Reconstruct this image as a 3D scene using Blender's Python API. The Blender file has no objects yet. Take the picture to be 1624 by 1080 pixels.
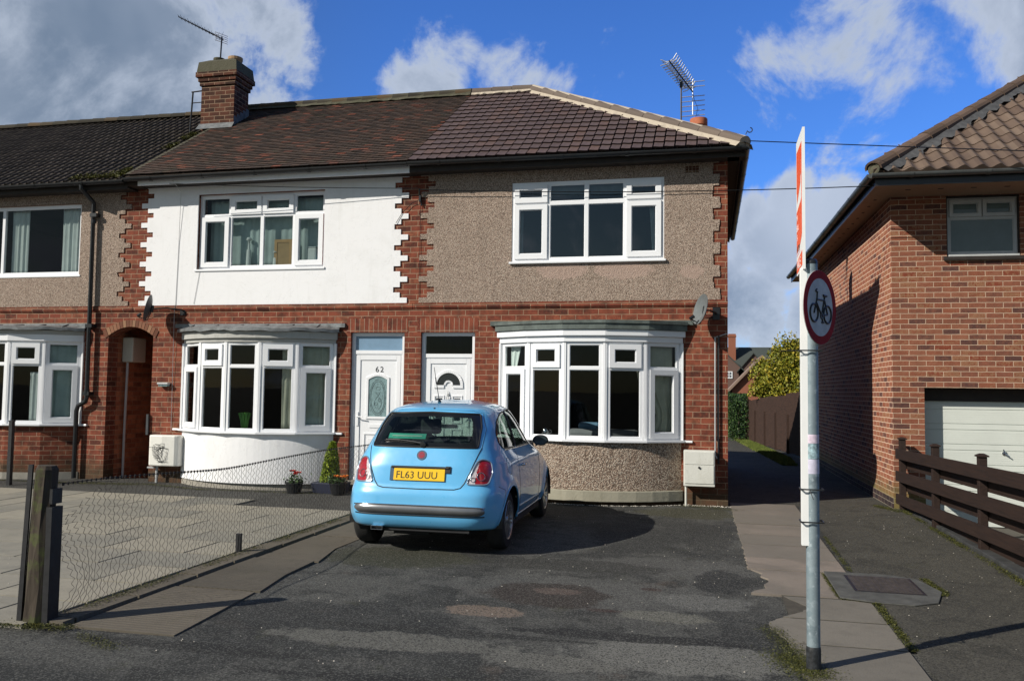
import bpy, bmesh, math, random
import numpy as np
from mathutils import Vector, Matrix
from mathutils.bvhtree import BVHTree

random.seed(7)
R = math.radians
sc = bpy.context.scene
col = sc.collection

# ---------------------------------------------------------------- camera
CAM_YAW, CAM_PITCH, CAM_ROLL = R(13.15), R(3.33), R(0.77)
CAM_LOC = Vector((0, -12.44, 1.61))
fwd = Vector((-math.sin(CAM_YAW) * math.cos(CAM_PITCH), math.cos(CAM_YAW) * math.cos(CAM_PITCH), math.sin(CAM_PITCH)))
r0 = Vector((math.cos(CAM_YAW), math.sin(CAM_YAW), 0))
u0 = r0.cross(fwd)
rt = r0 * math.cos(CAM_ROLL) + u0 * math.sin(CAM_ROLL)
up = -r0 * math.sin(CAM_ROLL) + u0 * math.cos(CAM_ROLL)
cd = bpy.data.cameras.new('camera')
cam = bpy.data.objects.new('camera', cd)
col.objects.link(cam)
cd.sensor_width = 36
cd.lens = 36 * 1340 / 1624
cd.clip_start = 0.1
cd.clip_end = 3000
M = Matrix((rt, up, -fwd)).transposed().to_4x4()
M.translation = CAM_LOC
cam.matrix_world = M
sc.camera = cam

# ---------------------------------------------------------------- light
SUN_AZ = Vector((-0.75, -0.66, 0)).normalized()
SUN_EL = R(33.5)
sun_dir = SUN_AZ * math.cos(SUN_EL) + Vector((0, 0, math.sin(SUN_EL)))
sd = bpy.data.lights.new('sun', 'SUN')
sd.energy = 5.3
sd.angle = R(0.5)
sd.color = (1.0, 0.94, 0.84)
sun = bpy.data.objects.new('sun', sd)
sun.rotation_euler = sun_dir.to_track_quat('Z', 'Y').to_euler()
col.objects.link(sun)

def px_dir(x, y):
    return (fwd * 1340 + rt * (x - 812) + up * (540 - y)).normalized()

world = bpy.data.worlds.new('World')
sc.world = world
world.use_nodes = True
nt = world.node_tree
for n in list(nt.nodes):
    nt.nodes.remove(n)

class NT:
    def __init__(s, nt):
        s.nt = nt
    def n(s, typ, **kw):
        nd = s.nt.nodes.new(typ)
        for k, v in kw.items():
            if k.startswith('i_'):
                nd.inputs[int(k[2:])].default_value = v
            else:
                setattr(nd, k, v)
        return nd
    def l(s, a, b):
        s.nt.links.new(a, b)
    def _in(s, nd, i, v):
        if isinstance(v, bpy.types.NodeSocket):
            s.nt.links.new(v, nd.inputs[i])
        else:
            nd.inputs[i].default_value = v
    def math(s, op, a, b=0.0, c=None, clamp=False):
        nd = s.nt.nodes.new('ShaderNodeMath')
        nd.operation = op
        nd.use_clamp = clamp
        s._in(nd, 0, a); s._in(nd, 1, b)
        if c is not None:
            s._in(nd, 2, c)
        return nd.outputs[0]
    def vmath(s, op, a, b=(0, 0, 0)):
        nd = s.nt.nodes.new('ShaderNodeVectorMath')
        nd.operation = op
        s._in(nd, 0, a); s._in(nd, 1, b)
        return nd.outputs['Value'] if op in ('DOT_PRODUCT', 'LENGTH', 'DISTANCE') else nd.outputs[0]
    def noise(s, vec, scale, detail=4, rough=.55, dist=0.0):
        nd = s.nt.nodes.new('ShaderNodeTexNoise')
        if vec is not None:
            s.nt.links.new(vec, nd.inputs['Vector'])
        nd.inputs['Scale'].default_value = scale
        nd.inputs['Detail'].default_value = detail
        nd.inputs['Roughness'].default_value = rough
        nd.inputs['Distortion'].default_value = dist
        return nd.outputs[0]
    def voro(s, vec, scale, feature='F1', out=0):
        nd = s.nt.nodes.new('ShaderNodeTexVoronoi')
        nd.feature = feature
        s.nt.links.new(vec, nd.inputs['Vector'])
        nd.inputs['Scale'].default_value = scale
        return nd.outputs[out]
    def rng(s, v, a, b, c=0.0, d=1.0, smooth=False):
        nd = s.nt.nodes.new('ShaderNodeMapRange')
        nd.clamp = True
        if smooth:
            nd.interpolation_type = 'SMOOTHSTEP'
        s._in(nd, 0, v)
        for i, q in enumerate((a, b, c, d)):
            s._in(nd, i + 1, q)
        return nd.outputs[0]
    def mix(s, f, a, b, mode='MIX'):
        nd = s.nt.nodes.new('ShaderNodeMix')
        nd.data_type = 'RGBA'
        nd.blend_type = mode
        s._in(nd, 0, f)
        for i, q in ((6, a), (7, b)):
            if not isinstance(q, bpy.types.NodeSocket):
                q = tuple(q) + ((1,) if len(q) == 3 else ())
            s._in(nd, i, q)
        return nd.outputs[2]
    def ramp(s, v, stops, interp='LINEAR'):
        nd = s.nt.nodes.new('ShaderNodeValToRGB')
        cr = nd.color_ramp
        cr.interpolation = interp
        while len(cr.elements) < len(stops):
            cr.elements.new(0.5)
        for e, (p, c) in zip(cr.elements, stops):
            e.position = p
            e.color = tuple(c) + (1,) if len(c) == 3 else c
        s._in(nd, 0, v)
        return nd.outputs[0]

W = NT(nt)
out = W.n('ShaderNodeOutputWorld')
bg = W.n('ShaderNodeBackground')
bg.inputs['Strength'].default_value = 0.085
sky = W.n('ShaderNodeTexSky')
sky.sky_type = 'NISHITA'
sky.sun_disc = False
sky.sun_elevation = SUN_EL
sky.sun_rotation = math.atan2(SUN_AZ.x, SUN_AZ.y)
sky.altitude = 50
sky.air_density = 1.0
sky.dust_density = 0.4
sky.ozone_density = 2.5
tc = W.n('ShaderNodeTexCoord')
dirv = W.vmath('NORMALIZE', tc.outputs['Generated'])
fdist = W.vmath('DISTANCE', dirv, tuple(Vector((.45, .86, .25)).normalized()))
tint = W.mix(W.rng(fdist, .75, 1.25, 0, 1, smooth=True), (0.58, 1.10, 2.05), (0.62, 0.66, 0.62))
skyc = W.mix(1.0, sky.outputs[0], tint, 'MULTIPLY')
# clouds: soft masses in chosen parts of the sky broken up by noise
nz = W.noise(dirv, 6.0, 12, .62, .5)
nz2 = W.noise(dirv, 13.0, 6, .6, .2)
CL = [(60, 60, .32, 1.1), (230, 100, .25, 1.1), (-250, 150, .45, 1.3), (370, 20, .14, .95), (100, 200, .25, 1.2), (400, 130, .07, .8),
      (690, 110, .11, .72), (810, 125, .095, .74), (740, 80, .06, .60), (640, 120, .06, .7), (500, 70, .05, .32),
      (1390, 70, .19, .84), (1300, 80, .12, .78), (1560, 10, .17, .80), (1490, 120, .11, .72), (1190, 215, .06, .66), (1240, 245, .05, .5),
      (1230, 400, .10, 1.1), (1330, 340, .07, 1.0), (1180, 470, .10, 1.1), (1330, 480, .12, 1.0), (1180, 340, .06, 1.0), (1250, 320, .06, .9),
      (1320, 190, .035, .35), (1500, 300, .1, .7), (900, 420, .25, .6), (1650, 480, .2, .8)]
tot = None
for (x, y, rad, wt) in CL:
    d = px_dir(x, y)
    dist = W.vmath('DISTANCE', dirv, tuple(d))
    b = W.rng(dist, 0.0, rad * 1.25, wt, 0.0, smooth=True)
    tot = b if tot is None else W.math('MAXIMUM', tot, b)
# the rest of the sky (behind and beside the photographer) carries broken cloud too
far = W.vmath('DISTANCE', dirv, tuple(fwd))
rest = W.rng(far, 0.95, 1.3, 0.0, 0.40)
tot = W.math('MAXIMUM', tot, rest)
v = W.math('ADD', tot, W.math('MULTIPLY', W.math('SUBTRACT', nz, 0.5), 2.1))
v = W.math('ADD', v, W.math('MULTIPLY', W.math('SUBTRACT', nz2, 0.5), 0.6))
mask = W.rng(v, 0.42, 0.74, 0.0, 0.95, smooth=True)
# cloud brightness: bright rims, grey hearts
heart = W.rng(v, 0.55, 1.15, 0.0, 1.0, smooth=True)
nz3 = W.noise(dirv, 3.4, 5, .55, .2)
shade = W.math('MULTIPLY', heart, W.rng(nz3, .35, .62, .55, 1.0))
# low clouds are whiter
sep = W.n('ShaderNodeSeparateXYZ')
W.l(dirv, sep.inputs[0])
lowc = W.vmath('DISTANCE', dirv, tuple(px_dir(1290, 330)))
shade = W.math('MULTIPLY', shade, W.rng(lowc, .03, .13, .15, 1.0))
bright = W.mix(shade, (6.2, 7.0, 8.4), (2.15, 2.9, 4.1))
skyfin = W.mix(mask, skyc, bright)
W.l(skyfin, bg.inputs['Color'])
W.l(bg.outputs[0], out.inputs[0])

sc.view_settings.view_transform = 'Standard'
sc.view_settings.look = 'None'
sc.view_settings.exposure = 0.0
sc.view_settings.gamma = 1.0
sc.render.engine = 'CYCLES'
sc.cycles.max_bounces = 8
sc.cycles.transparent_max_bounces = 16

# ---------------------------------------------------------------- helpers
class MB:
    """collects geometry for ONE mesh; UV = metres by box projection unless given"""
    def __init__(s):
        s.v = []; s.f = []; s.uv = {}; s.m = {}
    def vert(s, p):
        s.v.append(tuple(p)); return len(s.v) - 1
    def face(s, pts, uv=None, m=0):
        i = len(s.v)
        s.v.extend(tuple(p) for p in pts)
        s.f.append(tuple(range(i, i + len(pts))))
        if uv is not None:
            s.uv[len(s.f) - 1] = uv
        if m:
            s.m[len(s.f) - 1] = m
    def fi(s, idx, uv=None, m=0):
        s.f.append(tuple(idx))
        if uv is not None:
            s.uv[len(s.f) - 1] = uv
        if m:
            s.m[len(s.f) - 1] = m
    def hexa(s, p, m=0):
        i = len(s.v)
        s.v.extend(tuple(q) for q in p)
        for f in ((0, 3, 2, 1), (4, 5, 6, 7), (0, 1, 5, 4), (1, 2, 6, 5), (2, 3, 7, 6), (3, 0, 4, 7)):
            s.fi([i + k for k in f], m=m)
    def box(s, x0, x1, y0, y1, z0, z1, m=0):
        s.hexa([(x0, y0, z0), (x1, y0, z0), (x1, y1, z0), (x0, y1, z0), (x0, y0, z1), (x1, y0, z1), (x1, y1, z1), (x0, y1, z1)], m)
    def fbox(s, F, u0, u1, v0, v1, w0, w1, m=0):
        # F maps (u along, v up, w outward) -> world
        s.hexa([F(u0, v0, w1), F(u1, v0, w1), F(u1, v0, w0), F(u0, v0, w0), F(u0, v1, w1), F(u1, v1, w1), F(u1, v1, w0), F(u0, v1, w0)], m)
    def prism(s, poly, off, m=0):
        # poly: 3D pts (planar), extruded by vector off
        i = len(s.v); n = len(poly)
        s.v.extend(tuple(p) for p in poly)
        s.v.extend((p[0] + off[0], p[1] + off[1], p[2] + off[2]) for p in poly)
        s.fi(list(range(i, i + n)), m=m)
        s.fi(list(range(i + 2 * n - 1, i + n - 1, -1)), m=m)
        for k in range(n):
            k2 = (k + 1) % n
            s.fi([i + k, i + n + k, i + n + k2, i + k2], m=m)
    def tube(s, pts, r, n=6, m=0, cap=True):
        pts = [Vector(p) for p in pts]
        rs = r if isinstance(r, (list, tuple)) else [r] * len(pts)
        base = len(s.v)
        prev = None
        for k, p in enumerate(pts):
            if k == 0: d = pts[1] - p
            elif k == len(pts) - 1: d = p - pts[k - 1]
            else: d = (pts[k + 1] - p).normalized() + (p - pts[k - 1]).normalized()
            if d.length < 1e-9: d = Vector((0, 0, 1))
            d.normalize()
            if prev is None:
                a = d.cross(Vector((0, 0, 1)))
                if a.length < .1: a = d.cross(Vector((1, 0, 0)))
            else:
                a = prev - d * prev.dot(d)
            a.normalize(); prev = a
            b = d.cross(a)
            for j in range(n):
                t = 2 * math.pi * j / n
                s.v.append(tuple(p + (a * math.cos(t) + b * math.sin(t)) * rs[k]))
        for k in range(len(pts) - 1):
            for j in range(n):
                j2 = (j + 1) % n
                s.fi([base + k * n + j, base + (k + 1) * n + j, base + (k + 1) * n + j2, base + k * n + j2], m=m)
        if cap:
            s.fi([base + j for j in range(n)], m=m)
            s.fi([base + (len(pts) - 1) * n + j for j in reversed(range(n))], m=m)
    def lathe(s, prof, o=(0, 0, 0), ax='z', n=24, m=0):
        # prof: list of (r, h)
        base = len(s.v)
        for (r, h) in prof:
            for j in range(n):
                t = 2 * math.pi * j / n
                c, q = r * math.cos(t), r * math.sin(t)
                p = {'z': (c, q, h), 'y': (c, h, q), 'x': (h, c, q)}[ax]
                s.v.append((o[0] + p[0], o[1] + p[1], o[2] + p[2]))
        for k in range(len(prof) - 1):
            for j in range(n):
                j2 = (j + 1) % n
                s.fi([base + k * n + j, base + k * n + j2, base + (k + 1) * n + j2, base + (k + 1) * n + j], m=m)
    def bl(s, a, b):
        """flat bar between"""
    def build(s, name, mat, parent=None, smooth=False, uvmode='box', fix=True, bevel=0):
        me = bpy.data.meshes.new(name)
        me.from_pydata(s.v, [], s.f)
        mats = mat if isinstance(mat, (list, tuple)) else [mat]
        for q in mats:
            me.materials.append(q)
        for k, mi in s.m.items():
            me.polygons[k].material_index = mi
        if fix:
            bm = bmesh.new(); bm.from_mesh(me)
            if uvmode == 'box' and not s.uv:
                pass
            bmesh.ops.recalc_face_normals(bm, faces=bm.faces)
            bm.to_mesh(me); bm.free()
        uvl = me.uv_layers.new(name='UVMap')
        for p in me.polygons:
            cu = s.uv.get(p.index)
            nn = p.normal
            for li, vi in zip(p.loop_indices, p.vertices):
                if cu is not None and cu != 'box':
                    # given as dict of vertex order
                    uvl.data[li].uv = cu[list(s.f[p.index]).index(vi)] if isinstance(cu, list) else cu
                    continue
                x, y, z = me.vertices[vi].co
                ax = max(range(3), key=lambda q: abs(nn[q]))
                uvl.data[li].uv = ((x, z) if ax == 1 else ((y, z) if ax == 0 else (x, y)))
        if smooth:
            me.polygons.foreach_set('use_smooth', [True] * len(me.polygons))
        o = bpy.data.objects.new(name, me)
        col.objects.link(o)
        if parent is not None:
            o.parent = parent
        if bevel:
            bv = o.modifiers.new('bevel', 'BEVEL'); bv.width = bevel; bv.segments = 2; bv.limit_method = 'ANGLE'
        return o

def empty(name, loc=(0, 0, 0), rz=0, parent=None):
    o = bpy.data.objects.new(name, None)
    o.empty_display_size = .2
    o.location = loc; o.rotation_euler = (0, 0, rz)
    col.objects.link(o)
    if parent is not None: o.parent = parent
    return o

def tag(o, label=None, cat=None, group=None, kind=None):
    if label: o['label'] = label
    if cat: o['category'] = cat
    if group: o['group'] = group
    if kind: o['kind'] = kind
    return o

def shade_smooth_angle(o, ang=40):
    me = o.data
    me.polygons.foreach_set('use_smooth', [True] * len(me.polygons))
    try:
        me.set_sharp_from_angle(angle=R(ang))
    except Exception:
        pass

# ---------------------------------------------------------------- materials
MATS = {}
def newmat(name):
    m = bpy.data.materials.new(name)
    m.use_nodes = True
    N = NT(m.node_tree)
    b = m.node_tree.nodes['Principled BSDF']
    MATS[name] = m
    return m, N, b

def setb(b, **kw):
    for k, v in kw.items():
        k = k.replace('_', ' ')
        if k in b.inputs:
            b.inputs[k].default_value = v

def bump(N, b, h, strength=.5, dist=.01):
    bn = N.n('ShaderNodeBump')
    bn.inputs['Strength'].default_value = strength
    bn.inputs['Distance'].default_value = dist
    N.l(h, bn.inputs['Height'])
    N.l(bn.outputs[0], b.inputs['Normal'])

def simple(name, c, rough=.5, metal=0.0, var=.12, scale=8, bmp=0, bscale=60, spec=.5, coat=0):
    m, N, b = newmat(name)
    tcn = N.n('ShaderNodeTexCoord')
    nz = N.noise(tcn.outputs['Object'], scale, 5, .6)
    c1 = tuple(max(0, q * (1 - var)) for q in c); c2 = tuple(min(1, q * (1 + var)) for q in c)
    N.l(N.ramp(nz, [(.3, c1), (.7, c2)]), b.inputs['Base Color'])
    setb(b, Roughness=rough, Metallic=metal)
    b.inputs['Specular IOR Level'].default_value = spec
    if coat:
        b.inputs['Coat Weight'].default_value = coat; b.inputs['Coat Roughness'].default_value = .03
    if bmp:
        bump(N, b, N.noise(tcn.outputs['Object'], bscale, 4, .6), bmp, .004)
    return m

def brick(name, w, h, mortar, stops, mcol, mvar=.25, stain=None, bw=.6, uvrot=False, offset=.5, dirt=.25, zgreen=None):
    m, N, b = newmat(name)
    tcn = N.n('ShaderNodeTexCoord')
    uv = tcn.outputs['UV']
    if uvrot:
        mp = N.n('ShaderNodeMapping'); mp.inputs['Rotation'].default_value = (0, 0, R(90))
        N.l(uv, mp.inputs[0]); uv = mp.outputs[0]
    # slight irregularity of the joints
    dn = N.n('ShaderNodeTexNoise'); dn.inputs['Scale'].default_value = 9; N.l(uv, dn.inputs['Vector'])
    dv = N.vmath('SUBTRACT', dn.outputs['Color'], (.5, .5, .5))
    dvs = N.n('ShaderNodeVectorMath'); dvs.operation = 'SCALE'; N.l(dv, dvs.inputs[0]); dvs.inputs['Scale'].default_value = .010
    uvd = N.vmath('ADD', uv, dvs.outputs[0])
    def bt(c1, c2, cm, ms):
        t = N.n('ShaderNodeTexBrick')
        t.offset = offset
        N.l(uvd, t.inputs['Vector'])
        t.inputs['Color1'].default_value = c1; t.inputs['Color2'].default_value = c2; t.inputs['Mortar'].default_value = cm
        t.inputs['Scale'].default_value = 1; t.inputs['Mortar Size'].default_value = ms
        t.inputs['Mortar Smooth'].default_value = .25
        t.inputs['Brick Width'].default_value = w; t.inputs['Row Height'].default_value = h
        return t
    t = bt((0, 0, 0, 1), (1, 1, 1, 1), (.5, .5, .5, 1), mortar)
    fine = N.noise(uv, 60, 5, .65)
    mid = N.noise(uv, 7, 4, .6)
    fin2 = N.noise(uv, 19, 4, .7)
    tv = N.math('ADD', t.outputs['Color'], N.math('MULTIPLY', N.math('SUBTRACT', fine, .5), .45))
    tv = N.math('ADD', tv, N.math('MULTIPLY', N.math('SUBTRACT', fin2, .5), .7))
    bc = N.ramp(tv, stops)
    mc = N.ramp(N.noise(uv, 14, 4, .7), [(.3, tuple(q * (1 - mvar) for q in mcol)), (.7, tuple(min(1, q * (1 + mvar)) for q in mcol))])
    c = N.mix(t.outputs['Fac'], bc, mc)
    c = N.mix(N.rng(mid, .42, .7, 0, dirt), c, (.02, .016, .012))
    # pale bloom of salts on a few patches
    bloom = N.noise(uv, 2.3, 6, .7)
    c = N.mix(N.rng(bloom, .62, .8, 0, .22), c, (.42, .36, .3))
    if zgreen:
        geo = N.n('ShaderNodeNewGeometry'); sp = N.n('ShaderNodeSeparateXYZ'); N.l(geo.outputs['Position'], sp.inputs[0])
        zz = N.math('ADD', sp.outputs[2], N.math('MULTIPLY', N.math('SUBTRACT', N.noise(uv, 5, 5, .7), .5), -.45))
        c = N.mix(N.rng(zz, .12, .42, .75, 0), c, zgreen)
    N.l(c, b.inputs['Base Color'])
    setb(b, Roughness=.9)
    b.inputs['Specular IOR Level'].default_value = .25
    hh = N.math('ADD', N.math('MULTIPLY', N.math('SUBTRACT', 1.0, t.outputs['Fac']), 1.0), N.math('MULTIPLY', fine, .45))
    hh = N.math('ADD', hh, N.math('MULTIPLY', t.outputs['Color'], .25))
    bump(N, b, hh, bw, .009)
    return m

RED = [(0, (.090, .028, .019)), (.18, (.195, .050, .029)), (.5, (.235, .066, .036)), (.8, (.18, .044, .026)), (1, (.27, .090, .048))]
M_brick = brick('red_brick', .228, .083, .0058, RED, (.34, .22, .145), dirt=.6, zgreen=(.05, .045, .025))
M_brick_v = brick('soldier_brick', .228, .078, .005, RED, (.34, .24, .17), uvrot=True, offset=0, dirt=.5)
M_brick_ch = brick('chimney_brick', .228, .083, .007, [(0, (.036, .015, .010)), (.5, (.085, .029, .017)), (1, (.125, .044, .025))], (.27, .18, .12), dirt=.5)
MULTI = [(0, (.090, .042, .036)), (.2, (.175, .070, .046)), (.42, (.24, .085, .050)), (.6, (.27, .112, .066)), (.74, (.225, .068, .038)), (.88, (.28, .145, .08)), (1, (.20, .048, .026))]
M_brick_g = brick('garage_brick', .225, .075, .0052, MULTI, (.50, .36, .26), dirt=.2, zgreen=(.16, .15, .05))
M_brick_gs = brick('garage_side_brick_sunlit', .225, .075, .0058, [(q, tuple(min(1, v * 1.3) for v in c)) for q, c in MULTI], (.72, .54, .40), dirt=.05, bw=.25, zgreen=(.16, .15, .05))  # garage brick lightened, sunlight on the side wall put into its colour
M_brick_pass = brick('passage_brick_bounce_lit', .228, .083, .0055, [(0, (.22, .08, .045)), (.5, (.40, .15, .08)), (1, (.5, .2, .1))], (.36, .22, .14), dirt=.4)  # brick tone raised in place of light bounced into the passage

def pebbledash(name, stops, sc_=60, bmps=1.0, dist=.014, bare=()):
    m, N, b = newmat(name)
    tcn = N.n('ShaderNodeTexCoord'); uv = tcn.outputs['UV']
    vc = N.voro(uv, sc_, out=1)
    vd = N.voro(uv, sc_, out=0)
    sp = N.n('ShaderNodeSeparateColor'); N.l(vc, sp.inputs[0])
    c = N.ramp(sp.outputs[0], stops)
    c = N.mix(N.rng(vd, .35, .75, 0, .85), c, (.13, .095, .07))
    mp = N.n('ShaderNodeMapping'); mp.inputs['Scale'].default_value = (5, .7, 1); N.l(uv, mp.inputs[0])
    run = N.noise(mp.outputs[0], 1.5, 6, .7)
    c = N.mix(N.rng(run, .52, .75, 0, .35), c, (.20, .16, .13))
    big = N.noise(uv, 1.6, 5, .6)
    c = N.mix(N.rng(big, .5, .75, 0, .25), c, (.22, .17, .13))
    if bare:      # places where the stones have come away below the window
        su = N.n('ShaderNodeSeparateXYZ'); N.l(uv, su.inputs[0]); wn = N.noise(uv, 9, 5, .65)
        for (bx, by, rx, ry) in bare:
            dx = N.math('DIVIDE', N.math('SUBTRACT', su.outputs[0], bx), rx); dy = N.math('DIVIDE', N.math('SUBTRACT', su.outputs[1], by), ry)
            dd = N.math('ADD', N.math('ADD', N.math('MULTIPLY', dx, dx), N.math('MULTIPLY', dy, dy)), N.math('MULTIPLY', N.math('SUBTRACT', wn, .5), 2.0))
            c = N.mix(N.rng(dd, .8, 1.0, .55, 0), c, (.50, .36, .30))
    N.l(c, b.inputs['Base Color'])
    setb(b, Roughness=.92)
    b.inputs['Specular IOR Level'].default_value = .25
    h = N.math('ADD', N.rng(vd, 0, .7, 1, 0), N.math('MULTIPLY', sp.outputs[1], .8))
    bump(N, b, h, bmps, dist)
    return m
PST = [(0, (.20, .145, .12)), (.2, (.45, .335, .27)), (.45, (.64, .51, .41)), (.7, (.52, .39, .315)), (.88, (.68, .585, .49)), (1, (.28, .21, .175))]
M_pebble = pebbledash('pebbledash', PST, 96, .8, .010, [(-2.15, 3.40, .40, .13), (-1.22, 3.385, .44, .14), (-.25, 3.35, .18, .10)])
M_pebble_big = pebbledash('pebbledash_coarse', [(0, (.20, .14, .105)), (.3, (.46, .34, .26)), (.6, (.58, .46, .36)), (1, (.68, .60, .50))], 62, .9, .013)

def painted(name, c, rough=.75, stainc=(.45, .44, .40), amt=.25, bscale=45, bs=.35):
    m, N, b = newmat(name)
    tcn = N.n('ShaderNodeTexCoord'); ob = tcn.outputs['Object']
    n1 = N.noise(ob, 1.3, 6, .65); n2 = N.noise(ob, 12, 5, .6)
    cc = N.mix(N.rng(n1, .52, .85, 0, amt), c, stainc)
    cc = N.mix(N.rng(n2, .6, .8, 0, amt * .4), cc, stainc)
    mp = N.n('ShaderNodeMapping'); mp.inputs['Scale'].default_value = (6, 6, .6); N.l(ob, mp.inputs[0])
    cc = N.mix(N.rng(N.noise(mp.outputs[0], 1.4, 6, .7), .54, .78, 0, amt * .55), cc, stainc)
    cr = N.noise(ob, 1.1, 8, .62, 1.2)
    cc = N.mix(N.rng(N.math('ABSOLUTE', N.math('SUBTRACT', cr, .5)), 0, .0022, amt * .8, 0), cc, tuple(q * .6 for q in stainc))
    N.l(cc, b.inputs['Base Color']); setb(b, Roughness=rough)
    b.inputs['Specular IOR Level'].default_value = .3
    bump(N, b, N.math('ADD', N.noise(ob, bscale, 4, .6), N.math('MULTIPLY', n2, 1.5)), bs, .006)
    return m
M_white_render = painted('white_painted_render', (.80, .80, .81), .75, (.50, .50, .47), .38)
M_upvc = simple('white_upvc', (.80, .81, .83), .28, var=.02, scale=3)
M_upvc_door = simple('white_door_skin', (.78, .79, .81), .3, var=.03, scale=3)
M_alu = simple('grey_aluminium', (.42, .43, .43), .4, var=.08)
M_grey_fascia = painted('weathered_grey_fascia', (.42, .42, .40), .8, (.2, .2, .17), .5)
M_lead = simple('lead_flashing', (.17, .18, .185), .5, .25, var=.4, scale=9, bmp=.5, bscale=25)
M_deck = simple('dark_roof_underlay', (.010, .009, .009), .95)
M_felt = simple('roofing_felt', (.10, .12, .11), .85, var=.4, scale=6, bmp=.5, bscale=80)
M_black = simple('black_plastic', (.012, .013, .015), .35, var=.2)
M_blackmet = simple('black_painted_iron', (.015, .015, .017), .5, var=.4, scale=14, bmp=.3)
M_dark_soffit = simple('dark_stained_timber', (.022, .016, .013), .7, var=.3)
M_soffit_w = painted('white_soffit', (.6, .6, .6), .7)
M_gsoffit = painted('garage_soffit', (.32, .22, .15), .7, (.15, .1, .07), .5)
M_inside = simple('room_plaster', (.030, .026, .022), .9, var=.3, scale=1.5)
M_floor_in = simple('room_carpet', (.06, .045, .035), .95, var=.3, scale=3)
M_curtain = simple('pale_curtain_cloth', (.62, .68, .66), .9, var=.08, scale=5)
M_net = simple('grey_green_net', (.40, .50, .49), .9, var=.15, scale=3)
M_cream_curt = simple('cream_curtain_cloth', (.50, .50, .40), .9, var=.12, scale=5)
M_concrete = painted('concrete', (.30, .28, .24), .9, (.12, .11, .09), .7, 60, .6)
M_plinth = painted('painted_plinth', (.34, .32, .25), .85, (.14, .13, .09), .6, 50, .5)
M_cement = painted('mortar_bed', (.44, .38, .30), .9, (.3, .25, .2), .5, 60, .8)
M_dish = simple('grey_dish_paint', (.12, .135, .14), .5, var=.15)
M_dish_d = simple('shaded_dish_strip_grey', (.04, .045, .05), .5, var=.15)  # dish grey darkened for its shaded back; the bracket strip's own tone
M_chrome = simple('chrome', (.62, .63, .65), .14, 1.0, var=.03)
M_alum_rod = simple('aluminium_rod', (.75, .76, .78), .35, .6, var=.05)
M_terra = simple('terracotta', (.42, .13, .06), .8, var=.25, scale=10)
M_pot_old = painted('old_cement_cap', (.085, .080, .055), .95, (.04, .045, .016), .9, 30, 1.0)
M_galv = None

# glass: tinted transparency with a Fresnel reflection
def glass(name, tint, rough=.01, ior=1.5, boost=1.0):
    m = bpy.data.materials.new(name); m.use_nodes = True
    t = m.node_tree; t.nodes.clear(); N = NT(t)
    o = N.n('ShaderNodeOutputMaterial'); mx = N.n('ShaderNodeMixShader')
    tr = N.n('ShaderNodeBsdfTransparent'); tr.inputs[0].default_value = tint + (1,)
    gl = N.n('ShaderNodeBsdfGlossy'); gl.inputs['Roughness'].default_value = rough
    tcn = N.n('ShaderNodeTexCoord')
    bn = N.n('ShaderNodeBump'); bn.inputs['Strength'].default_value = .02; bn.inputs['Distance'].default_value = .02
    N.l(N.noise(tcn.outputs['Object'], 2.2, 2, .5), bn.inputs['Height'])
    N.l(bn.outputs[0], gl.inputs['Normal'])
    fr = N.n('ShaderNodeFresnel'); fr.inputs['IOR'].default_value = ior
    N.l(N.math('MULTIPLY', fr.outputs[0], boost, clamp=True), mx.inputs[0])
    N.l(tr.outputs[0], mx.inputs[1]); N.l(gl.outputs[0], mx.inputs[2]); N.l(mx.outputs[0], o.inputs[0])
    MATS[name] = m
    return m
M_glass = glass('window_glass', (.86, .91, .90), .01, 1.5, .62)
M_glass_up = glass('upper_window_glass', (.74, .82, .83), .01, 1.5, 2.8)
M_glass_car = glass('car_glass', (.78, .95, .87), .005, 1.5, .55)
M_transom = simple('pale_blue_reflection_pane', (.17, .27, .38), .2, var=.12, scale=4)  # pale blue reflection put into the pane's colour
M_frosted = simple('obscured_glass', (.18, .27, .28), .25, var=.3, scale=30, bmp=.3)

def tile_mat(name, stops, rough=.75, streak=.3, moss=None, mossamt=0, spec=.3):
    m, N, b = newmat(name)
    tcn = N.n('ShaderNodeTexCoord'); uv = tcn.outputs['UV']; ob = tcn.outputs['Object']
    sp = N.n('ShaderNodeSeparateXYZ'); N.l(uv, sp.inputs[0])
    n1 = N.noise(ob, 25, 5, .65)
    f = N.math('ADD', sp.outputs[0], N.math('MULTIPLY', N.math('SUBTRACT', n1, .5), .35))
    c = N.ramp(f, stops)
    n2 = N.noise(ob, 1.2, 6, .6)
    c = N.mix(N.rng(n2, .45, .75, 0, streak), c, (.03, .025, .022))
    if moss:
        n3 = N.noise(ob, 3.0, 8, .72)
        c = N.mix(N.rng(n3, mossamt, mossamt + .06, 0, .9), c, moss)
    N.l(c, b.inputs['Base Color']); setb(b, Roughness=rough)
    b.inputs['Specular IOR Level'].default_value = spec
    bump(N, b, n1, .5, .006)
    return m
M_tile_new = tile_mat('purple_brown_concrete_tile', [(0, (.086, .060, .057)), (.7, (.102, .072, .068)), (1, (.118, .074, .062))], .7, .10)
M_tile_old = tile_mat('old_plain_clay_tile', [(0, (.040, .030, .024)), (.35, (.066, .046, .036)), (.80, (.084, .054, .040)), (.94, (.12, .056, .040)), (1, (.23, .08, .05))], .85, .45, (.055, .058, .035), .60)
M_tile_dark = tile_mat('dark_grooved_tile', [(0, (.030, .024, .018)), (.5, (.048, .038, .029)), (1, (.066, .052, .040))], .85, .4, (.10, .11, .03), .70)
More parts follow.
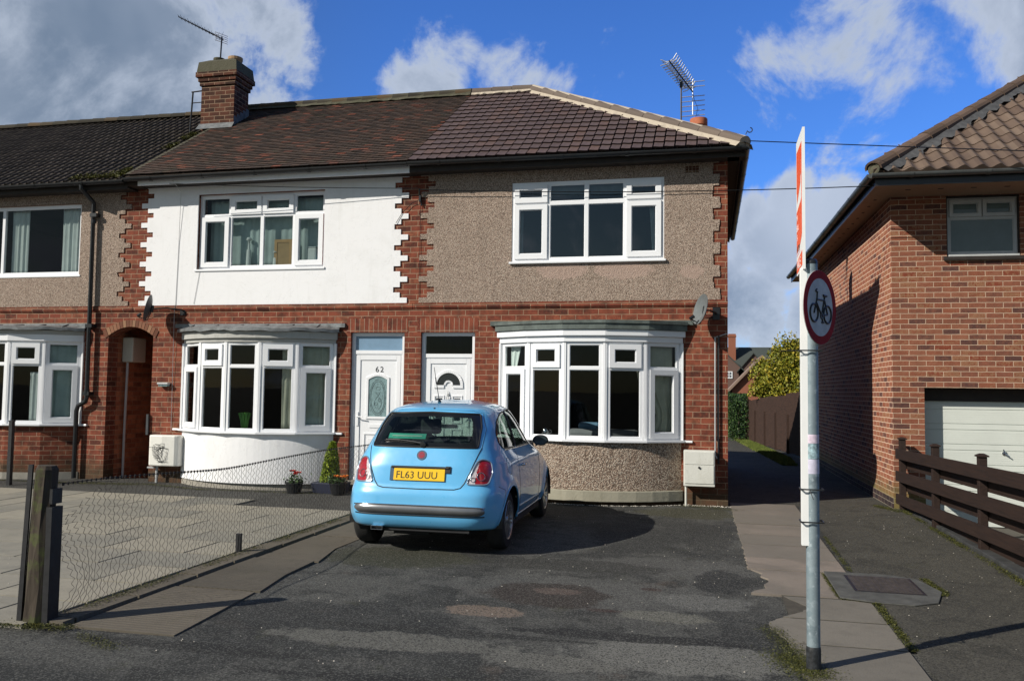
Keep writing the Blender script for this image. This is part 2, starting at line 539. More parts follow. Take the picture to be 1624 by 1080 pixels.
M_tile_pan = tile_mat('brown_pantile', [(0, (.095, .064, .048)), (.5, (.132, .092, .068)), (1, (.165, .12, .09))], .8, .25, (.16, .15, .09), .72)
M_ridge_new = tile_mat('new_ridge_tile', [(0, (.115, .088, .072)), (1, (.155, .12, .095))], .7, .2)
M_ridge_old = tile_mat('old_ridge_tile', [(0, (.028, .025, .018)), (.6, (.050, .043, .030)), (1, (.10, .065, .033))], .9, .4, (.16, .11, .03), .66)

# ground materials
BLOBS = [(-.95, -5.6, 1.3, .55, (.105, .104, .096), .7), (-2.6, -6.9, 1.1, .5, (.020, .021, .021), .75), (-.4, -4.4, .9, .45, (.11, .108, .10), .6), (-1.62, -6.36, .30, .17, (.19, .145, .112), .9), (-1.25, -5.75, .50, .42, (.030, .020, .015), .85), (-1.20, -5.62, .22, .12, (.13, .095, .078), .7),
         (-.30, -6.18, .34, .17, (.15, .146, .122), .9), (-.05, -5.65, .40, .24, (.14, .139, .128), .85), (-.10, -7.1, .80, .30, (.165, .162, .145), .85), (-.95, -7.40, .45, .16, (.15, .146, .128), .75),
         (-2.0, -7.25, .9, .20, (.14, .137, .12), .8), (-.55, -6.75, .9, .10, (.014, .014, .014), .9), (-1.7, -6.95, 1.0, .07, (.016, .016, .015), .85), (-.46, -5.35, .10, .05, (.05, .03, .025), .9), (-.75, -6.1, .13, .05, (.04, .022, .018), .9),
         (-2.9, -4.7, .8, .5, (.040, .041, .022), .8), (-1.2, -4.6, .9, .30, (.024, .024, .020), .7), (.10, -4.9, .22, .5, (.020, .021, .021), .85), (-.25, -.8, .7, .5, (.048, .046, .020), .8), (.0, -2.6, .3, 1.0, (.026, .026, .024), .7), (-3.2, -7.7, .9, .10, (.016, .016, .015), .8), (-.9, -7.95, 1.6, .10, (.014, .014, .014), .8)]
def asphalt(name, base, light, moss=True, scale=1.0, agg=.5, patch=.5, browns=0, blobs=False):
    m, N, b = newmat(name)
    g = N.n('ShaderNodeNewGeometry'); p = g.outputs['Position']
    fine = N.noise(p, 160, 3, .7)
    vor = N.n('ShaderNodeTexVoronoi'); N.l(p, vor.inputs['Vector']); vor.inputs['Scale'].default_value = 120
    vs = N.n('ShaderNodeSeparateColor'); N.l(vor.outputs['Color'], vs.inputs[0])
    n1 = N.noise(p, .75 * scale, 7, .6, .6); n2 = N.noise(p, 2.8, 7, .65, .8); n4 = N.noise(p, 9, 6, .65, .3)
    c = N.mix(N.rng(n1, .44, .56, 0, patch), base, light)
    c = N.mix(N.rng(n2, .53, .60, 0, .65), c, tuple(q * .50 for q in base))
    n6 = N.noise(p, 1.5, 9, .7, 1.6)
    c = N.mix(N.rng(N.math('ABSOLUTE', N.math('SUBTRACT', n6, .5)), 0, .012, .45, 0), c, tuple(q * .35 for q in base))
    c = N.mix(N.rng(n4, .5, .7, 0, .35), c, tuple(q * .6 for q in base))
    if browns:
        n5 = N.noise(p, 1.1, 5, .55, .4)
        c = N.mix(N.rng(n5, .63, .70, 0, browns), c, (.095, .07, .052))
    if blobs:     # worn and patched places of the drive, each at its own spot
        sp_ = N.n('ShaderNodeSeparateXYZ'); N.l(p, sp_.inputs[0])
        wn = N.noise(p, 4.0, 8, .68)
        for (bx, by, rx, ry, bc, am) in BLOBS:
            dx = N.math('DIVIDE', N.math('SUBTRACT', sp_.outputs[0], bx), rx); dy = N.math('DIVIDE', N.math('SUBTRACT', sp_.outputs[1], by), ry)
            dd = N.math('ADD', N.math('MULTIPLY', dx, dx), N.math('MULTIPLY', dy, dy))
            dd = N.math('ADD', dd, N.math('MULTIPLY', N.math('SUBTRACT', wn, .5), 2.6))
            c = N.mix(N.rng(dd, .70, 1.05, am, 0, smooth=True), c, bc)
    # stones in the tar
    st = N.math('GREATER_THAN', vs.outputs[0], .72)
    c = N.mix(N.math('MULTIPLY', st, agg), c, tuple(min(1, q * 2.6) for q in light))
    st2 = N.math('LESS_THAN', vs.outputs[1], .28)
    c = N.mix(N.math('MULTIPLY', st2, .65), c, tuple(q * .3 for q in base))
    if moss:
        n3 = N.noise(p, 1.7, 8, .72)
        c = N.mix(N.rng(n3, .60, .72, 0, .55), c, (.040, .042, .012))
    N.l(c, b.inputs['Base Color']); setb(b, Roughness=.9)
    b.inputs['Specular IOR Level'].default_value = .35
    h = N.math('ADD', N.math('MULTIPLY', vs.outputs[0], .7), fine)
    h = N.math('ADD', h, N.math('MULTIPLY', n4, 1.4))
    bump(N, b, h, .8, .008)
    return m
M_asph_drive = asphalt('drive_asphalt', (.034, .035, .033), (.096, .095, .086), browns=.6, patch=.9, agg=.3, blobs=True)
M_asph_path = asphalt('path_asphalt', (.064, .060, .048), (.082, .076, .060), agg=.22, patch=.6)
M_asph_left = asphalt('old_yard_asphalt', (.055, .054, .050), (.08, .078, .07), agg=.3)

def slabmat(name, c1, c2, c3=None, lines=0, mossy=.3):
    m, N, b = newmat(name)
    g = N.n('ShaderNodeNewGeometry'); p = g.outputs['Position']
    tcn = N.n('ShaderNodeTexCoord'); sp = N.n('ShaderNodeSeparateXYZ'); N.l(tcn.outputs['UV'], sp.inputs[0])
    n1 = N.noise(p, 1.4, 7, .62, .5); n2 = N.noise(p, 70, 4, .7); n3 = N.noise(p, 6, 6, .65)
    c = N.mix(N.rng(n1, .36, .62), c1, c2)
    c = N.mix(N.math('MULTIPLY', sp.outputs[0], .9), c, c3 or tuple(q * .7 for q in c1))
    c = N.mix(N.rng(n3, .5, .75, 0, .4), c, tuple(q * .55 for q in c1))
    c = N.mix(N.rng(n2, .55, .75, 0, .4), c, tuple(q * .45 for q in c1))
    mo = N.noise(p, 2.4, 8, .7)
    c = N.mix(N.rng(mo, .60, .72, 0, mossy), c, (.055, .055, .02))
    h = N.math('ADD', n2, n3)
    if lines:
        w = N.n('ShaderNodeTexWave'); w.bands_direction = 'Y'; N.l(p, w.inputs['Vector']); w.inputs['Scale'].default_value = lines
        w.inputs['Distortion'].default_value = 1.0; w.inputs['Detail'].default_value = 2
        h = N.math('ADD', h, N.math('MULTIPLY', w.outputs['Fac'], .6))
        c = N.mix(N.rng(w.outputs['Fac'], .0, .35, .30, 0), c, tuple(q * .5 for q in c1))
    N.l(c, b.inputs['Base Color']); setb(b, Roughness=.92)
    b.inputs['Specular IOR Level'].default_value = .3
    bump(N, b, h, .6, .006)
    return m
M_pave = slabmat('pale_paving_slab', (.25, .235, .195), (.17, .165, .145), (.30, .275, .22))
M_strip = slabmat('ribbed_concrete', (.115, .100, .078), (.082, .073, .058), (.15, .128, .098), lines=6.5, mossy=.5)
M_slab_pink = slabmat('pinkish_concrete', (.27, .222, .185), (.17, .145, .122), (.155, .14, .118), lines=0, mossy=.25)
M_slab_grey = slabmat('grey_concrete', (.15, .138, .115), (.105, .096, .08), (.20, .18, .15), lines=0, mossy=.3)
M_gdrive = slabmat('garage_drive_concrete', (.13, .12, .10), (.10, .09, .075), mossy=.4)
M_kerb = simple('blue_brick_edging', (.035, .036, .036), .8, var=.4, scale=6, bmp=.5)
M_bed = simple('dark_joint_fill', (.055, .048, .036), 1, var=.4, scale=10)
M_soil = simple('dark_soil', (.035, .028, .018), 1, var=.5, scale=10, bmp=1)

def leafmat(name, stops, trans=.25):
    m, N, b = newmat(name)
    g = N.n('ShaderNodeTexCoord'); sp = N.n('ShaderNodeSeparateXYZ'); N.l(g.outputs['UV'], sp.inputs[0])
    N.l(N.ramp(sp.outputs[0], stops), b.inputs['Base Color'])
    setb(b, Roughness=.55); b.inputs['Specular IOR Level'].default_value = .35
    return m
M_leaf_gold = leafmat('golden_leaves', [(0, (.035, .055, .008)), (.35, (.09, .12, .012)), (.7, (.22, .22, .018)), (1, (.38, .28, .025))])
M_leaf_green = leafmat('dark_hedge_leaves', [(0, (.012, .03, .008)), (.6, (.03, .07, .015)), (1, (.07, .13, .03))])
M_leaf_lime = leafmat('lime_conifer_leaves', [(0, (.09, .14, .012)), (.6, (.22, .30, .025)), (1, (.36, .42, .04))])
M_grass = leafmat('grass_blades', [(0, (.05, .075, .015)), (.6, (.10, .14, .02)), (1, (.20, .21, .05))])
M_mossm = leafmat('moss', [(0, (.025, .030, .006)), (.6, (.055, .060, .010)), (1, (.11, .105, .02))])
M_bark = simple('bark', (.06, .045, .035), .9, var=.3)
M_redpetal = simple('red_petals', (.45, .03, .02), .6, var=.3)
M_orpetal = simple('orange_petals', (.75, .22, .02), .6, var=.3)

def woodmat(name, c, c2, rough=.8, moss=False):
    m, N, b = newmat(name)
    tcn = N.n('ShaderNodeTexCoord'); mp = N.n('ShaderNodeMapping'); N.l(tcn.outputs['Object'], mp.inputs[0])
    mp.inputs['Scale'].default_value = (14, 14, 1.2) if moss else (10, .8, 14)
    n1 = N.noise(mp.outputs[0], 3, 6, .65)
    cc = N.ramp(n1, [(.3, c), (.7, c2)])
    if moss:
        n2 = N.noise(tcn.outputs['Object'], 6, 6, .7)
        cc = N.mix(N.rng(n2, .5, .6, 0, .7), cc, (.075, .09, .03))
    N.l(cc, b.inputs['Base Color']); setb(b, Roughness=rough)
    b.inputs['Specular IOR Level'].default_value = .3
    bump(N, b, n1, .5, .005)
    return m
M_fence_brown = woodmat('brown_stained_rail', (.018, .011, .009), (.034, .019, .014), .7)
M_board_brown = woodmat('brown_close_boards', (.022, .013, .010), (.062, .034, .025), .85)
M_post_wood = woodmat('weathered_post', (.028, .021, .016), (.085, .068, .052), .95, True)
M_brownbeam = woodmat('dark_beam', (.03, .02, .015), (.05, .033, .025), .8)
# ================================================================ SETTING
def ground_sheet(name, x0, x1, y0, y1, nx, ny, zf, mat, skirt=.35):
    mb = MB()
    for j in range(ny + 1):
        for i in range(nx + 1):
            x = x0 + (x1 - x0) * i / nx; y = y0 + (y1 - y0) * j / ny
            mb.v.append((x, y, zf(x, y)))
    for j in range(ny):
        for i in range(nx):
            a = j * (nx + 1) + i
            mb.fi([a, a + 1, a + nx + 2, a + nx + 1])
    if skirt:
        ring = [(i, 0) for i in range(nx + 1)] + [(nx, j) for j in range(1, ny + 1)] + [(i, ny) for i in range(nx - 1, -1, -1)] + [(0, j) for j in range(ny - 1, -1, -1)]
        for k in range(len(ring) - 1):
            a = ring[k][1] * (nx + 1) + ring[k][0]; b = ring[k + 1][1] * (nx + 1) + ring[k + 1][0]
            pa, pb = mb.v[a], mb.v[b]
            mb.face([pa, pb, (pb[0], pb[1], pb[2] - skirt), (pa[0], pa[1], pa[2] - skirt)])
    o = mb.build(name, mat, smooth=False)
    for p in o.data.polygons[:nx * ny]:
        p.use_smooth = True
    return o

# the land itself, to the horizon
g = MB(); g.face([(-900, -900, -.30), (900, -900, -.30), (900, 900, -.30), (-900, 900, -.30)])
tag(g.build('ground', M_asph_path), kind='structure')

def wob(x, y, a=.003):
    return a * (math.sin(x * 3.1 + y * 1.7) + math.sin(x * 1.3 - y * 2.9 + 1) + .7 * math.sin(x * 7 + 2) * math.sin(y * 5.3))
# driveway tarmac
tag(ground_sheet('driveway', -16, 2.74, -14, 0.4, 110, 90, lambda x, y: wob(x, y) - .004, M_asph_drive, .4), kind='structure')
tag(ground_sheet('alley_path', .2, 2.74, .4, 34, 12, 90, lambda x, y: wob(x, y, .003) - .004, M_asph_path, .4), kind='structure')
# rear gardens beyond the houses
tag(ground_sheet('rear_ground', -40, .2, 9.0, 60, 6, 6, lambda x, y: -.02, M_soil, .3), kind='structure')
tag(ground_sheet('side_ground', 2.74, 60, 14, 60, 6, 6, lambda x, y: -.02, M_soil, .3), kind='structure')
# footpath tarmac on the right, a few mm over the drive
def path_x0(y):
    return 1.20 + .02 * math.sin(y * 2)
mb = MB()
ys = [-14 + .18 * k for k in range(81)]
for y0, y1 in zip(ys[:-1], ys[1:]):
    def e(y): return 1.27 + .015 * math.sin(y * 3.0) + .008 * math.sin(y * 11)
    xs0 = [e(y0) + (2.66 - e(y0)) * k / 8 for k in range(9)]
    xs1 = [e(y1) + (2.66 - e(y1)) * k / 8 for k in range(9)]
    for k in range(8):
        mb.face([(xs0[k], y0, .012 + wob(xs0[k], y0, .002)), (xs0[k + 1], y0, .012 + wob(xs0[k + 1], y0, .002)),
                 (xs1[k + 1], y1, .012 + wob(xs1[k + 1], y1, .002)), (xs1[k], y1, .012 + wob(xs1[k], y1, .002))])
tag(mb.build('footpath', M_asph_path), kind='structure')

# concrete bays between the drive and the footpath
random.seed(3)
def slab_row(name, mat, cells, tilt=1.0):
    mb = MB()
    for (poly, z) in cells:
        u = random.random()
        n = len(poly)
        tz = random.uniform(-.003, .005) * tilt; top = [(p[0], p[1], z + tz + random.uniform(-.001, .001)) for p in poly]
        mb.face(top, uv=(u, u))
        for k in range(n):
            a, b = top[k], top[(k + 1) % n]
            mb.face([a, b, (b[0], b[1], -.05), (a[0], a[1], -.05)], uv=(u, u))
    return mb.build(name, mat)
cells = []
yy = [.45, -.75, -1.55, -2.35, -3.0, -3.75, -4.32]
for a, b in zip(yy[:-1], yy[1:]):
    jag = [(.30 - .012 * (b + (a - b) * t / 12) + random.uniform(-.012, .012), b + .016 + (a - b - .032) * t / 12) for t in range(12, -1, -1)]
    cells.append(([(1.20, b + .016), (1.20, a - .016)] + jag, .010))
cells.append(([(.99, -5.28), (.99, -4.33), (.37, -4.33), (.42, -4.42), (.46, -4.5), (.44, -4.62), (.50, -4.72), (.49, -4.85), (.45, -4.95), (.46, -5.08), (.36, -5.2), (.33, -5.28)], .010))
tag(slab_row('pink_concrete_path', M_slab_pink, cells), kind='structure')
bed = MB(); bed.face([(.345, .44, .0055), (.42, -4.3, .0055), (1.21, -4.3, .0055), (1.21, .44, .0055)]); bed.face([(.56, -5.2, .0055), (.62, -14, .0055), (1.21, -14, .0055), (1.21, -5.2, .0055)]); bed.face([(.50, -4.3, .0055), (.50, -5.25, .0055), (.985, -5.25, .0055), (.985, -4.3, .0055)])
tag(bed.build('path_bed', M_bed, fix=False), kind='structure')
bed = MB(); bed.face([(-4.44, -2.2, .0125), (-12.4, -1.6, .0125), (-12.4, -7.5, .0125), (-4.44, -7.5, .0125)]); tag(bed.build('slab_bed', M_bed, fix=False), kind='structure')
cells = []
yy = [-5.30, -5.98, -6.62, -7.6, -9.0, -10.6, -12.2, -14]
for a, b in zip(yy[:-1], yy[1:]):
    def gl_(y): return (.52 + .20 * math.exp(-((y + 5.65) / .3) ** 2) - .12 * math.exp(-((y + 6.2) / .3) ** 2) + .05 * max(0, -7 - y))
    lf_ = [(gl_(a - (a - b) * t / 14) + random.uniform(-.012, .012), a - .016 - (a - b - .032) * t / 14) for t in range(15)]
    cells.append(([(1.22, b + .016), (1.22, a - .016)] + lf_, .010))
tag(slab_row('grey_concrete_path', M_slab_grey, cells), kind='structure')

# ribbed concrete strip and edging along the left of the drive
cells = []
yy = [-1.2, -2.6, -3.9, -5.15, -6.35, -7.55]
for a, b in zip(yy[:-1], yy[1:]):
    def xr(y): return -3.62 + (-.0) + .08 * (-(y + 4.1)) * .9 if y < -4.1 else -3.62
    cells.append(([(xr(b) + random.uniform(-.04, .04), b + .01), (xr((a + b) / 2) + random.uniform(-.05, .03), (a + b) / 2), (xr(a), a - .01), (-4.16, a - .01), (-4.14, b + .01)], .007))
tag(slab_row('concrete_strip', M_strip, cells), kind='structure')
cells = []
y = -.9
while y > -7.5:
    L = min(random.uniform(.55, .95), y + 7.56)
    if L < .05: break
    cells.append(([(-4.18, y - L + .01), (-4.18, y - .01), (-4.36, y - .01), (-4.36, y - L + .01)], .030))
    y -= L
tag(slab_row('edging_kerb', M_strip, cells), kind='structure')

# pale paving slabs of the left forecourt
cells = []
rows = [-1.55]
y = -1.55; ri = 0
while y > -9.5:
    x = -4.42 - (0.0 if ri % 2 == 0 else .45)
    prev = -4.42
    xs = [-4.42]
    while x > -17:
        if x < -4.43: xs.append(x)
        x -= .90
    for a, b in zip(xs[:-1], xs[1:]):
        if a < -12.5: continue
        if y < -7.4: continue
        if y > -2.1 and a > -5.6: continue
        tl = random.uniform(-.001, .001)
        cells.append(([(b + .009, y - .60 + .007), (a - .009, y - .60 + .007), (a - .009, y - .007), (b + .009, y - .007)], .022 + tl))
    y -= .61; ri += 1
o = slab_row('paving_slabs', M_pave, cells, .35)
tag(o, kind='structure')
tag(ground_sheet('left_yard', -16, -4.40, -7.6, .4, 50, 40, lambda x, y: .003 + wob(x, y), M_asph_left, .05), kind='structure')

# garage drive, falling towards the garage
tag(ground_sheet('garage_drive', 2.98, 14, -14, 2.0, 30, 40, lambda x, y: (-.25 if y > .9 else (-.25 + .24 * min(1, (.9 - y) / 8.5))), M_gdrive, .1), kind='structure')
mb = MB()
y = 1.0
while y > -13:
    mb.box(2.68, 2.98, y - .445, y, -.28, .045 + random.uniform(-.004, .004)); y -= .45
tag(mb.build('garage_kerb', M_kerb, bevel=.008), kind='structure')

# manhole cover in its concrete surround
root = tag(empty('manhole', (1.42, -4.75, .012)), 'rectangular iron manhole cover in cracked concrete beside the footpath', 'manhole cover')
mb = MB()
out_ = [(-.42, -.55), (-.15, -.64), (.10, -.66), (.30, -.52), (.42, -.12), (.33, .34), (.1, .46), (-.42, .45)]
mb.prism([(x, y, 0) for x, y in out_], (0, 0, .012)); mb.build('surround', simple('manhole_concrete', (.070, .070, .064), .9, var=.35, scale=7, bmp=.8), root, bevel=.01)
mb = MB(); mb.box(-.27, .27, -.30, .32, .0125, .014)
mb.build('frame', M_blackmet, root)
mb = MB(); mb.box(-.245, .245, -.275, .295, .0145, .0165)
for i in range(9):
    for j in range(11):
        cx_, cy_ = -.205 + i * .051, -.24 + j * .05
        mb.box(cx_ - .014, cx_ + .014, cy_ - .014, cy_ + .014, .0168, .0195)
mb.build('cover', simple('worn_iron', (.060, .050, .045), .7, .2, var=.35, scale=20), root)

# ================================================================ ROOF TILE FIELD
def tile_field(mb, O, A, B, n_courses, L, a0f, a1f, tw, prof, step, thick, jit=0.0, stagger=True, rnd=None, under=.0):
    """tiles as real overlapping courses. O origin, A unit along eave, B unit up slope."""
    O = Vector(O); A = Vector(A).normalized(); B = Vector(B).normalized(); Nn = A.cross(B).normalized()
    if Nn.z < 0: Nn = -Nn
    ns = len(prof)
    for j in range(n_courses):
        b0, b1 = j * L, (j + 1) * L + L * .12
        a0, a1 = a0f(b0), a1f(b0)
        if a1 - a0 < .02: continue
        sh = (tw / 2 if (stagger and j % 2) else 0)
        k0 = int(math.floor((a0 - sh) / tw)); k1 = int(math.ceil((a1 - sh) / tw))
        for k in range(k0, k1):
            u = random.random() if rnd is None else rnd(j, k)
            dj = random.uniform(-jit, jit); dz = random.uniform(0, jit * .35)
            for q in range(ns - 1):
                s0, h0 = prof[q]; s1, h1 = prof[q + 1]
                x0, x1 = sh + (k + s0) * tw, sh + (k + s1) * tw
                if x1 <= a0 or x0 >= a1: continue
                x0c, x1c = max(x0, a0), min(x1, a1)
                pl0 = O + A * x0c + B * (b0 + dj) + Nn * (thick + h0 + dz)
                pl1 = O + A * x1c + B * (b0 + dj) + Nn * (thick + h1 + dz)
                pu0 = O + A * x0c + B * b1 + Nn * (h0 + .002)
                pu1 = O + A * x1c + B * b1 + Nn * (h1 + .002)
                mb.face([pl0, pl1, pu1, pu0], uv=(u, u))
                mb.face([pl0 - Nn * (thick + .004 + h0) + B * under, pl1 - Nn * (thick + .004 + h1) + B * under, pl1, pl0], uv=(u, u))

# main roof geometry
EY, EZ = -.36, 5.08
RY, RZ = 3.2, 7.36
slope = Vector((0, RY - EY, RZ - EZ)); SL = slope.length; Bv = slope.normalized()

# ================================================================ WALLS
def wall_holes(mb, x0, x1, z0, z1, holes, y=0, t=.25, F=None):
    """front wall in plane y with rectangular openings and their reveals"""
    if F is None: F = lambda u, v, w: (u, y - w, v)
    xs = sorted(set([x0, x1] + [h[0] for h in holes] + [h[1] for h in holes]))
    zs = sorted(set([z0, z1] + [h[2] for h in holes] + [h[3] for h in holes]))
    xs = [x for x in xs if x0 <= x <= x1]; zs = [z for z in zs if z0 <= z <= z1]
    def solid(xa, xb, za, zb):
        cx, cz = (xa + xb) / 2, (za + zb) / 2
        return not any(h[0] < cx < h[1] and h[2] < cz < h[3] for h in holes)
    for xa, xb in zip(xs[:-1], xs[1:]):
        for za, zb in zip(zs[:-1], zs[1:]):
            if not solid(xa, xb, za, zb): continue
            mb.face([F(xa, za, 0), F(xb, za, 0), F(xb, zb, 0), F(xa, zb, 0)])
            mb.face([F(xa, za, -t), F(xa, zb, -t), F(xb, zb, -t), F(xb, za, -t)])
    for (a, b, c, d) in holes:
        if a > x0 + 1e-6: mb.face([F(a, c, 0), F(a, c, -t), F(a, d, -t), F(a, d, 0)])
        if b < x1 - 1e-6: mb.face([F(b, c, 0), F(b, d, 0), F(b, d, -t), F(b, c, -t)])
        mb.face([F(a, d, 0), F(a, d, -t), F(b, d, -t), F(b, d, 0)])
        mb.face([F(a, c, 0), F(b, c, 0), F(b, c, -t), F(a, c, -t)])

def seg_sub(a, b, holes):
    segs = [(a, b)]
    for (h0, h1) in holes:
        ns = []
        for (s, e) in segs:
            if h1 <= s or h0 >= e: ns.append((s, e)); continue
            if h0 > s: ns.append((s, h0))
            if h1 < e: ns.append((h1, e))
        segs = ns
    return segs

CH = .083
def toothed_panel(mb, lf, rf, z0, z1, holes, t=.018, y=0, rs=.0):
    """render panel laid against toothed brick quoins; one rectangle per brick course"""
    z = z0; j = 0
    hz = sorted(set([h[2] for h in holes] + [h[3] for h in holes]))
    while z < z1 - 1e-6:
        zt = min(z1, z0 + (j + 1) * CH)
        cuts = [z] + [q for q in hz if z < q < zt] + [zt]
        for a, b in zip(cuts[:-1], cuts[1:]):
            hs = [(h[0], h[1]) for h in holes if h[2] < (a + b) / 2 < h[3]]
            L0 = lf(j) + random.uniform(-.012, .012) * (rs > 0); R0 = rf(j) + random.uniform(-.012, .012) * (rs > 0)
            for (s, e) in seg_sub(L0, R0, hs):
                mb.face([(s, y - t, a), (e, y - t, a), (e, y - t, b), (s, y - t, b)])
                mb.face([(s, y - t, a), (s, y - t, b), (s, y + .01, b), (s, y + .01, a)])
                mb.face([(e, y - t, a), (e, y + .01, a), (e, y + .01, b), (e, y - t, b)])
                if b == zt: mb.face([(s, y - t + .0005, b - .0005), (e, y - t + .0005, b - .0005), (e, y + .01, b - .0005), (s, y + .01, b - .0005)])
                if a == z: mb.face([(s, y - t + .0005, a + .0005), (e, y - t + .0005, a + .0005), (e, y + .01, a + .0005), (s, y + .01, a + .0005)])
        z = zt; j += 1

# ---------------------------------------------------------------- windows
def frame_light(fr, gl, F, u0, u1, v0, v1, sash=False, w=.0, bar=.045, glz=-.02):
    """one glazed light; sash=True gives the raised opening casement"""
    if sash:
        e = .012
        a0, a1, b0, b1 = u0 - e, u1 + e, v0 - e, v1 + e
        bb = bar + .028
        fr.fbox(F, a0, a1, b0, b0 + bb, w - .01, w + .026); fr.fbox(F, a0, a1, b1 - bb, b1, w - .01, w + .026)
        fr.fbox(F, a0, a0 + bb, b0 + bb, b1 - bb, w - .01, w + .026); fr.fbox(F, a1 - bb, a1, b0 + bb, b1 - bb, w - .01, w + .026)
        # glazing bead step
        q = .012
        a0 += bb; a1 -= bb; b0 += bb; b1 -= bb
        fr.fbox(F, a0, a1, b0, b0 + q, w - .02, w + .010); fr.fbox(F, a0, a1, b1 - q, b1, w - .02, w + .010)
        fr.fbox(F, a0, a0 + q, b0 + q, b1 - q, w - .02, w + .010); fr.fbox(F, a1 - q, a1, b0 + q, b1 - q, w - .02, w + .010)
        gl.face([F(a0, b0, w + glz + .014), F(a1, b0, w + glz + .014), F(a1, b1, w + glz + .014), F(a0, b1, w + glz + .014)])
    else:
        q = .010
        fr.fbox(F, u0, u1, v0, v0 + q, w - .03, w - .012); fr.fbox(F, u0, u1, v1 - q, v1, w - .03, w - .012)
        fr.fbox(F, u0, u0 + q, v0 + q, v1 - q, w - .03, w - .012); fr.fbox(F, u1 - q, u1, v0 + q, v1 - q, w - .03, w - .012)
        gl.face([F(u0, v0, w + glz), F(u1, v0, w + glz), F(u1, v1, w + glz), F(u0, v1, w + glz)])

def grid_window(parent, F, us, v0, vt, v1, tops, bots, mat=None, name='window', bar=.055, sillw=.06, gmat=None, sill=True, over=.03, wide=False, sbar=.045):
    """us: mullion centre lines (incl. ends); tops/bots: indexes that open"""
    win = empty(name, (0, 0, 0), parent=parent)
    fr, gl = MB(), MB()
    h = bar / 2
    U0, U1 = us[0], us[-1]
    fr.fbox(F, U0, U1, v0, v0 + bar, -.05, 0); fr.fbox(F, U0, U1, v1 - bar, v1, -.05, 0)
    for i, u in enumerate(us):
        a, b = (u, u + bar) if i == 0 else ((u - bar, u) if i == len(us) - 1 else (u - h, u + h))
        fr.fbox(F, a, b, (vt - h if wide and 0 < i < len(us) - 1 else v0 + bar), v1 - bar, -.05, -.0005)
    if wide: frame_light(fr, gl, F, us[0] + bar, us[-1] - bar, v0 + bar, vt - h, False)
    for i in range(len(us) - 1):
        a = us[i] + (bar if i == 0 else h); b = us[i + 1] - (bar if i == len(us) - 2 else h)
        if vt is not None:
            fr.fbox(F, a, b, vt - h, vt + h, -.05, -.001)
            frame_light(fr, gl, F, a, b, vt + h, v1 - bar, i in tops, bar=sbar)
            if not wide: frame_light(fr, gl, F, a, b, v0 + bar, vt - h, i in bots)
        else:
            frame_light(fr, gl, F, a, b, v0 + bar, v1 - bar, i in bots)
    fr.build('frame', mat or M_upvc, win)
    gl.build('pane', gmat or M_glass, win, fix=False)
    if sill:
        sb = MB(); sb.fbox(F, U0 - over, U1 + over, v0 - .035, v0 - .001, -.08, sillw)
        sb.build('sill', mat or M_upvc, win, bevel=.006)
    return win

def arc_pts(cx, w, sag, n=5, y0=0, grow=0):
    h = w / 2; R_ = (h * h + sag * sag) / (2 * sag); a = math.asin(h / R_)
    cy = y0 + R_ * math.cos(a)
    return [Vector((cx + (R_ + grow) * math.sin(-a + 2 * a * i / n), cy - (R_ + grow) * math.cos(-a + 2 * a * i / n), 0)) for i in range(n + 1)]

def arc_band(mb, cx, w, sag, g0, g1, z0, z1, n=5, y0=0, yback=.0):
    """segmented band that follows the bow, from the wall out to grow g1"""
    P = arc_pts(cx, w, sag, n, y0, g1)
    pts = [(P[0].x, yback)] + [(p.x, p.y) for p in P] + [(P[-1].x, yback)]
    pts = [p for i, p in enumerate(pts) if not (i in (0, len(pts) - 1) and False)]
    mb.prism([(x, y, z0) for x, y in pts], (0, 0, z1 - z0))

def bay_window(parent, cx, w, zs, zt, zh, sag=.5, tops=(1, 3), bots=(0, 4), fascia='double'):
    win = empty('bay_window', (0, 0, 0), parent=parent)
    fr, gl = MB(), MB()
    P = arc_pts(cx, w, sag)
    bar = .042
    for i in range(5):
        a, b = P[i], P[i + 1]
        d = (b - a); Ln = d.length; d.normalize(); nrm = Vector((d.y, -d.x, 0))
        if nrm.y > 0: nrm = -nrm
        def F(u, v, ww, a=a, d=d, nrm=nrm): return tuple(a + d * u + nrm * ww + Vector((0, 0, v)))
        s = .028
        # corner posts at both ends of the facet
        fr.fbox(F, 0.002, s, zs, zh, -.055, .012); fr.fbox(F, Ln - s, Ln - .002, zs, zh, -.055, .012)
        u0, u1 = s + .006, Ln - s - .006
        fr.fbox(F, u0, u1, zs, zs + bar, -.05, 0); fr.fbox(F, u0, u1, zh - bar, zh, -.05, 0)
        fr.fbox(F, u0 - .004, u0 + bar, zs + bar, zh - bar, -.05, -.0005); fr.fbox(F, u1 - bar, u1 + .004, zs + bar, zh - bar, -.05, -.0005)
        fr.fbox(F, u0 + bar, u1 - bar, zt - .022, zt + .022, -.05, -.001)
        frame_light(fr, gl, F, u0 + bar, u1 - bar, zt + .022, zh - bar, i in tops)
        frame_light(fr, gl, F, u0 + bar, u1 - bar, zs + bar, zt - .022, i in bots)
    # corner covers
    for p in P[1:-1]:
        fr.tube([(p.x, p.y + .02, zs), (p.x, p.y + .02, zh)], .034, 8)
    for p, sx in ((P[0], -1), (P[-1], 1)):
        fr.box(min(p.x, p.x + sx * .03), max(p.x, p.x + sx * .03), -.03, .12, zs, zh)
    fr.build('frame', M_upvc, win)
    gl.build('pane', M_glass, win, fix=False)
    sb = MB(); arc_band(sb, cx, w, sag, 0, .075, zs - .034, zs - .001, yback=.1)
    sb.box(cx - w / 2 - .16, cx + w / 2 + .16, -.04, -.002, zs - .033, zs - .002)
    sb.build('sill', M_upvc, win, bevel=.005)
    return win

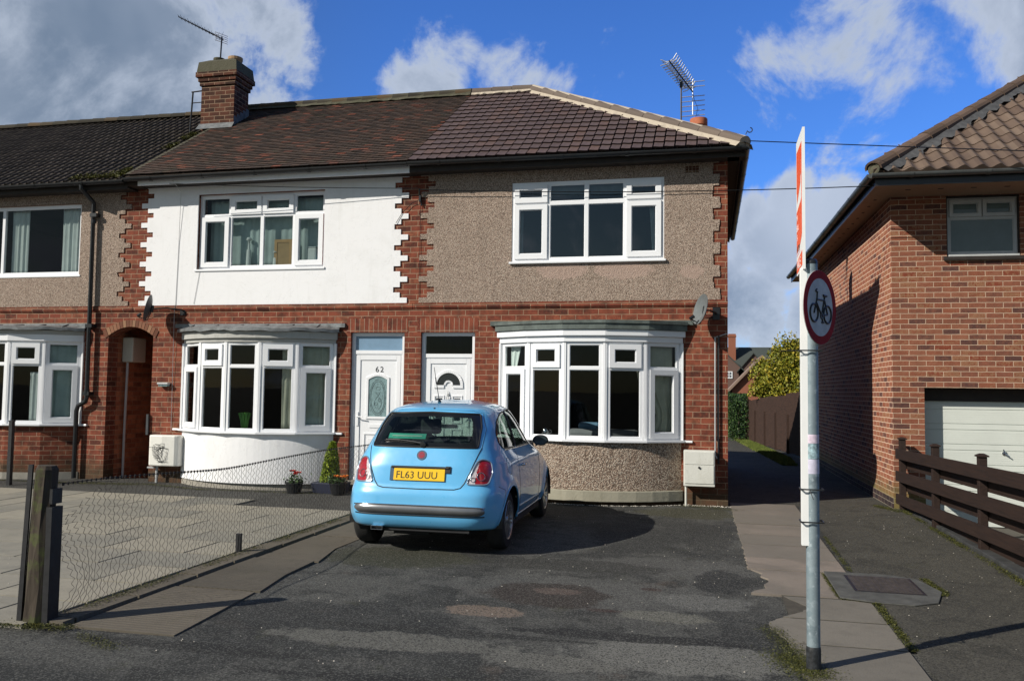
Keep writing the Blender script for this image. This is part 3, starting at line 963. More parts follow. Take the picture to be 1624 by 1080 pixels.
# ---------------------------------------------------------------- rooms: dark shells behind the openings
def room(parent, x0, x1, y0, y1, z0, z1):
    mb = MB()
    mb.face([(x0, y1, z0), (x1, y1, z0), (x1, y1, z1), (x0, y1, z1)])
    mb.face([(x0, y0, z0), (x0, y1, z0), (x0, y1, z1), (x0, y0, z1)])
    mb.face([(x1, y0, z0), (x1, y1, z0), (x1, y1, z1), (x1, y0, z1)])
    mb.face([(x0, y0, z1), (x1, y0, z1), (x1, y1, z1), (x0, y1, z1)])
    mb.face([(x0, y0, z0), (x1, y0, z0), (x1, y1, z0), (x0, y1, z0)])
    return mb.build('room', M_inside, parent, fix=False)

def curtain(name, label, x0, x1, z0, z1, y, mat, group, folds=6, amp=.02, taper=0.0, tie=None, cat='curtain', arc=None):
    """wavy hanging cloth; taper pulls the bottom in, tie=(z, pull) gathers it"""
    mb = MB()
    n = folds * 8; m_ = 14
    front = []
    for j in range(m_ + 1):
        z = z0 + (z1 - z0) * j / m_
        t = 1 - j / m_
        for i in range(n + 1):
            f = i / n
            xa, xb = x0, x1
            if tie:
                k = math.exp(-((z - tie[0]) / .35) ** 2) * tie[1]
                if tie[2] < 0: xb = xb - (xb - xa) * k
                else: xa = xa + (xb - xa) * k
            x = xa + (xb - xa) * (f + taper * t * (0 if taper == 0 else (-f if taper > 0 else (1 - f) * -1)) * 1)
            yo = y + amp * math.sin(f * folds * 2 * math.pi + .7 * math.sin(z * 2)) * (.6 + .4 * math.sin(f * 17 + 1))
            if arc: yo += arc(x)
            mb.v.append((x, yo, z))
    c = len(mb.v)
    mb.v.extend([(x, y_ + .006, z) for (x, y_, z) in mb.v[:c]])
    for j in range(m_):
        for i in range(n):
            a = j * (n + 1) + i
            mb.fi([a, a + 1, a + n + 2, a + n + 1]); mb.fi([c + a, c + a + n + 1, c + a + n + 2, c + a + 1])
    for j in range(m_):
        for a in (j * (n + 1), j * (n + 1) + n):
            mb.fi([a, a + n + 1, c + a + n + 1, c + a])
    for i in range(n):
        for a in (i, m_ * (n + 1) + i):
            mb.fi([a, c + a, c + a + 1, a + 1])
    o = mb.build(name, mat, smooth=True)
    tag(o, label, cat, group)
    return o
def bow(cx, w=2.7, sag=.5):
    h = w / 2; R_ = (h * h + sag * sag) / (2 * sag); c = R_ - sag
    return lambda x: -(math.sqrt(max(0, R_ * R_ - (x - cx) ** 2)) - c)
# ================================================================ TERRACED HOUSES
def Fwall(y):            # outward = -Y
    return lambda u, v, w: (u, y - w, v)

def front_door(parent, x0, x1, z0, z1, ztr, kind):
    d = empty('door', (0, 0, 0), parent=parent)
    F = Fwall(.06)
    fr = MB(); b = .055
    fr.fbox(F, x0, x0 + b, z0, z1, -.06, 0); fr.fbox(F, x1 - b, x1, z0, z1, -.06, 0)
    fr.fbox(F, x0 + b, x1 - b, z1 - b, z1, -.06, 0); fr.fbox(F, x0 + b, x1 - b, ztr - .03, ztr + .03, -.06, 0)
    fr.fbox(F, x0 + b, x1 - b, z0, z0 + .05, -.06, .0)
    # stepped inner edge
    for a, c in ((x0 + b, x0 + b + .02), (x1 - b - .02, x1 - b)):
        fr.fbox(F, a, c, z0 + .05, ztr - .03, -.05, -.012)
    fr.fbox(F, x0 + b + .02, x1 - b - .02, ztr - .05, ztr - .03, -.05, -.012)
    fr.build('frame', M_upvc, d, bevel=.004)
    gl = MB(); gl.face([F(x0 + b, ztr + .03, -.03), F(x1 - b, ztr + .03, -.03), F(x1 - b, z1 - b, -.03), F(x0 + b, z1 - b, -.03)])
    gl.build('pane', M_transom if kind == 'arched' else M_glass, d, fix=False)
    lf = MB(); a0, a1, c0, c1 = x0 + b + .022, x1 - b - .022, z0 + .055, ztr - .052
    lf.fbox(F, a0, a1, c0, c1, -.05, -.02)
    # outer sash border
    s = .07
    lf.fbox(F, a0, a0 + s, c0, c1, -.02, -.006); lf.fbox(F, a1 - s, a1, c0, c1, -.02, -.006)
    lf.fbox(F, a0 + s, a1 - s, c1 - s, c1, -.02, -.006); lf.fbox(F, a0 + s, a1 - s, c0, c0 + s, -.02, -.006)
    def mould(u0, u1, v0, v1, w=-.008, t=.022):
        lf.fbox(F, u0, u1, v0, v0 + t, -.02, w); lf.fbox(F, u0, u1, v1 - t, v1, -.02, w)
        lf.fbox(F, u0, u0 + t, v0 + t, v1 - t, -.02, w); lf.fbox(F, u1 - t, u1, v0 + t, v1 - t, -.02, w)
    cx = (x0 + x1) / 2
    gp = MB()
    if kind == 'arched':
        u0, u1, v0, v1 = cx - .16, cx + .15, 1.16, 1.74
        arcp = [(u0 + (u1 - u0) * k / 12, v1 + .055 * math.sin(math.pi * k / 12)) for k in range(13)]
        poly = [(u0, v0), (u1, v0)] + arcp[::-1]
        gp.face([F(u, v, -.017) for u, v in poly])
        outer = [(u0 - .04, v0 - .04), (u1 + .04, v0 - .04)] + [(cx + (u - cx) * 1.26, v + .035) for u, v in arcp[::-1]]
        for k in range(len(poly)):
            k2 = (k + 1) % len(poly)
            lf.hexa([F(*outer[k], -.02), F(*outer[k2], -.02), F(*poly[k2], -.02), F(*poly[k], -.02), F(*outer[k], -.004), F(*outer[k2], -.004), F(*poly[k2], -.004), F(*poly[k], -.004)])
        mould(cx - .23, cx + .22, .28, .90); lf.fbox(F, cx - .16, cx + .15, .36, .82, -.02, -.012)
        gp.build('obscured_pane', M_frosted, d, fix=False)
        le = MB()   # lead lines of the oval motif
        ov = [(cx - .005 + .115 * math.cos(t * math.pi / 16), 1.46 + .25 * math.sin(t * math.pi / 16)) for t in range(33)]
        le.tube([F(u, v, -.015) for u, v in ov], .0022, 4)
        ov = [(cx - .005 + .135 * math.cos(t * math.pi / 16), 1.46 + .28 * math.sin(t * math.pi / 16)) for t in range(33)]
        le.tube([F(u, v, -.015) for u, v in ov], .0016, 4)
        for s_ in (0, 1):
            pts = [(cx + (.012 + .05 * math.sin(k * .55)) * (1 if s_ else -1), 1.27 + .035 * k) for k in range(9)]
            le.tube([F(u, v, -.015) for u, v in pts], .0016, 4)
        for (uu, vv, rr) in ((cx, 1.60, .035), (cx + .03, 1.42, .028), (cx - .03, 1.36, .024)):
            le.tube([F(uu + rr * math.cos(t * math.pi / 6), vv + rr * .8 * math.sin(t * math.pi / 6), -.015) for t in range(13)], .0016, 4)
        le.build('leadwork', M_blackmet, d)
        lb = MB(); lb.fbox(F, cx - .14, cx + .14, .985, 1.045, -.02, -.010); lb.fbox(F, cx + .12, cx + .15, .98, 1.05, -.02, -.004)
        lb.build('letter_box', M_upvc, d, bevel=.003)
        kn = MB(); kn.tube([F(cx - .01, .86, -.0), F(cx - .01, .84, .02), F(cx - .03, .80, .02), F(cx + .01, .79, .02)], .007, 6)
        hx = a0 + .035; hz = 1.13
        for q, (ch, dx) in enumerate((('6', -.035), ('2', .045))):
            text_obj('house_number', ch, F(cx + dx - .02, 1.86, -.018), .125, M_black, d, rot=(R(90), 0, 0), ext=.002)
    else:
        # sunburst fan light
        rc, zc = cx + .005, 1.665
        def ring(r, k, n=20): t = math.pi * k / n; return (rc + r * math.cos(t), zc + r * math.sin(t))
        for k in range(20):
            A_, B_, C_, D_ = ring(.235, k), ring(.235, k + 1), ring(.19, k + 1), ring(.19, k)
            lf.hexa([F(*A_, -.02), F(*B_, -.02), F(*C_, -.02), F(*D_, -.02), F(*A_, -.003), F(*B_, -.003), F(*C_, -.003), F(*D_, -.003)])
            gp.face([F(*ring(.19, k), -.016), F(*ring(.19, k + 1), -.016), F(*ring(.075, k + 1), -.016), F(*ring(.075, k), -.016)])
            A_, B_, C_, D_ = ring(.075, k), ring(.075, k + 1), ring(.045, k + 1), ring(.045, k)
            lf.hexa([F(*A_, -.02), F(*B_, -.02), F(*C_, -.02), F(*D_, -.02), F(*A_, -.003), F(*B_, -.003), F(*C_, -.003), F(*D_, -.003)])
        lf.fbox(F, rc - .235, rc - .07, zc - .045, zc, -.02, -.003); lf.fbox(F, rc + .07, rc + .235, zc - .045, zc, -.02, -.003)
        for uu in (cx - .145, cx + .145):
            mould(uu - .085, uu + .085, 1.33, 1.51, t=.02)
            gp.face([F(uu - .05, 1.375, -.016), F(uu + .05, 1.375, -.016), F(uu + .05, 1.465, -.016), F(uu - .05, 1.465, -.016)])
            mould(uu - .095, uu + .085, .30, .80); mould(uu - .095, uu + .085, .85, 1.0)
        for uu in (cx - .145, cx + .145):
            mould(uu - .085, uu + .085, 1.08, 1.27, t=.02)
            gp.face([F(uu - .05, 1.125, -.016), F(uu + .05, 1.125, -.016), F(uu + .05, 1.225, -.016), F(uu - .05, 1.225, -.016)])
        gp.build('dark_pane', simple('door_dark_glass', (.02, .025, .03), .1, var=.1), d, fix=False)
        kn = MB(); kn.lathe([(0, .0), (.02, .002), (.02, .012), (.0, .016)], F(cx, 1.52, -.005), 'y', 10)
        kn.tube([F(cx - .0, 1.575, -.004), F(cx, 1.52, .018), F(cx - .02, 1.46, .02), F(cx, 1.435, .02), F(cx + .02, 1.46, .02), F(cx, 1.52, .018)], .006, 6)
        lb = MB(); lb.fbox(F, cx - .15, cx + .15, 1.015, 1.065, -.02, -.004); lb.build('letter_box', M_black, d, bevel=.003)
        hx = a1 - .035; hz = 1.15
    kn.build('knocker', M_alu, d)
    lf.build('leaf', M_upvc_door, d, bevel=.003)
    hb = MB(); hb.fbox(F, hx - .018, hx + .018, hz - .12, hz + .1, -.006, .006)
    hb.tube([F(hx, hz + .03, .005), F(hx, hz + .03, .045), F(hx + (.11 if kind == 'arched' else -.11), hz + .02, .05)], .009, 6)
    hb.build('handle', M_upvc, d)
    th = MB(); th.box(x0 - .02, x1 + .02, -.03, .08, z0 - .06, z0 - .001); th.build('threshold', M_concrete, d)
    if z0 > .05:
        st = MB(); st.box(x0 - .03, x1 + .03, -.10, .2, -.05, z0 - .062); st.build('step', M_kerb, d)
    return d

def text_obj(name, txt, loc, size, mat, parent, rot=(R(90), 0, 0), ext=.002, align='LEFT', sx=1.0):
    cu = bpy.data.curves.new(name + '_curve', 'FONT')
    cu.body = txt; cu.size = size; cu.extrude = ext; cu.align_x = align; cu.resolution_u = 3
    tmp = bpy.data.objects.new('tmp_text', cu); col.objects.link(tmp)
    dg = bpy.context.evaluated_depsgraph_get()
    me = bpy.data.meshes.new_from_object(tmp.evaluated_get(dg))
    bpy.data.objects.remove(tmp); bpy.data.curves.remove(cu)
    me.name = name
    me.materials.clear(); me.materials.append(mat)
    o = bpy.data.objects.new(name, me); col.objects.link(o)
    o.location = loc; o.rotation_euler = rot; o.scale = (sx, 1, 1)
    if parent is not None: o.parent = parent
    return o

WX = {'r': (-4.5, .26), 'm': (-9.5, -4.5), 'l': (-14.6, -9.5)}
def house(label):
    return tag(empty('terraced_house', (0, 0, 0)), label, 'house', 'row of terraced houses')
HR = house('end terrace house clad in beige pebbledash with a new purple tiled hipped roof')
HM = house('middle terrace house with smooth white painted upper wall and old clay tile roof')
HL = house('terrace house beside the arched passage with pebbledash and dark mossy roof')
for h, x in ((HR, -2.1), (HM, -7), (HL, -12)):
    pass

def toe(c, dirn):
    w = [.10, .22, .33, .22]
    return lambda j: c + dirn * w[(j) % 4]

# --- right house
hr = dict(door=(-4.36, -3.49, 0.0, 2.48), bay=(-3.07, -.39, .92, 2.44), win=(-2.93, -.64, 3.53, 4.76))
mb = MB()
wall_holes(mb, -4.5, .26, -.3, 4.97, list(hr.values()))
# side and back walls
mb.face([(.26, 0, -.3), (.26, 6.7, -.3), (.26, 6.7, 4.97), (.26, 0, 4.97)])
mb.face([(.01, .25, -.3), (.01, .25, 4.97), (.01, 6.7, 4.97), (.01, 6.7, -.3)])
mb.face([(.26, 6.7, -.3), (-4.5, 6.7, -.3), (-4.5, 6.7, 4.97), (.26, 6.7, 4.97)])
mb.face([(-4.5, .25, -.3), (-4.5, 6.7, -.3), (-4.5, 6.7, 4.97), (-4.5, .25, 4.97)])
mb.build('wall', M_brick, HR, fix=False)
pl = MB(); toothed_panel(pl, toe(-4.5, 1), lambda j: .26 - (.20 if (j // 2) % 2 else .11), 2.94, 4.96, [hr['win']], rs=1)
pl.build('pebbledash_panel', M_pebble, HR, fix=False)
# --- middle house
hm = dict(door=(-5.53, -4.63, 0.10, 2.48), bay=(-8.49, -5.79, .90, 2.43), win=(-8.32, -6.03, 3.52, 4.79), arch=(-9.5, -9.10, -.3, 2.60))
mb = MB(); wall_holes(mb, -9.5, -4.5, -.3, 4.97, list(hm.values()))
mb.face([(-4.505, 6.7, -.3), (-9.5, 6.7, -.3), (-9.5, 6.7, 4.97), (-4.505, 6.7, 4.97)])
mb.face([(-9.10, .25, -.3), (-9.10, 6.7, -.3), (-9.10, 6.7, 2.7), (-9.10, .25, 2.7)])
mb.build('wall', M_brick, HM, fix=False)
pl = MB(); toothed_panel(pl, toe(-9.5, 1), toe(-4.5, -1), 2.94, 4.96, [hm['win']], t=.02)
pl.build('white_render_panel', M_white_render, HM, fix=False)
# --- left house
hl = dict(bay=(-13.17, -10.47, .93, 2.45), win=(-13.9, -10.60, 3.48, 4.73), arch=(-9.97, -9.5, -.3, 2.60))
mb = MB(); wall_holes(mb, -14.6, -9.5, -.3, 4.97, list(hl.values()))
mb.face([(-9.505, 6.7, -.3), (-14.6, 6.7, -.3), (-14.6, 6.7, 4.97), (-9.505, 6.7, 4.97)])
mb.build('wall', M_brick, HL, fix=False)
pw = MB()
pw.face([(-9.97, .25, -.3), (-9.97, 7.5, -.3), (-9.97, 7.5, 2.7), (-9.97, .25, 2.7)])
pw.build('passage_wall', M_brick_pass, HL, fix=False)
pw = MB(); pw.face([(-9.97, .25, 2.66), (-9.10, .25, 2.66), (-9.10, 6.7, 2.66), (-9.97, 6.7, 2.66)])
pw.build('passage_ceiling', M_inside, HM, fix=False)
pl = MB(); toothed_panel(pl, lambda j: -14.6, toe(-9.5, -1), 2.94, 4.96, [hl['win']], rs=1)
pl.build('pebbledash_panel', M_pebble, HL, fix=False)

# spandrels, arch ring
def arch_z(x, off=0):
    c, hw = -9.535, .435; t = (x - c) / hw
    return 2.43 + off + .155 * (1 - t * t)
mb = MB(); N_ = 14
for k in range(N_):
    xa = -9.97 + .87 * k / N_; xb = -9.97 + .87 * (k + 1) / N_
    mb.face([(xa, 0, arch_z(xa)), (xb, 0, arch_z(xb)), (xb, 0, 2.60), (xa, 0, 2.60)])
    mb.face([(xa, 0, arch_z(xa)), (xa, .25, arch_z(xa)), (xb, .25, arch_z(xb)), (xb, 0, arch_z(xb))])
mb.build('arch_spandrel', M_brick, HM, fix=False)
mb = MB(); N_ = 17
for k in range(N_):
    xa = -10.02 + .97 * (k + .05) / N_; xb = -10.02 + .97 * (k + .93) / N_
    def P(x, o, y):
        c = -9.535; t = (x - c) / .435; nx = t * .3; return (x + nx * o * 1.6, y, 2.43 + .155 * (1 - t * t) + o)
    u = random.random()
    p = [P(xa, .002, -.012), P(xb, .002, -.012), P(xb, .115, -.012), P(xa, .115, -.012)]
    q = [(a, .0, c) for a, b_, c in p]
    i = len(mb.v); mb.v.extend(p + q)
    for f in ((0, 1, 2, 3), (0, 4, 5, 1), (1, 5, 6, 2), (2, 6, 7, 3), (3, 7, 4, 0)): mb.fi([i + a for a in f], uv=(u, u))
mb.build('arch_ring', tile_mat('arch_bricks', [(0, (.13, .05, .03)), (.5, (.24, .11, .065)), (1, (.30, .17, .10))], .9, .3), HM)

# string course and soldier lintels on each house
for h, (a, b) in ((HR, (-4.498, .262)), (HM, (-9.498, -4.502)), (HL, (-14.6, -9.502))):
    sc_ = MB()
    sc_.box(a, b, -.030, .0, 2.862, 2.935); sc_.box(a, b, -.014, .0, 2.838, 2.8615)
    sc_.build('string_course', M_brick, h, bevel=.004)
for h, (a, b) in ((HR, (-4.42, -3.44)), (HM, (-5.60, -4.57))):
    so = MB(); so.box(a, b, -.004, 0, 2.481, 2.70); so.build('door_lintel', M_brick_v, h)

# floors and ceilings: the houses are hollow
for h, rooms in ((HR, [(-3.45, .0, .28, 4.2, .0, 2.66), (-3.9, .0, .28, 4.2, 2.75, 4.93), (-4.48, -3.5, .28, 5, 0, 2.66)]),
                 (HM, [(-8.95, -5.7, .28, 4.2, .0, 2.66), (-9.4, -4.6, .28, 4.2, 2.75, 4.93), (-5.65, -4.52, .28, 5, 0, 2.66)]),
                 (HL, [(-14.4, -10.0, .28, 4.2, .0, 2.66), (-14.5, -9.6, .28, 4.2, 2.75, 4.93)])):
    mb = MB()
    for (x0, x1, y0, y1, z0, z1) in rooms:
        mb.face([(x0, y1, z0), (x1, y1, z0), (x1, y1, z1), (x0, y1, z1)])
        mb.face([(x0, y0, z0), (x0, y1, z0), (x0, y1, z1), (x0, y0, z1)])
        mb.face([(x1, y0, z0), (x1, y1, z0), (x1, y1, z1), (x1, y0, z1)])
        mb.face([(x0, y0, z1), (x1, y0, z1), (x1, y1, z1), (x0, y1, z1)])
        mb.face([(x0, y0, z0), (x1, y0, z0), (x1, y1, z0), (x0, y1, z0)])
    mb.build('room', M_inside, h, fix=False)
    # bay floors/ceilings
bays = [(HR, -1.73, 2.68, .92, 1.93, 2.305, 'pebble'), (HM, -7.14, 2.70, .90, 1.92, 2.30, 'white'), (HL, -11.82, 2.70, .93, 1.93, 2.32, 'brick')]
for h, cx, w, zs, zt, zh, kind in bays:
    bay_window(h, cx, w, zs, zt, zh)
    base = empty('bay_base', (0, 0, 0), parent=h)
    a = MB(); P = arc_pts(cx, w, .5, 24 if kind != 'brick' else 5)
    z0b = {'pebble': .21, 'white': .10, 'brick': .12}[kind]
    s = 0
    for p, q in zip(P[:-1], P[1:]):
        L = (q - p).length
        a.face([(p.x, p.y, z0b), (q.x, q.y, z0b), (q.x, q.y, zs - .034), (p.x, p.y, zs - .034)], uv=[(s, z0b), (s + L, z0b), (s + L, zs), (s, zs)]); s += L
    top = [(p.x, p.y, zs - .036) for p in P] + [(P[-1].x, .26, zs - .036), (P[0].x, .26, zs - .036)]
    a.face(top)
    a.build('wall', {'pebble': M_pebble_big, 'white': M_white_render, 'brick': M_brick}[kind], base, smooth=False, fix=False)
    pz = MB()
    if kind == 'pebble':
        arc_band(pz, cx, w + .02, .5, 0, .03, .055, .208, n=12); pz.build('plinth', M_plinth, base, bevel=.01)
        pz = MB(); arc_band(pz, cx, w - .1, .42, 0, 0, -.1, .0545, n=12); pz.build('footing', M_brick, base)
    elif kind == 'white':
        arc_band(pz, cx, w - .04, .46, 0, 0, -.1, .0995, n=12); pz.build('footing', M_concrete, base)
    else:
        arc_band(pz, cx, w, .5, 0, .02, -.1, .118); pz.build('footing', M_concrete, base)
    # head: fascia, soffit board and little roof
    hd = empty('bay_roof', (0, 0, 0), parent=h)
    f = MB()
    if kind == 'pebble':
        arc_band(f, cx, w, .5, 0, .035, zh + .001, zh + .085); arc_band(f, cx, w + .02, .5, 0, .075, zh + .086, zh + .175)
        f.build('fascia', M_upvc, hd, bevel=.008)
        f = MB(); arc_band(f, cx, w + .04, .5, 0, .10, zh + .176, zh + .262); f.build('felt_edge', M_felt, hd, bevel=.006)
        f = MB(); zr = zh + .263; top0 = zh + .30
    elif kind == 'white':
        arc_band(f, cx, w, .5, 0, .02, zh + .001, zh + .06, n=12); arc_band(f, cx, w, .5, 0, .06, zh + .061, zh + .175, n=12)
        f.build('fascia', M_grey_fascia, hd, bevel=.008)
        f = MB(); zr = zh + .176; top0 = zh + .29
    else:
        arc_band(f, cx, w, .5, 0, .04, zh + .001, zh + .12); f.build('fascia', M_upvc, hd, bevel=.008)
        f = MB(); arc_band(f, cx, w, .5, 0, .05, zh + .121, zh + .19); f.build('upper_fascia', M_grey_fascia, hd, bevel=.008)
        f = MB(); zr = zh + .191; top0 = zh + .29
    nn = 24 if kind != 'pebble' else 5
    P = arc_pts(cx, w + .04, .5, nn, 0, .12)
    rnd = random.Random(5)
    lo = [Vector((p.x, p.y, zr + (rnd.uniform(-.012, .014) if kind != 'pebble' else 0))) for p in P]
    for k in range(len(P) - 1):
        p, q = lo[k], lo[k + 1]
        pu, qu = Vector((p.x * .98 + cx * .02, min(0, p.y + .12) * .9, top0 - .02)), Vector((q.x * .98 + cx * .02, min(0, q.y + .12) * .9, top0 - .02))
        pw_, qw = Vector((pu.x, .0, top0)), Vector((qu.x, .0, top0))
        f.face([p, q, q + Vector((0, 0, .045)), p + Vector((0, 0, .045))])
        f.face([p + Vector((0, 0, .045)), q + Vector((0, 0, .045)), qu, pu]); f.face([pu, qu, qw, pw_])
        f.face([p, (p.x, .02, zr), (q.x, .02, zr), q])
    # lapped flashing along the wall
    f.box(cx - w / 2 - .17, cx + w / 2 + .17, -.045, -.001, top0 - .03, top0 + .035)
    if kind != 'pebble':
        for k in range(6):
            xx = cx - w / 2 + w * (k + .5) / 6; f.tube([(xx, -.5 + .3 * abs(xx - cx) / w * 2, zr + .06), (xx, -.1, top0 + .01)], .012, 6)
    f.build('lead_flashing' if kind != 'pebble' else 'felt_cover', M_lead if kind != 'pebble' else M_felt, hd, fix=False)
    # ceiling & sides inside the bay
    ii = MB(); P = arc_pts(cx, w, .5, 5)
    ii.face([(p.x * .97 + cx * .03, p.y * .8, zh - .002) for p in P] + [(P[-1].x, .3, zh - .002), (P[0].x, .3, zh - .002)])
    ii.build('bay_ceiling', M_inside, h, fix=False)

# upper windows
grid_window(HR, Fwall(-.005), [-2.93, -2.365, -1.785, -1.205, -.64], 3.545, 4.43, 4.76, (0, 3), (0, 3), gmat=M_glass_up)
grid_window(HM, Fwall(.05), [-8.32, -7.755, -7.17, -6.59, -6.03], 3.535, 4.43, 4.79, (1, 2), (0, 3), sillw=.09)
grid_window(HL, Fwall(.03), [-13.9, -12.24, -10.60], 3.49, None, 4.73, (), (), sillw=.06)

front_door(HR, -4.36, -3.49, .01, 2.48, 2.12, 'fan')
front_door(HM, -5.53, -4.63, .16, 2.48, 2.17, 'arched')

# ---------------------------------------------------------------- roofs
def roof_part(h, name='roof'):
    return empty(name, (0, 0, 0), parent=h)
def z_at(y, dz=0): return EZ + dz + (y - EY) * (RZ - EZ) / (RY - EY)
random.seed(11)
# right: hipped
rf = roof_part(HR)
mb = MB()
prof = [(0, -.014), (.03, .012), (.14, .013), (.5, .006), (.885, .004)]
x_h = lambda b: 5.0 - 3.8 * b / SL
tile_field(mb, (-4.5, EY, EZ), (1, 0, 0), Bv, 16, .268, lambda b: -.0, x_h, .155, prof, 0, .026, stagger=False, under=.03)
mb.build('tiles', M_tile_new, rf, fix=False)
mb = MB()   # boarding under the tiles, hip side and rear slopes
C_ = (.50, EY, EZ); Rr = (-3.3, RY, RZ); Cb = (.50, 2 * RY - EY, EZ)
dn = Vector((0, 0, -.03))
mb.face([(-4.5, EY, EZ - .03), (.5, EY, EZ - .03), (-3.3, RY, RZ - .03), (-4.5, RY, RZ - .03)])
mb.face([C_, Cb, Rr]); mb.face([(-4.5, 2 * RY - EY, EZ), (-4.5, RY, RZ), Rr, Cb])
mb.build('roof_deck', M_deck, rf, fix=False)
def ridge_run(mb, p, q, n, r=.11, gap=.012, m=0, sag=0):
    p, q = Vector(p), Vector(q); d = (q - p); L = d.length; d.normalize()
    side = d.cross(Vector((0, 0, 1))).normalized(); upv = side.cross(d).normalized()
    for k in range(n):
        a = p + d * (L * k / n + gap / 2); b = p + d * (L * (k + 1) / n - gap / 2)
        u = random.random(); a = a + upv * random.uniform(-.004, .006)
        prev = None
        for j in range(9):
            t = -.15 + (math.pi + .3) * j / 8
            off = side * (r * math.cos(t)) + upv * (r * .8 * math.sin(t))
            off2 = side * (r * .93 * math.cos(t)) + upv * (r * .74 * math.sin(t))
            cur = (a + off, b + off2)
            if prev: mb.face([prev[0], cur[0], cur[1], prev[1]], uv=(u, u))
            prev = cur
        # end lip
        pr = None
        for j in range(9):
            t = -.15 + (math.pi + .3) * j / 8
            o1 = side * (r * math.cos(t)) + upv * (r * .8 * math.sin(t)); o2 = side * (r * .8 * math.cos(t)) + upv * (r * .6 * math.sin(t))
            cur = (a + o1, a + o2)
            if pr: mb.face([pr[0], cur[0], cur[1], pr[1]], uv=(u, u))
            pr = cur
def mortar_run(mb, p, q, w=.15, h=.05, n=40, low=.02):
    p, q = Vector(p), Vector(q); d = (q - p).normalized(); side = d.cross(Vector((0, 0, 1))).normalized(); upv = side.cross(d).normalized()
    for s in (-1, 1):
        pr = None
        for k in range(n + 1):
            c = p + (q - p) * k / n
            wj = w * (1 + random.uniform(-.15, .15))
            cur = (c + upv * h, c + side * s * w * .72 + upv * (h * .3), c + side * s * wj - upv * (low + .03))
            if pr:
                mb.face([pr[0], cur[0], cur[1], pr[1]]); mb.face([pr[1], cur[1], cur[2], pr[2]])
            pr = cur
mb = MB(); ridge_run(mb, (-3.3, RY, RZ + .015), (.50, EY + .0, EZ + .025), 13, .12, .02); ridge_run(mb, (-4.5, RY, RZ + .02), (-3.3, RY, RZ + .02), 3, .125)
mb.build('ridge_tiles', M_ridge_new, rf, fix=False)
mb = MB(); mortar_run(mb, (-3.3, RY, RZ + .0), (.50, EY, EZ + .01), .168, .02, 60, .03); mortar_run(mb, (-4.5, RY, RZ + .0), (-3.25, RY, RZ + .0), .16, .02, 20)
mb.tube([(-4.5, RY, RZ + .015), (-3.3, RY, RZ + .015), (.49, EY + .01, EZ + .02)], .103, 16)
mb.build('mortar', M_cement, rf, fix=False)
# middle: plain clay tiles
rf = roof_part(HM)
mb = MB()
tile_field(mb, (-9.46, EY, EZ + .01), (1, 0, 0), Bv, 42, .1015, lambda b: 0, lambda b: 4.95, .165, [(0, 0), (.02, .004), (.97, .004), (1, -.004)], 0, .015, jit=.009, under=.012)
mb.build('tiles', M_tile_old, rf, fix=False)
mb = MB(); mb.face([(-9.5, EY, EZ - .02), (-4.5, EY, EZ - .02), (-4.5, RY, RZ - .02), (-9.5, RY, RZ - .02)])
mb.face([(-9.5, 2 * RY - EY, EZ), (-9.5, RY, RZ), (-4.5, RY, RZ), (-4.5, 2 * RY - EY, EZ)]); mb.build('roof_deck', M_tile_old, rf, fix=False)
mb = MB(); ridge_run(mb, (-9.4, RY, RZ + .02), (-4.52, RY, RZ + .03), 15, .12, .012); mb.build('ridge_tiles', M_ridge_old, rf, fix=False)
mb = MB(); mb.tube([(-9.4, RY, RZ + .005), (-4.52, RY, RZ + .015)], .115, 12); mortar_run(mb, (-9.4, RY, RZ), (-4.52, RY, RZ), .17, .02, 60); mb.build('mortar', M_pot_old, rf)
# left: dark grooved tiles
rf = roof_part(HL)
mb = MB()
prof = [(0, .0), (.14, .026), (.26, .030), (.38, .026), (.52, .0), (1.0, -.002)]
tile_field(mb, (-20.0, EY, EZ - .07), (1, 0, 0), Bv, 17, .252, lambda b: 0, lambda b: 10.50, .15, prof, 0, .016, jit=.004, stagger=False, under=.008)
mb.build('tiles', M_tile_dark, rf, fix=False)
mb = MB(); mb.face([(-20, EY, EZ - .10), (-9.5, EY, EZ - .10), (-9.5, RY, RZ - .10), (-20, RY, RZ - .10)])
mb.face([(-20, 2 * RY - EY, EZ - .08), (-20, RY, RZ - .08), (-9.5, RY, RZ - .08), (-9.5, 2 * RY - EY, EZ - .08)]); mb.build('roof_deck', M_tile_dark, rf, fix=False)
mb = MB(); ridge_run(mb, (-20, RY, RZ - .05), (-9.5, RY, RZ - .05), 32, .12, .012); mb.build('ridge_tiles', M_ridge_old, rf, fix=False)
mb = MB()   # cement fillet between the two roofs, irregular
pr = None
for k in range(60):
    t = k / 59; y = EY + .02 + (RY - EY) * t; z = z_at(y)
    w_ = .05 + .02 * math.sin(k * 1.3) + random.uniform(-.012, .012)
    cur = [(-9.52 - w_, y, z - .055), (-9.50 - w_ * .4, y, z + .015), (-9.47 + random.uniform(0, .015), y, z + .03), (-9.44 + random.uniform(0, .02), y, z + .024)]
    if pr:
        for i in range(3): mb.face([pr[i], pr[i + 1], cur[i + 1], cur[i]])
    pr = cur
mb.build('cement_fillet', M_pot_old, rf, fix=False)

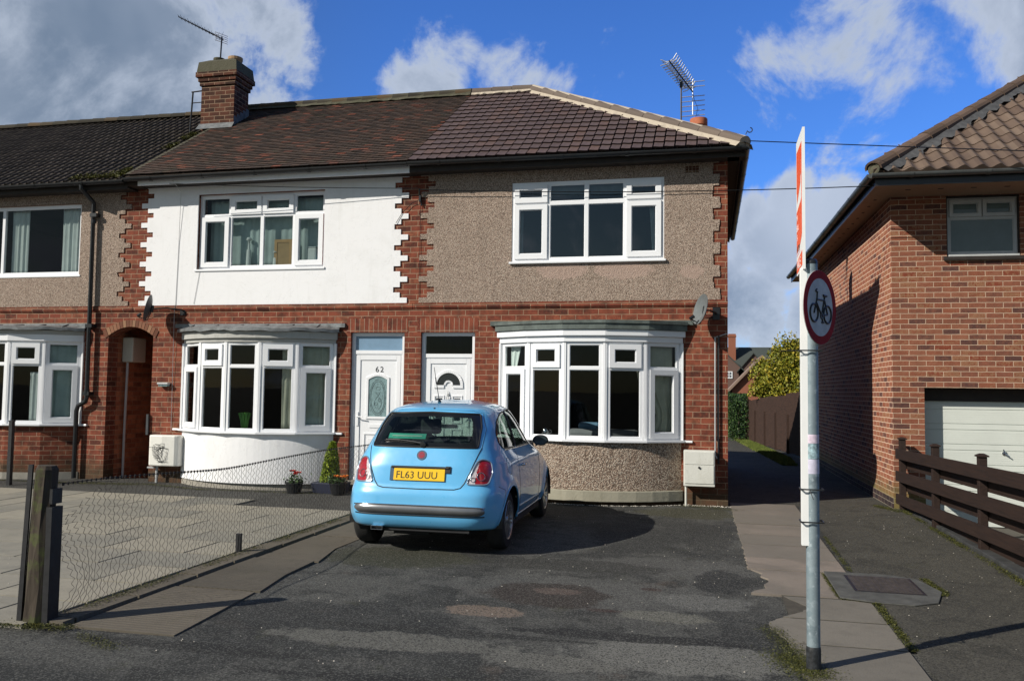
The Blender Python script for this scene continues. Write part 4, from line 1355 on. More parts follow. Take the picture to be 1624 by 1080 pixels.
# soffits, fascias, gutters, pipe
def eaves(h, a, b, fmat, smat, fz=4.93, gm=M_black):
    f = MB(); f.box(a, b, EY + .075, EY + .095, fz, 5.06); f.build('fascia', fmat, h)
    f = MB(); f.box(a, b, EY + .0955, .0, fz + .015, fz + .03); f.build('soffit', smat, h)
def gutter(h, p, q, gm=M_black, r=.055):
    p, q = Vector(p), Vector(q); g = MB(); d = (q - p).normalized(); side = d.cross(Vector((0, 0, 1))).normalized()
    n = 10
    for s, rr in ((0, r), (1, r - .008)):
        pr = None
        for j in range(n + 1):
            t = math.pi + math.pi * j / n
            o_ = side * rr * math.cos(t) + Vector((0, 0, rr * math.sin(t)))
            cur = (p + o_, q + o_)
            if pr: g.face([pr[0], cur[0], cur[1], pr[1]])
            pr = cur
    for s in (-1, 1):
        g.face([p + side * s * r, q + side * s * r, q + side * s * (r - .008), p + side * s * (r - .008)])
    L = (q - p).length; k = .5
    while k < L:   # brackets / unions
        c = p + d * k
        for j in range(n):
            t0 = math.pi + math.pi * j / n; t1 = math.pi + math.pi * (j + 1) / n; R1 = r + .008
            o0 = side * R1 * math.cos(t0) + Vector((0, 0, R1 * math.sin(t0))); o1 = side * R1 * math.cos(t1) + Vector((0, 0, R1 * math.sin(t1)))
            g.face([c + o0 - d * .025, c + o1 - d * .025, c + o1 + d * .025, c + o0 + d * .025])
        k += .95
    # end cap
    for c in (p, q):
        g.face([c + side * r * math.cos(math.pi + math.pi * j / n) + Vector((0, 0, r * math.sin(math.pi + math.pi * j / n))) for j in range(n + 1)])
    return g.build('gutter', gm, h, fix=False)
eaves(HR, -4.5, .50, M_dark_soffit, M_dark_soffit)
f = MB(); f.box(.42, .44, EY + .08, 2 * RY - EY, 4.93, 5.06); f.box(.2605, .419, EY + .08, 2 * RY - EY, 4.945, 4.958); f.build('side_soffit', M_dark_soffit, HR)
eaves(HM, -9.3, -4.502, M_white_render, M_dark_soffit, 4.925)
f = MB(); f.box(-9.5, -9.301, EY + .075, 0, 4.93, 5.0); f.build('fascia_end', M_brownbeam, HM)
eaves(HL, -14.6, -9.502, M_dark_soffit, M_dark_soffit, 4.88)
GY = EY - .005
gutter(HR, (-4.5, GY, 5.065), (.52, GY, 5.045)); gutter(HR, (.51, GY, 5.045), (.51, 6.8, 5.045))
gutter(HM, (-9.5, GY, 5.035), (-4.505, GY, 5.06)); gutter(HL, (-14.6, GY, 4.99), (-9.505, GY, 5.01))
p = MB()
p.tube([(-10.33, GY, 4.96), (-10.33, GY, 4.90), (-10.30, -.09, 4.72), (-10.28, -.09, 1.38), (-10.30, -.09, 1.31), (-10.44, -.09, 1.24), (-10.47, -.09, 1.15), (-10.47, -.09, .02)], .038, 10)
for z in (4.5, 2.6, 1.45): p.box(-10.345, -10.215, -.125, 0, z - .03, z + .03)
p.tube([(-10.285, -.09, 4.42), (-10.285, -.09, 4.36)], .046, 10); p.tube([(-10.28, -.09, 1.52), (-10.28, -.09, 1.44)], .046, 10)
shade_smooth_angle(p.build('downpipe', M_black, HL))
# small dark overhang along ground of left house (damp course)
# chimney of the middle house (part > pieces)
ch = empty('chimney', (0, 0, 0), parent=HM)
cx0, cx1, cy0, cy1 = -9.76, -9.04, 2.10, 2.62
mb = MB(); mb.box(cx0, cx1, cy0, cy1, 6.5, 7.50); mb.build('stack', M_brick_ch, ch)
mb = MB()
for k, (z0, z1, g_) in enumerate(((7.501, 7.58, .03), (7.581, 7.66, .055), (7.661, 7.76, .09))): mb.box(cx0 - g_, cx1 + g_, cy0 - g_, cy1 + g_, z0, z1)
mb.build('corbel', M_brick_ch, ch, bevel=.006)
mb = MB(); g_ = .075
b0 = [(cx0 - g_, cy0 - g_), (cx1 + g_, cy0 - g_), (cx1 + g_, cy1 + g_), (cx0 - g_, cy1 + g_)]
mid_ = [(cx0 - .05, cy0 - .05), (cx1 + .05, cy0 - .05), (cx1 + .05, cy1 + .05), (cx0 - .05, cy1 + .05)]
tp = [(cx0 + .1, cy0 + .08), (cx1 - .1, cy0 + .08), (cx1 - .1, cy1 - .08), (cx0 + .1, cy1 - .08)]
rings = [[(x, y, 7.761) for x, y in b0], [(x, y, 7.97) for x, y in mid_], [(x, y, 8.05) for x, y in tp]]
for r_a, r_b in zip(rings[:-1], rings[1:]):
    for k in range(4): mb.face([r_a[k], r_a[(k + 1) % 4], r_b[(k + 1) % 4], r_b[k]])
mb.face(rings[-1]); mb.build('cap', M_pot_old, ch)
mb = MB(); mb.lathe([(.09, 7.9), (.10, 8.05), (.115, 8.08), (.115, 8.11), (.085, 8.11), (.07, 8.0)], (-9.52, 2.30, 0), n=16); mb.build('chimney_pot', M_pot_old, ch, smooth=False)
mb = MB(); mb.lathe([(.12, 7.9), (.13, 8.05), (.145, 8.08), (.145, 8.13), (.11, 8.13), (.09, 8.0)], (-9.20, 2.36, 0), n=16); mb.build('chimney_pot', painted('buff_pot', (.34, .22, .12), .85), ch)
mb = MB()
zf = lambda y: z_at(y)
mb.face([(cx0 - .02, cy0 - .005, zf(cy0) + .09), (cx1 + .02, cy0 - .005, zf(cy0) + .09), (cx1 + .05, cy0 - .14, zf(cy0 - .14) + .035), (cx0 - .02, cy0 - .14, zf(cy0 - .14) + .035)])
for k in range(5):
    ya, yb = cy0 + .11 * k, cy0 + .11 * (k + 1); mb.face([(cx1 + .005, ya, zf(ya) - .02), (cx1 + .005, yb, zf(yb) - .02), (cx1 + .005, yb, zf(yb) + .15), (cx1 + .005, ya, zf(yb) + .15)])
mb.build('flashing', M_lead, ch, fix=False)
mb = MB()
mb.tube([(-9.99, 2.1, z_at(2.1) - .1), (-9.95, 2.1, 7.40)], .016, 6); mb.tube([(-9.98, 2.1, 7.40), (-9.76, 2.12, 7.42)], .014, 6); mb.tube([(-9.97, 2.1, 7.18), (-9.76, 2.12, 7.19)], .010, 6)
mb.build('iron_stay', M_blackmet, ch)
# flue terminal on the right roof
mb = MB(); mb.lathe([(.115, 5.35), (.115, 5.70), (.125, 5.94), (.142, 5.955), (.142, 6.05), (.138, 6.07), (.115, 6.07), (.10, 5.93)], (-.165, 1.5, 0), n=20)
o = mb.build('flue_pot', M_terra, HR); shade_smooth_angle(o)
mb = MB(); mb.lathe([(.16, 5.30), (.14, 5.44), (.101, 5.50)], (-.175, 1.6, 0), n=16); mb.build('flue_collar', M_lead, HR)
# hook on hip end, wall vent, cables on the walls
mb = MB(); mb.tube([(.50, EY, EZ + .14)] + [(.555 + .035 * math.cos(t), EY, EZ + .20 + .035 * math.sin(t)) for t in [math.pi + .3 + k * .6 for k in range(8)]], .008, 5)
mb.build('hip_iron', M_blackmet, HR)
mb = MB()
for k in range(4):
    for j in range(3): mb.box(-.335 + k * .05, -.295 + k * .05, -.030, -.0185, 4.80 + j * .035, 4.825 + j * .035)
mb.build('air_brick', M_brick_ch, HR)
mb = MB(); mb.box(-4.42, -4.39, -.06, 0, 4.52, 4.62); mb.tube([(-4.40, -.10, 4.72), (-4.41, -.04, 4.60), (-4.38, -.03, 4.46)], .012, 6)
mb.tube([(-4.40, -.05, 4.56), (-4.55, -.03, 4.50), (-4.7, -.03, 4.36), (-4.80, -.035, 4.2)], .005, 4)
mb.tube([(-4.40, -.02, 4.5), (-4.40, -.012, 2.96)], .004, 4)
mb.build('cable_bracket', M_black, HR)
mb = MB(); mb.tube([(-8.62, -.40, 5.02), (-8.63, -.06, 4.85), (-8.66, -.028, 4.0), (-8.68, -.028, 2.96), (-8.69, -.04, 2.9), (-8.69, -.012, .85)], .0045, 4)
mb.tube([(-8.25, -.028, 3.5), (-8.30, -.028, 3.2), (-8.34, -.028, 2.96)], .0035, 4)
mb.build('wall_cable', M_alu, HM)
mb = MB(); mb.tube([(.085, -.03, 2.40), (.085, -.03, .95)], .012, 6); mb.tube([(.085, -.05, 1.0), (.085, -.05, .72), (.11, -.06, .68)], .011, 6)
mb.tube([(.25, -.03, 2.45), (.10, -.03, 2.40)], .008, 5); mb.build('conduit', M_alu, HR)
mb = MB(); mb.tube([(.135, -.03, 2.42), (.13, -.035, .9), (.13, -.04, .6)], .014, 6); mb.build('black_cable_pipe', M_black, HR)
# ================================================================ GARAGE HOUSE ON THE RIGHT
GH = tag(empty('garage_house', (2.56, .6, 0), R(.9)), 'multicoloured red brick house with built-in garage and brown pantile roof', 'house')
mb = MB()
gdoor = (.42, 2.62, -.30, 1.72); gwin = (.745, 1.70, 3.58, 4.463)
wall_holes(mb, 0, 9, -.3, 4.50, [gdoor, gwin], t=.30, F=lambda u, v, w: (u, -w, v))
mb.face([(9, 0, -.3), (9, 9.3, -.3), (9, 9.3, 4.5), (9, 0, 4.5)]); mb.face([(0, 9.3, -.3), (9, 9.3, -.3), (9, 9.3, 4.5), (0, 9.3, 4.5)])
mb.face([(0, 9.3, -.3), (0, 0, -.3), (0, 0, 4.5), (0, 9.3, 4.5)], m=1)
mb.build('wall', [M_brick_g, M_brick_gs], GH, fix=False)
mb = MB(); mb.box(-.012, .418, -.012, -.001, -.3, -.02); mb.box(2.622, 9, -.012, -.001, -.3, -.02); mb.box(-.012, -.001, -.001, 9.3, -.3, .14)
mb.build('engineering_brick_base', brick('engineering_brick', .225, .075, .005, [(0, (.03, .022, .025)), (1, (.09, .05, .045))], (.3, .26, .2), dirt=.2), GH)
mb = MB(); mb.box(.42, 2.62, .24, .30, 1.53, 1.719); mb.box(.4205, .445, .24, .30, -.25, 1.53); mb.box(2.595, 2.6195, .24, .30, -.25, 1.53)
mb.build('garage_frame', M_dark_soffit, GH)
gd = empty('garage_door', (0, 0, 0), parent=GH)
M_gdoor = simple('white_garage_door', (.62, .65, .60), .4, var=.05, scale=2)
mb = MB(); z = -.235; k = 0
hs = [.205, .085, .205, .085, .205, .085, .205, .085, .205, .085, .205, .085]
while z < 1.52:
    h_ = hs[k % 2] if z + hs[k % 2] < 1.529 else 1.529 - z
    zt = z + h_
    mb.face([(.446, .262, z), (2.594, .262, z), (2.594, .262, zt - .014), (.446, .262, zt - .014)])
    mb.face([(.446, .262, zt - .014), (2.594, .262, zt - .014), (2.594, .272, zt - .010), (.446, .272, zt - .010)])
    mb.face([(.446, .272, zt - .010), (2.594, .272, zt - .010), (2.594, .272, zt - .003), (.446, .272, zt - .003)])
    mb.face([(.446, .272, zt - .003), (2.594, .272, zt - .003), (2.594, .262, zt), (.446, .262, zt)])
    # fine ribs
    if h_ > .15:
        for q in range(1, 6):
            zz = z + (h_ - .014) * q / 6; mb.box(.447, 2.593, .2605, .2621, zz - .002, zz + .002)
    z = zt; k += 1
mb.build('panel', M_gdoor, gd, fix=False)
mb = MB(); mb.tube([(1.52, .262, .80), (1.52, .225, .80)], .012, 8); mb.tube([(1.50, .222, .86), (1.52, .215, .80), (1.58, .222, .76)], .009, 6); mb.lathe([(0, -.01), (.03, -.008), (.03, .0), (0, 0)], (1.52, .262, .80), 'y', 12)
mb.build('handle', M_chrome, gd)
Fg = lambda u, v, w: (u, .06 - w, v)
grid_window(GH, Fg, [.765, 1.225, 1.68], 3.61, 4.15, 4.435, (0, 1), (), M_alu, sbar=.015, bar=.045, sillw=.09, over=.0, wide=True)
mb = MB(); mb.box(.7455, .764, .03, .10, 3.581, 4.469); mb.box(1.681, 1.6995, .03, .10, 3.581, 4.469); mb.box(.764, 1.681, .03, .10, 4.436, 4.462)
mb.box(.70, 1.75, -.05, .10, 3.53, 3.579); mb.build('timber_subframe', M_dark_soffit, GH)
mb = MB()
mb.face([(.1, 2.9, 2.8), (3.5, 2.9, 2.8), (3.5, 2.9, 4.9), (.1, 2.9, 4.9)]); mb.face([(.3, .31, 2.9), (.3, 2.9, 2.9), (.3, 2.9, 4.9), (.3, .31, 4.9)])
mb.face([(3.5, .31, 2.9), (3.5, 2.9, 2.9), (3.5, 2.9, 4.9), (3.5, .31, 4.9)]); mb.face([(.3, .31, 2.9), (3.5, .31, 2.9), (3.5, 2.9, 2.9), (.3, 2.9, 2.9)])
mb.build('room', M_inside, GH, fix=False)
mb = MB(); mb.face([(.78, .085, 3.62), (1.67, .085, 3.62), (1.67, .085, 4.44), (.78, .085, 4.44)]); mb.build('window_blind', simple('grey_blind', (.20, .235, .24), .8, var=.08), GH, fix=False)
# eaves
ov = .34
mb = MB(); mb.box(-ov, 9.3, -.80, -.001, 4.465, 4.48); mb.box(-ov, -.001, 0, 9.6, 4.465, 4.48)
for k in range(8): mb.box(.1 + k * .42, .17 + k * .42, -.48, -.44, 4.4615, 4.4645, 1)
for k in range(20): mb.box(-.2, -.16, .1 + k * .45, .17 + k * .45, 4.4615, 4.4645, 1)
mb.build('soffit', [M_gsoffit, M_dark_soffit], GH)
mb = MB(); mb.box(-ov - .02, 9.3, -.82, -.8005, 4.45, 4.60); mb.box(-ov - .02, -ov - .0005, -.80, 9.6, 4.45, 4.60); mb.build('fascia', M_black, GH)
M_gut_g = simple('grey_gutter_plastic', (.075, .08, .08), .35, var=.2)
for a, b in (((-ov - .08, -.88, 4.60), (9.2, -.88, 4.60)), ((-ov - .08, -.88, 4.60), (-ov - .08, 9.6, 4.60))):
    gutter(GH, a, b, M_gut_g, .058)
rf = empty('roof', (0, 0, 0), parent=GH)
gy0, gx0, gz0 = -.84, -ov - .05, 4.63
Bg = Vector((0, 1, .72)).normalized(); kx = math.cos(math.atan(.72))
mb = MB()
prof = [(k / 10, .018 + .024 * math.sin(2 * math.pi * (k / 10) + .4) + (.006 if k in (2, 3) else 0)) for k in range(11)]
tile_field(mb, (gx0, gy0, gz0), (1, 0, 0), Bg, 20, .295, lambda b: b * kx, lambda b: 9.6 - b * kx * .0, .218, prof, 0, .018, stagger=False)
mb.build('tiles', M_tile_pan, rf, fix=False)
top = 6.0 * kx
mb = MB(); zt_ = gz0 + top * .72
mb.face([(gx0, gy0, gz0 - .04), (9.6, gy0, gz0 - .04), (9.6, gy0 + top, zt_ - .04), (gx0 + top, gy0 + top, zt_ - .04)])
mb.face([(gx0, gy0, gz0 - .04), (gx0 + top, gy0 + top, zt_ - .04), (gx0 + top, 10 - top, zt_ - .04), (gx0, 9.7, gz0 - .04)])
mb.face([(gx0 + top, gy0 + top, zt_ - .04), (9.6, gy0 + top, zt_ - .04), (9.6, 10 - top, zt_ - .04), (gx0 + top, 10 - top, zt_ - .04)])
mb.face([(gx0, 9.7, gz0 - .04), (gx0 + top, 10 - top, zt_ - .04), (9.6, 10 - top, zt_ - .04), (9.6, 9.7, gz0 - .04)])
mb.build('roof_deck', M_tile_pan, rf, fix=False)
mb = MB(); ridge_run(mb, (gx0, gy0, gz0 + .05), (gx0 + top, gy0 + top, zt_ + .05), 17, .13, .014); mb.build('ridge_tiles', tile_mat('brown_ridge_tile', [(0, (.09, .06, .042)), (1, (.15, .10, .075))], .9, .4, (.30, .17, .02), .66), rf, fix=False)
mb = MB(); random.seed(4)
pr = None
p_, q_ = Vector((gx0 + .05, gy0 - .02, gz0 + .03)), Vector((gx0 + top, gy0 + top - .07, zt_ + .03))
for k in range(100):
    c = p_ + (q_ - p_) * k / 99; wj = .17 + .05 * ((k // 3) % 2) + random.uniform(-.015, .015)
    cur = (c + Vector((.02, -.02, .05)), c + Vector((wj * .75, -wj * .45, -.10 * wj / .17 + .055)))
    if pr: mb.face([pr[0], cur[0], cur[1], pr[1]])
    pr = cur
mb.build('lead_soakers', simple('dark_soakers', (.075, .075, .075), .8, var=.4), rf, fix=False)
mb = MB(); mb.lathe([(0, .0), (.05, .01), (.07, 0), (.09, .01), (.09, .03), (0, .05)], (0, 0, 0), 'y', 12)
o = mb.build('hip_end_cap', M_pot_old, rf); o.location = (gx0 + .0, gy0 - .0, gz0 + .05); o.rotation_euler = (0, 0, R(-45))
mb = MB(); mb.tube([(-.05, 8.95, -.2), (-.05, 8.95, 4.3), (-.2, 8.95, 4.5)], .035, 8); mb.build('downpipe', M_black, GH)

# ================================================================ SMALL THINGS ON THE WALLS
def dish(loc, label, mat, arm_mount, r=.205):
    n = Vector((-.86, -.42, .22)).normalized()
    root = tag(empty('satellite_dish', loc), label, 'satellite dish', 'satellite dishes on the terrace')
    q = n.to_track_quat('Z', 'Y').to_matrix()
    mb = MB(); rings = 8; seg = 36
    for side, off in ((0, 0.0), (1, -.008)):
        base = len(mb.v)
        for k in range(rings + 1):
            rr = r * k / rings
            for j in range(seg):
                t = 2 * math.pi * j / seg
                p = Vector((rr * math.cos(t), rr * math.sin(t) * 1.08, .32 * rr * rr / r * .75 + off)); p = q @ p
                mb.v.append(tuple(p))
        for k in range(rings):
            for j in range(seg):
                j2 = (j + 1) % seg; mb.fi([base + k * seg + j, base + (k + 1) * seg + j, base + (k + 1) * seg + j2, base + k * seg + j2])
    N_ = (rings + 1) * seg
    for j in range(seg):
        j2 = (j + 1) % seg; mb.fi([rings * seg + j, rings * seg + j2, N_ + rings * seg + j2, N_ + rings * seg + j])
    mb.build('reflector', mat, root, smooth=False)
    shade_smooth_angle(bpy.data.objects[root.children[-1].name], 50)
    mb = MB()
    bot = q @ Vector((0, -r * 1.0, .06)); foc = q @ Vector((0, -r * .55, r * 1.35))
    dnv = Vector((0, 0, -1))
    bot = n * .05 + dnv * r * 1.0; foc = n * (r * 1.0) + dnv * r * .85
    mb.tube([n * -.01 + dnv * r * .3, bot, foc], .009, 6); mb.tube([foc, foc + (Vector((0, 0, .05)) - n * .06)], [.022, .026], 10)
    mb.build('arm', M_black, root)
    mb = MB(); m_ = Vector(arm_mount) - Vector(loc)
    mb.tube([-n * .02, m_ * .5 + Vector((0, 0, .02)), m_ + Vector((0, -.06, 0)), m_], .014, 6); mb.tube([-n * .01 - Vector((0, 0, .06)), -n * .03 + Vector((0, 0, .06))], .03, 8)
    mb.box(m_.x - .05, m_.x + .05, m_.y - .012, m_.y, m_.z - .09, m_.z + .09)
    mb.tube([foc, foc + Vector((.05, .1, -.08)), foc + Vector((.2, .25, .02)), m_ + Vector((-.05, -.02, -.05))], .004, 4)
    mb.build('bracket', M_black, root)
dish((-.08, -.33, 2.76), 'grey oval satellite dish by the right end of the pebbledashed house front', M_dish, (.10, -.004, 2.74))
dish((-8.93, -.33, 2.86), 'dark satellite dish seen edge-on above the arched passage', M_dish_d, (-8.55, -.004, 2.86))

# meter boxes
root = tag(empty('meter_box', (-.135, -.01, .29)), 'flat white meter box on a pipe at the pebbledashed house corner', 'meter box')
mb = MB(); mb.box(-.215, .215, -.19, .0, 0, .50); M_meter = painted('meter_box_white', (.62, .62, .57), .6, (.3, .3, .22), .5)
mb.build('case', M_meter, root, bevel=.008)
mb = MB(); mb.box(-.20, .20, -.20, -.1905, .04, .30); mb.box(-.20, .20, -.198, -.1905, .306, .485); mb.build('door', M_meter, root, bevel=.004)
mb = MB(); mb.lathe([(0, -.018), (.016, -.016), (.016, 0), (0, 0)], (.0, -.2, .265), 'y', 10); mb.build('lock', M_blackmet, root)
mb = MB(); mb.tube([(-.185, -.09, -.30), (-.185, -.09, .0)], .016, 8); mb.build('pipe', M_meter, root)
root = tag(empty('meter_box', (-8.70, -.01, .29)), 'domed white meter box with black scribbles left of the white curved wall', 'meter box')
mb = MB()
pr = [(-.285, 0), (-.285, -.12), (-.27, -.17), (-.22, -.205), (.0, -.225), (.22, -.205), (.27, -.17), (.285, -.12), (.285, 0)]
mb.prism([(x, y, 0) for x, y in pr], (0, 0, .50)); o = mb.build('case', painted('glossy_white_box', (.72, .71, .66), .5, (.4, .38, .3), .3), root, bevel=.02)
mb = MB(); random.seed(9)
for k in range(7):
    cxs, czs = random.uniform(-.14, .02), random.uniform(.15, .38); pts = []
    for t in range(12):
        x = max(-.2, min(.16, cxs + .10 * math.sin(t * random.uniform(.5, .9) + k))); zz = max(.04, min(.46, czs + .12 * math.cos(t * .7 + k * 1.7)))
        pts.append((x, -.2285 + .1 * abs(x) * .9 * abs(x), zz))
    mb.tube(pts, .0022, 4)
mb.tube([(-.25, -.2, .30), (-.02, -.229, .305), (.12, -.222, .285)], .0035, 4)
mb.build('scribble', M_black, root)
mb = MB(); mb.tube([(-.16, -.1, -.28), (-.16, -.1, 0)], .022, 8); mb.tube([(-.19, -.12, .3), (-.32, -.05, .3)], .001, 3); mb.box(-.30, -.18, -.16, -.06, -.045, -.02); mb.build('pipe', M_alu, root)
root = tag(empty('meter_cupboard', (-9.965, .35, 2.0)), 'cream meter cupboard mounted high on the wall inside the arched passage', 'meter cupboard')
mb = MB(); mb.box(0, .215, 0, .36, 0, .43); mb.build('case', painted('cream_cupboard', (.52, .50, .42), .6), root, bevel=.02)
mb = MB(); mb.tube([(.06, .06, -2.0), (.06, .06, -1.2), (.075, .06, 0)], .022, 8); mb.build('conduit', M_alu, root)
root = tag(empty('wall_light', (-8.83, -.01, 1.62)), 'small silver bulkhead light on the brick between passage and curved bay', 'wall light')
mb = MB(); mb.box(-.10, .10, -.085, 0, 0, .03); mb.build('shade', M_alu, root, bevel=.004); mb = MB(); mb.box(-.085, .085, -.07, 0, -.03, -.001); mb.build('lens', M_frosted, root)
root = tag(empty('wall_bracket', (-9.30, -.01, .9)), 'short dark steel strip fixed at the edge of the arched passage', 'bracket')
mb = MB(); mb.box(.155, .195, -.035, -.002, -.12, .22); mb.build('strip', M_dish_d, root)

# ================================================================ AERIALS
root = tag(empty('tv_aerial', (-.45, 1.6, 5.68)), 'white high-gain aerial with bent elements on a black mast over the hipped roof', 'aerial')
Y_ = 0
mb = MB(); mb.tube([(0, 0, -.05), (0, 0, 1.17)], .016, 8)
mb.box(-.03, .03, -.03, .03, 1.10, 1.22)
mb.build('mast', M_black, root)
# boom runs from upper left front to lower right back
P0, P1 = Vector((-.22, -.40, 1.46)), Vector((.22, .22, 1.06))
mb = MB(); mb.tube([P0, P1], .014, 6); bd = (P1 - P0).normalized()
mb.tube([P0 + bd * .35, P0 + bd * .3 + Vector((-.02, 0, -.12)), (-.05, 0, 1.17)], .007, 5); mb.build('boom', M_black, root)
mb = MB(); el = Vector((.90, .05, .30)).normalized(); upb = Vector((0, 0, 1))
for k in range(13):
    c = P0 + (P1 - P0) * (k + .3) / 14
    L = .165 - .003 * k
    for s in (-1, 1):
        for dz in (.035, -.035):
            mb.tube([c, c + el * s * L * .45 + upb * dz * .6, c + el * s * L + upb * (dz * 1.6 + .015) - bd * .03], .010, 5)
mb.build('directors', M_alum_rod, root)
mb = MB(); el2 = Vector((.95, .22, .10)).normalized()
for k in range(8):
    zz = .58 + k * .092
    if k == 5: continue
    c = P1 + Vector((.0, .04, zz - 1.02))
    mb.tube([c - el2 * .24, c + el2 * .24], .009, 5)
mb.tube([P1 + Vector((0, .04, -.42)), P1 + Vector((0, .04, .25))], .012, 6)
mb.build('reflector', M_alum_rod, root)
mb = MB(); mb.tube([P1, P1 + Vector((.03, 0, -.15)), P1 + Vector((.10, -.1, -.35)), (.26, -.02, .42), (.28, 0, .34)], .004, 4); mb.build('coax_cable', M_black, root)
root = tag(empty('tv_aerial', (-9.50, 2.3, 8.06)), 'thin dark aerial pointing up to the left on the brick chimney', 'aerial')
mb = MB(); mb.tube([(0, 0, 0), (.02, 0, .50)], .015, 8); mb.build('mast', M_black, root)
mb = MB(); A_, B_ = Vector((.02, .05, .47)), Vector((-.88, -.15, .93)); mb.tube([A_, B_], [.018, .010], 6); mb.build('boom', M_black, root)
mb = MB(); d = (B_ - A_)
for k in range(12):
    c = A_ + d * (k + 1.5) / 13; mb.tube([c + Vector((-.03, .12, .0)), c - Vector((-.03, .12, .0))], .005, 4); mb.tube([c + Vector((0, 0, 0)), c + Vector((.01, 0, .055))], .004, 4)
mb.build('directors', M_black, root)
mb = MB()
for dz in (.40, .44, .48, .52, .56): mb.tube([(-.06, -.13, dz), (.07, .13, dz)], .006, 4)
for dz in (-.04, .05): mb.tube([(.0 + dz, -.12, .38), (.0 + dz, .0, .60)], .005, 4)
mb.build('reflector', M_alum_rod, root)

# overhead wires
def wire(label, pts, sag=.25, r=.007, n=24):
    mb = MB(); a, b = Vector(pts[0]), Vector(pts[1])
    mb.tube([a + (b - a) * k / n - Vector((0, 0, sag * 4 * (k / n) * (1 - k / n))) for k in range(n + 1)], r, 4)
    return tag(mb.build('telephone_wire', M_black), label, 'wire', 'overhead telephone wires')
bpy.data.objects['tv_aerial'].scale = (.84, .84, .90)
wire('overhead wire running off from the hooked roof corner of the end terrace house', [(.55, EY - .02, 5.12), (13.0, -.9, 3.9)], .03)
wire('overhead wire crossing in front of the pebbledashed upper window', [(-4.40, -.11, 4.70), (2.30, -.02, 4.50)], .06)
wire('overhead wire slanting across the white painted upper wall', [(-4.42, -.11, 4.72), (-8.6, -.42, 4.90)], .02, .006)

# ================================================================ TRAFFIC SIGN AND FOR-SALE BOARD
m, N, b = newmat('galvanised_steel'); tcn = N.n('ShaderNodeTexCoord')
vv = N.voro(tcn.outputs['Object'], 28, out=1); nn_ = N.noise(tcn.outputs['Object'], 6, 6, .7)
c = N.mix(N.rng(vv, 0, 1), (.20, .26, .29), (.27, .33, .36)); c = N.mix(N.rng(nn_, .56, .68, 0, .6), c, (.44, .52, .57)); c = N.mix(N.rng(nn_, .46, .36, 0, .6), c, (.12, .16, .185)); c = N.mix(N.rng(N.noise(tcn.outputs['Object'], 22, 4, .6), .60, .66, 0, .5), c, (.50, .58, .62))
N.l(c, b.inputs['Base Color']); setb(b, Roughness=.55, Metallic=.35); M_galv = m
SX, SY = .595, -7.13
root = tag(empty('no_cycling_sign', (SX, SY, 0)), 'round red-bordered bicycle sign on a blotchy grey steel pole', 'road sign')
mb = MB(); mb.lathe([(.0385, .13), (.0385, 2.40)], n=28); o = mb.build('pole', M_galv, root, smooth=True)
mb = MB(); mb.lathe([(0, 2.42), (.03, 2.415), (.040, 2.40), (.040, 2.385)], n=24); mb.build('cap', M_black, root, smooth=True)
mb = MB(); mb.lathe([(.042, -.02), (.042, .12), (.040, .135), (.0387, .14)], n=28); mb.build('base_sleeve', simple('chipped_black_paint', (.02, .022, .025), .5, var=.8, scale=40, bmp=.5), root, smooth=True)
mb = MB(); mb.lathe([(.0393, 1.14), (.0393, 1.225)], n=28); mb.build('sticker', simple('lilac_sticker', (.52, .50, .62), .6, var=.15, scale=40), root, smooth=True)
mb = MB(); mb.lathe([(.0393, 1.229), (.0393, 1.315)], n=28); mb.build('sticker', simple('mottled_sticker', (.28, .40, .44), .6, var=.7, scale=45), root, smooth=True)
mb = MB(); mb.lathe([(.0393, 1.319), (.0393, 1.37)], n=28); mb.build('sticker', simple('pale_pink_sticker', (.62, .52, .62), .6, var=.25, scale=50), root, smooth=True)
e = Vector((.515, .857, 0)).normalized(); nrm = Vector((e.y, -e.x, 0)); zc = 2.122; rS = .222
cS = Vector((.0, 0, zc)) + nrm * .055
def SF(u, v, w): return tuple(cS + e * u + Vector((0, 0, v)) + nrm * w)
def disc(mb, r, w0, w1, n=56, r2=0):
    for k in range(n):
        t0, t1 = 2 * math.pi * k / n, 2 * math.pi * (k + 1) / n
        P_ = lambda rr, t, w: SF(rr * math.cos(t), rr * math.sin(t), w)
        if r2: mb.face([P_(r, t0, w1), P_(r, t1, w1), P_(r2, t1, w1), P_(r2, t0, w1)])
        else: mb.face([SF(0, 0, w1), P_(r, t0, w1), P_(r, t1, w1)]); mb.face([SF(0, 0, w0), P_(r, t1, w0), P_(r, t0, w0)])
        mb.face([P_(r, t0, w0), P_(r, t1, w0), P_(r, t1, w1), P_(r, t0, w1)])
mb = MB(); disc(mb, rS, -.004, 0); mb.build('plate', simple('sign_back_grey', (.35, .36, .37), .5), root)
mb = MB(); disc(mb, rS * .995, 0.0005, .0015, r2=rS * .775); mb.build('red_border', simple('sign_red', (.26, .008, .010), .7, var=.2, scale=15, spec=.15), root)
mb = MB(); disc(mb, rS * .7745, .0005, .0015); mb.build('white_face', simple('sign_white', (.44, .46, .48), .6, var=.2, scale=9, spec=.2), root)
mb = MB(); q = rS
def circ(cu, cv, r, n=28): return [SF(cu * q + r * q * math.cos(2 * math.pi * k / n), cv * q + r * q * math.sin(2 * math.pi * k / n), .0035) for k in range(n + 1)]
def ln(*p, r=.0055): mb.tube([SF(a * q, c_ * q, .0035) for a, c_ in p], r, 6)
mb.tube(circ(-.40, -.17, .235), .0065, 6); mb.tube(circ(.42, -.17, .235), .0065, 6)
ln((-.40, -.17), (-.22, .22), (-.20, .40), (-.30, .42)); ln((-.22, .20), (.24, .20)); ln((-.24, .10), (.06, -.22)); ln((.06, -.22), (.26, .32), r=.0055)
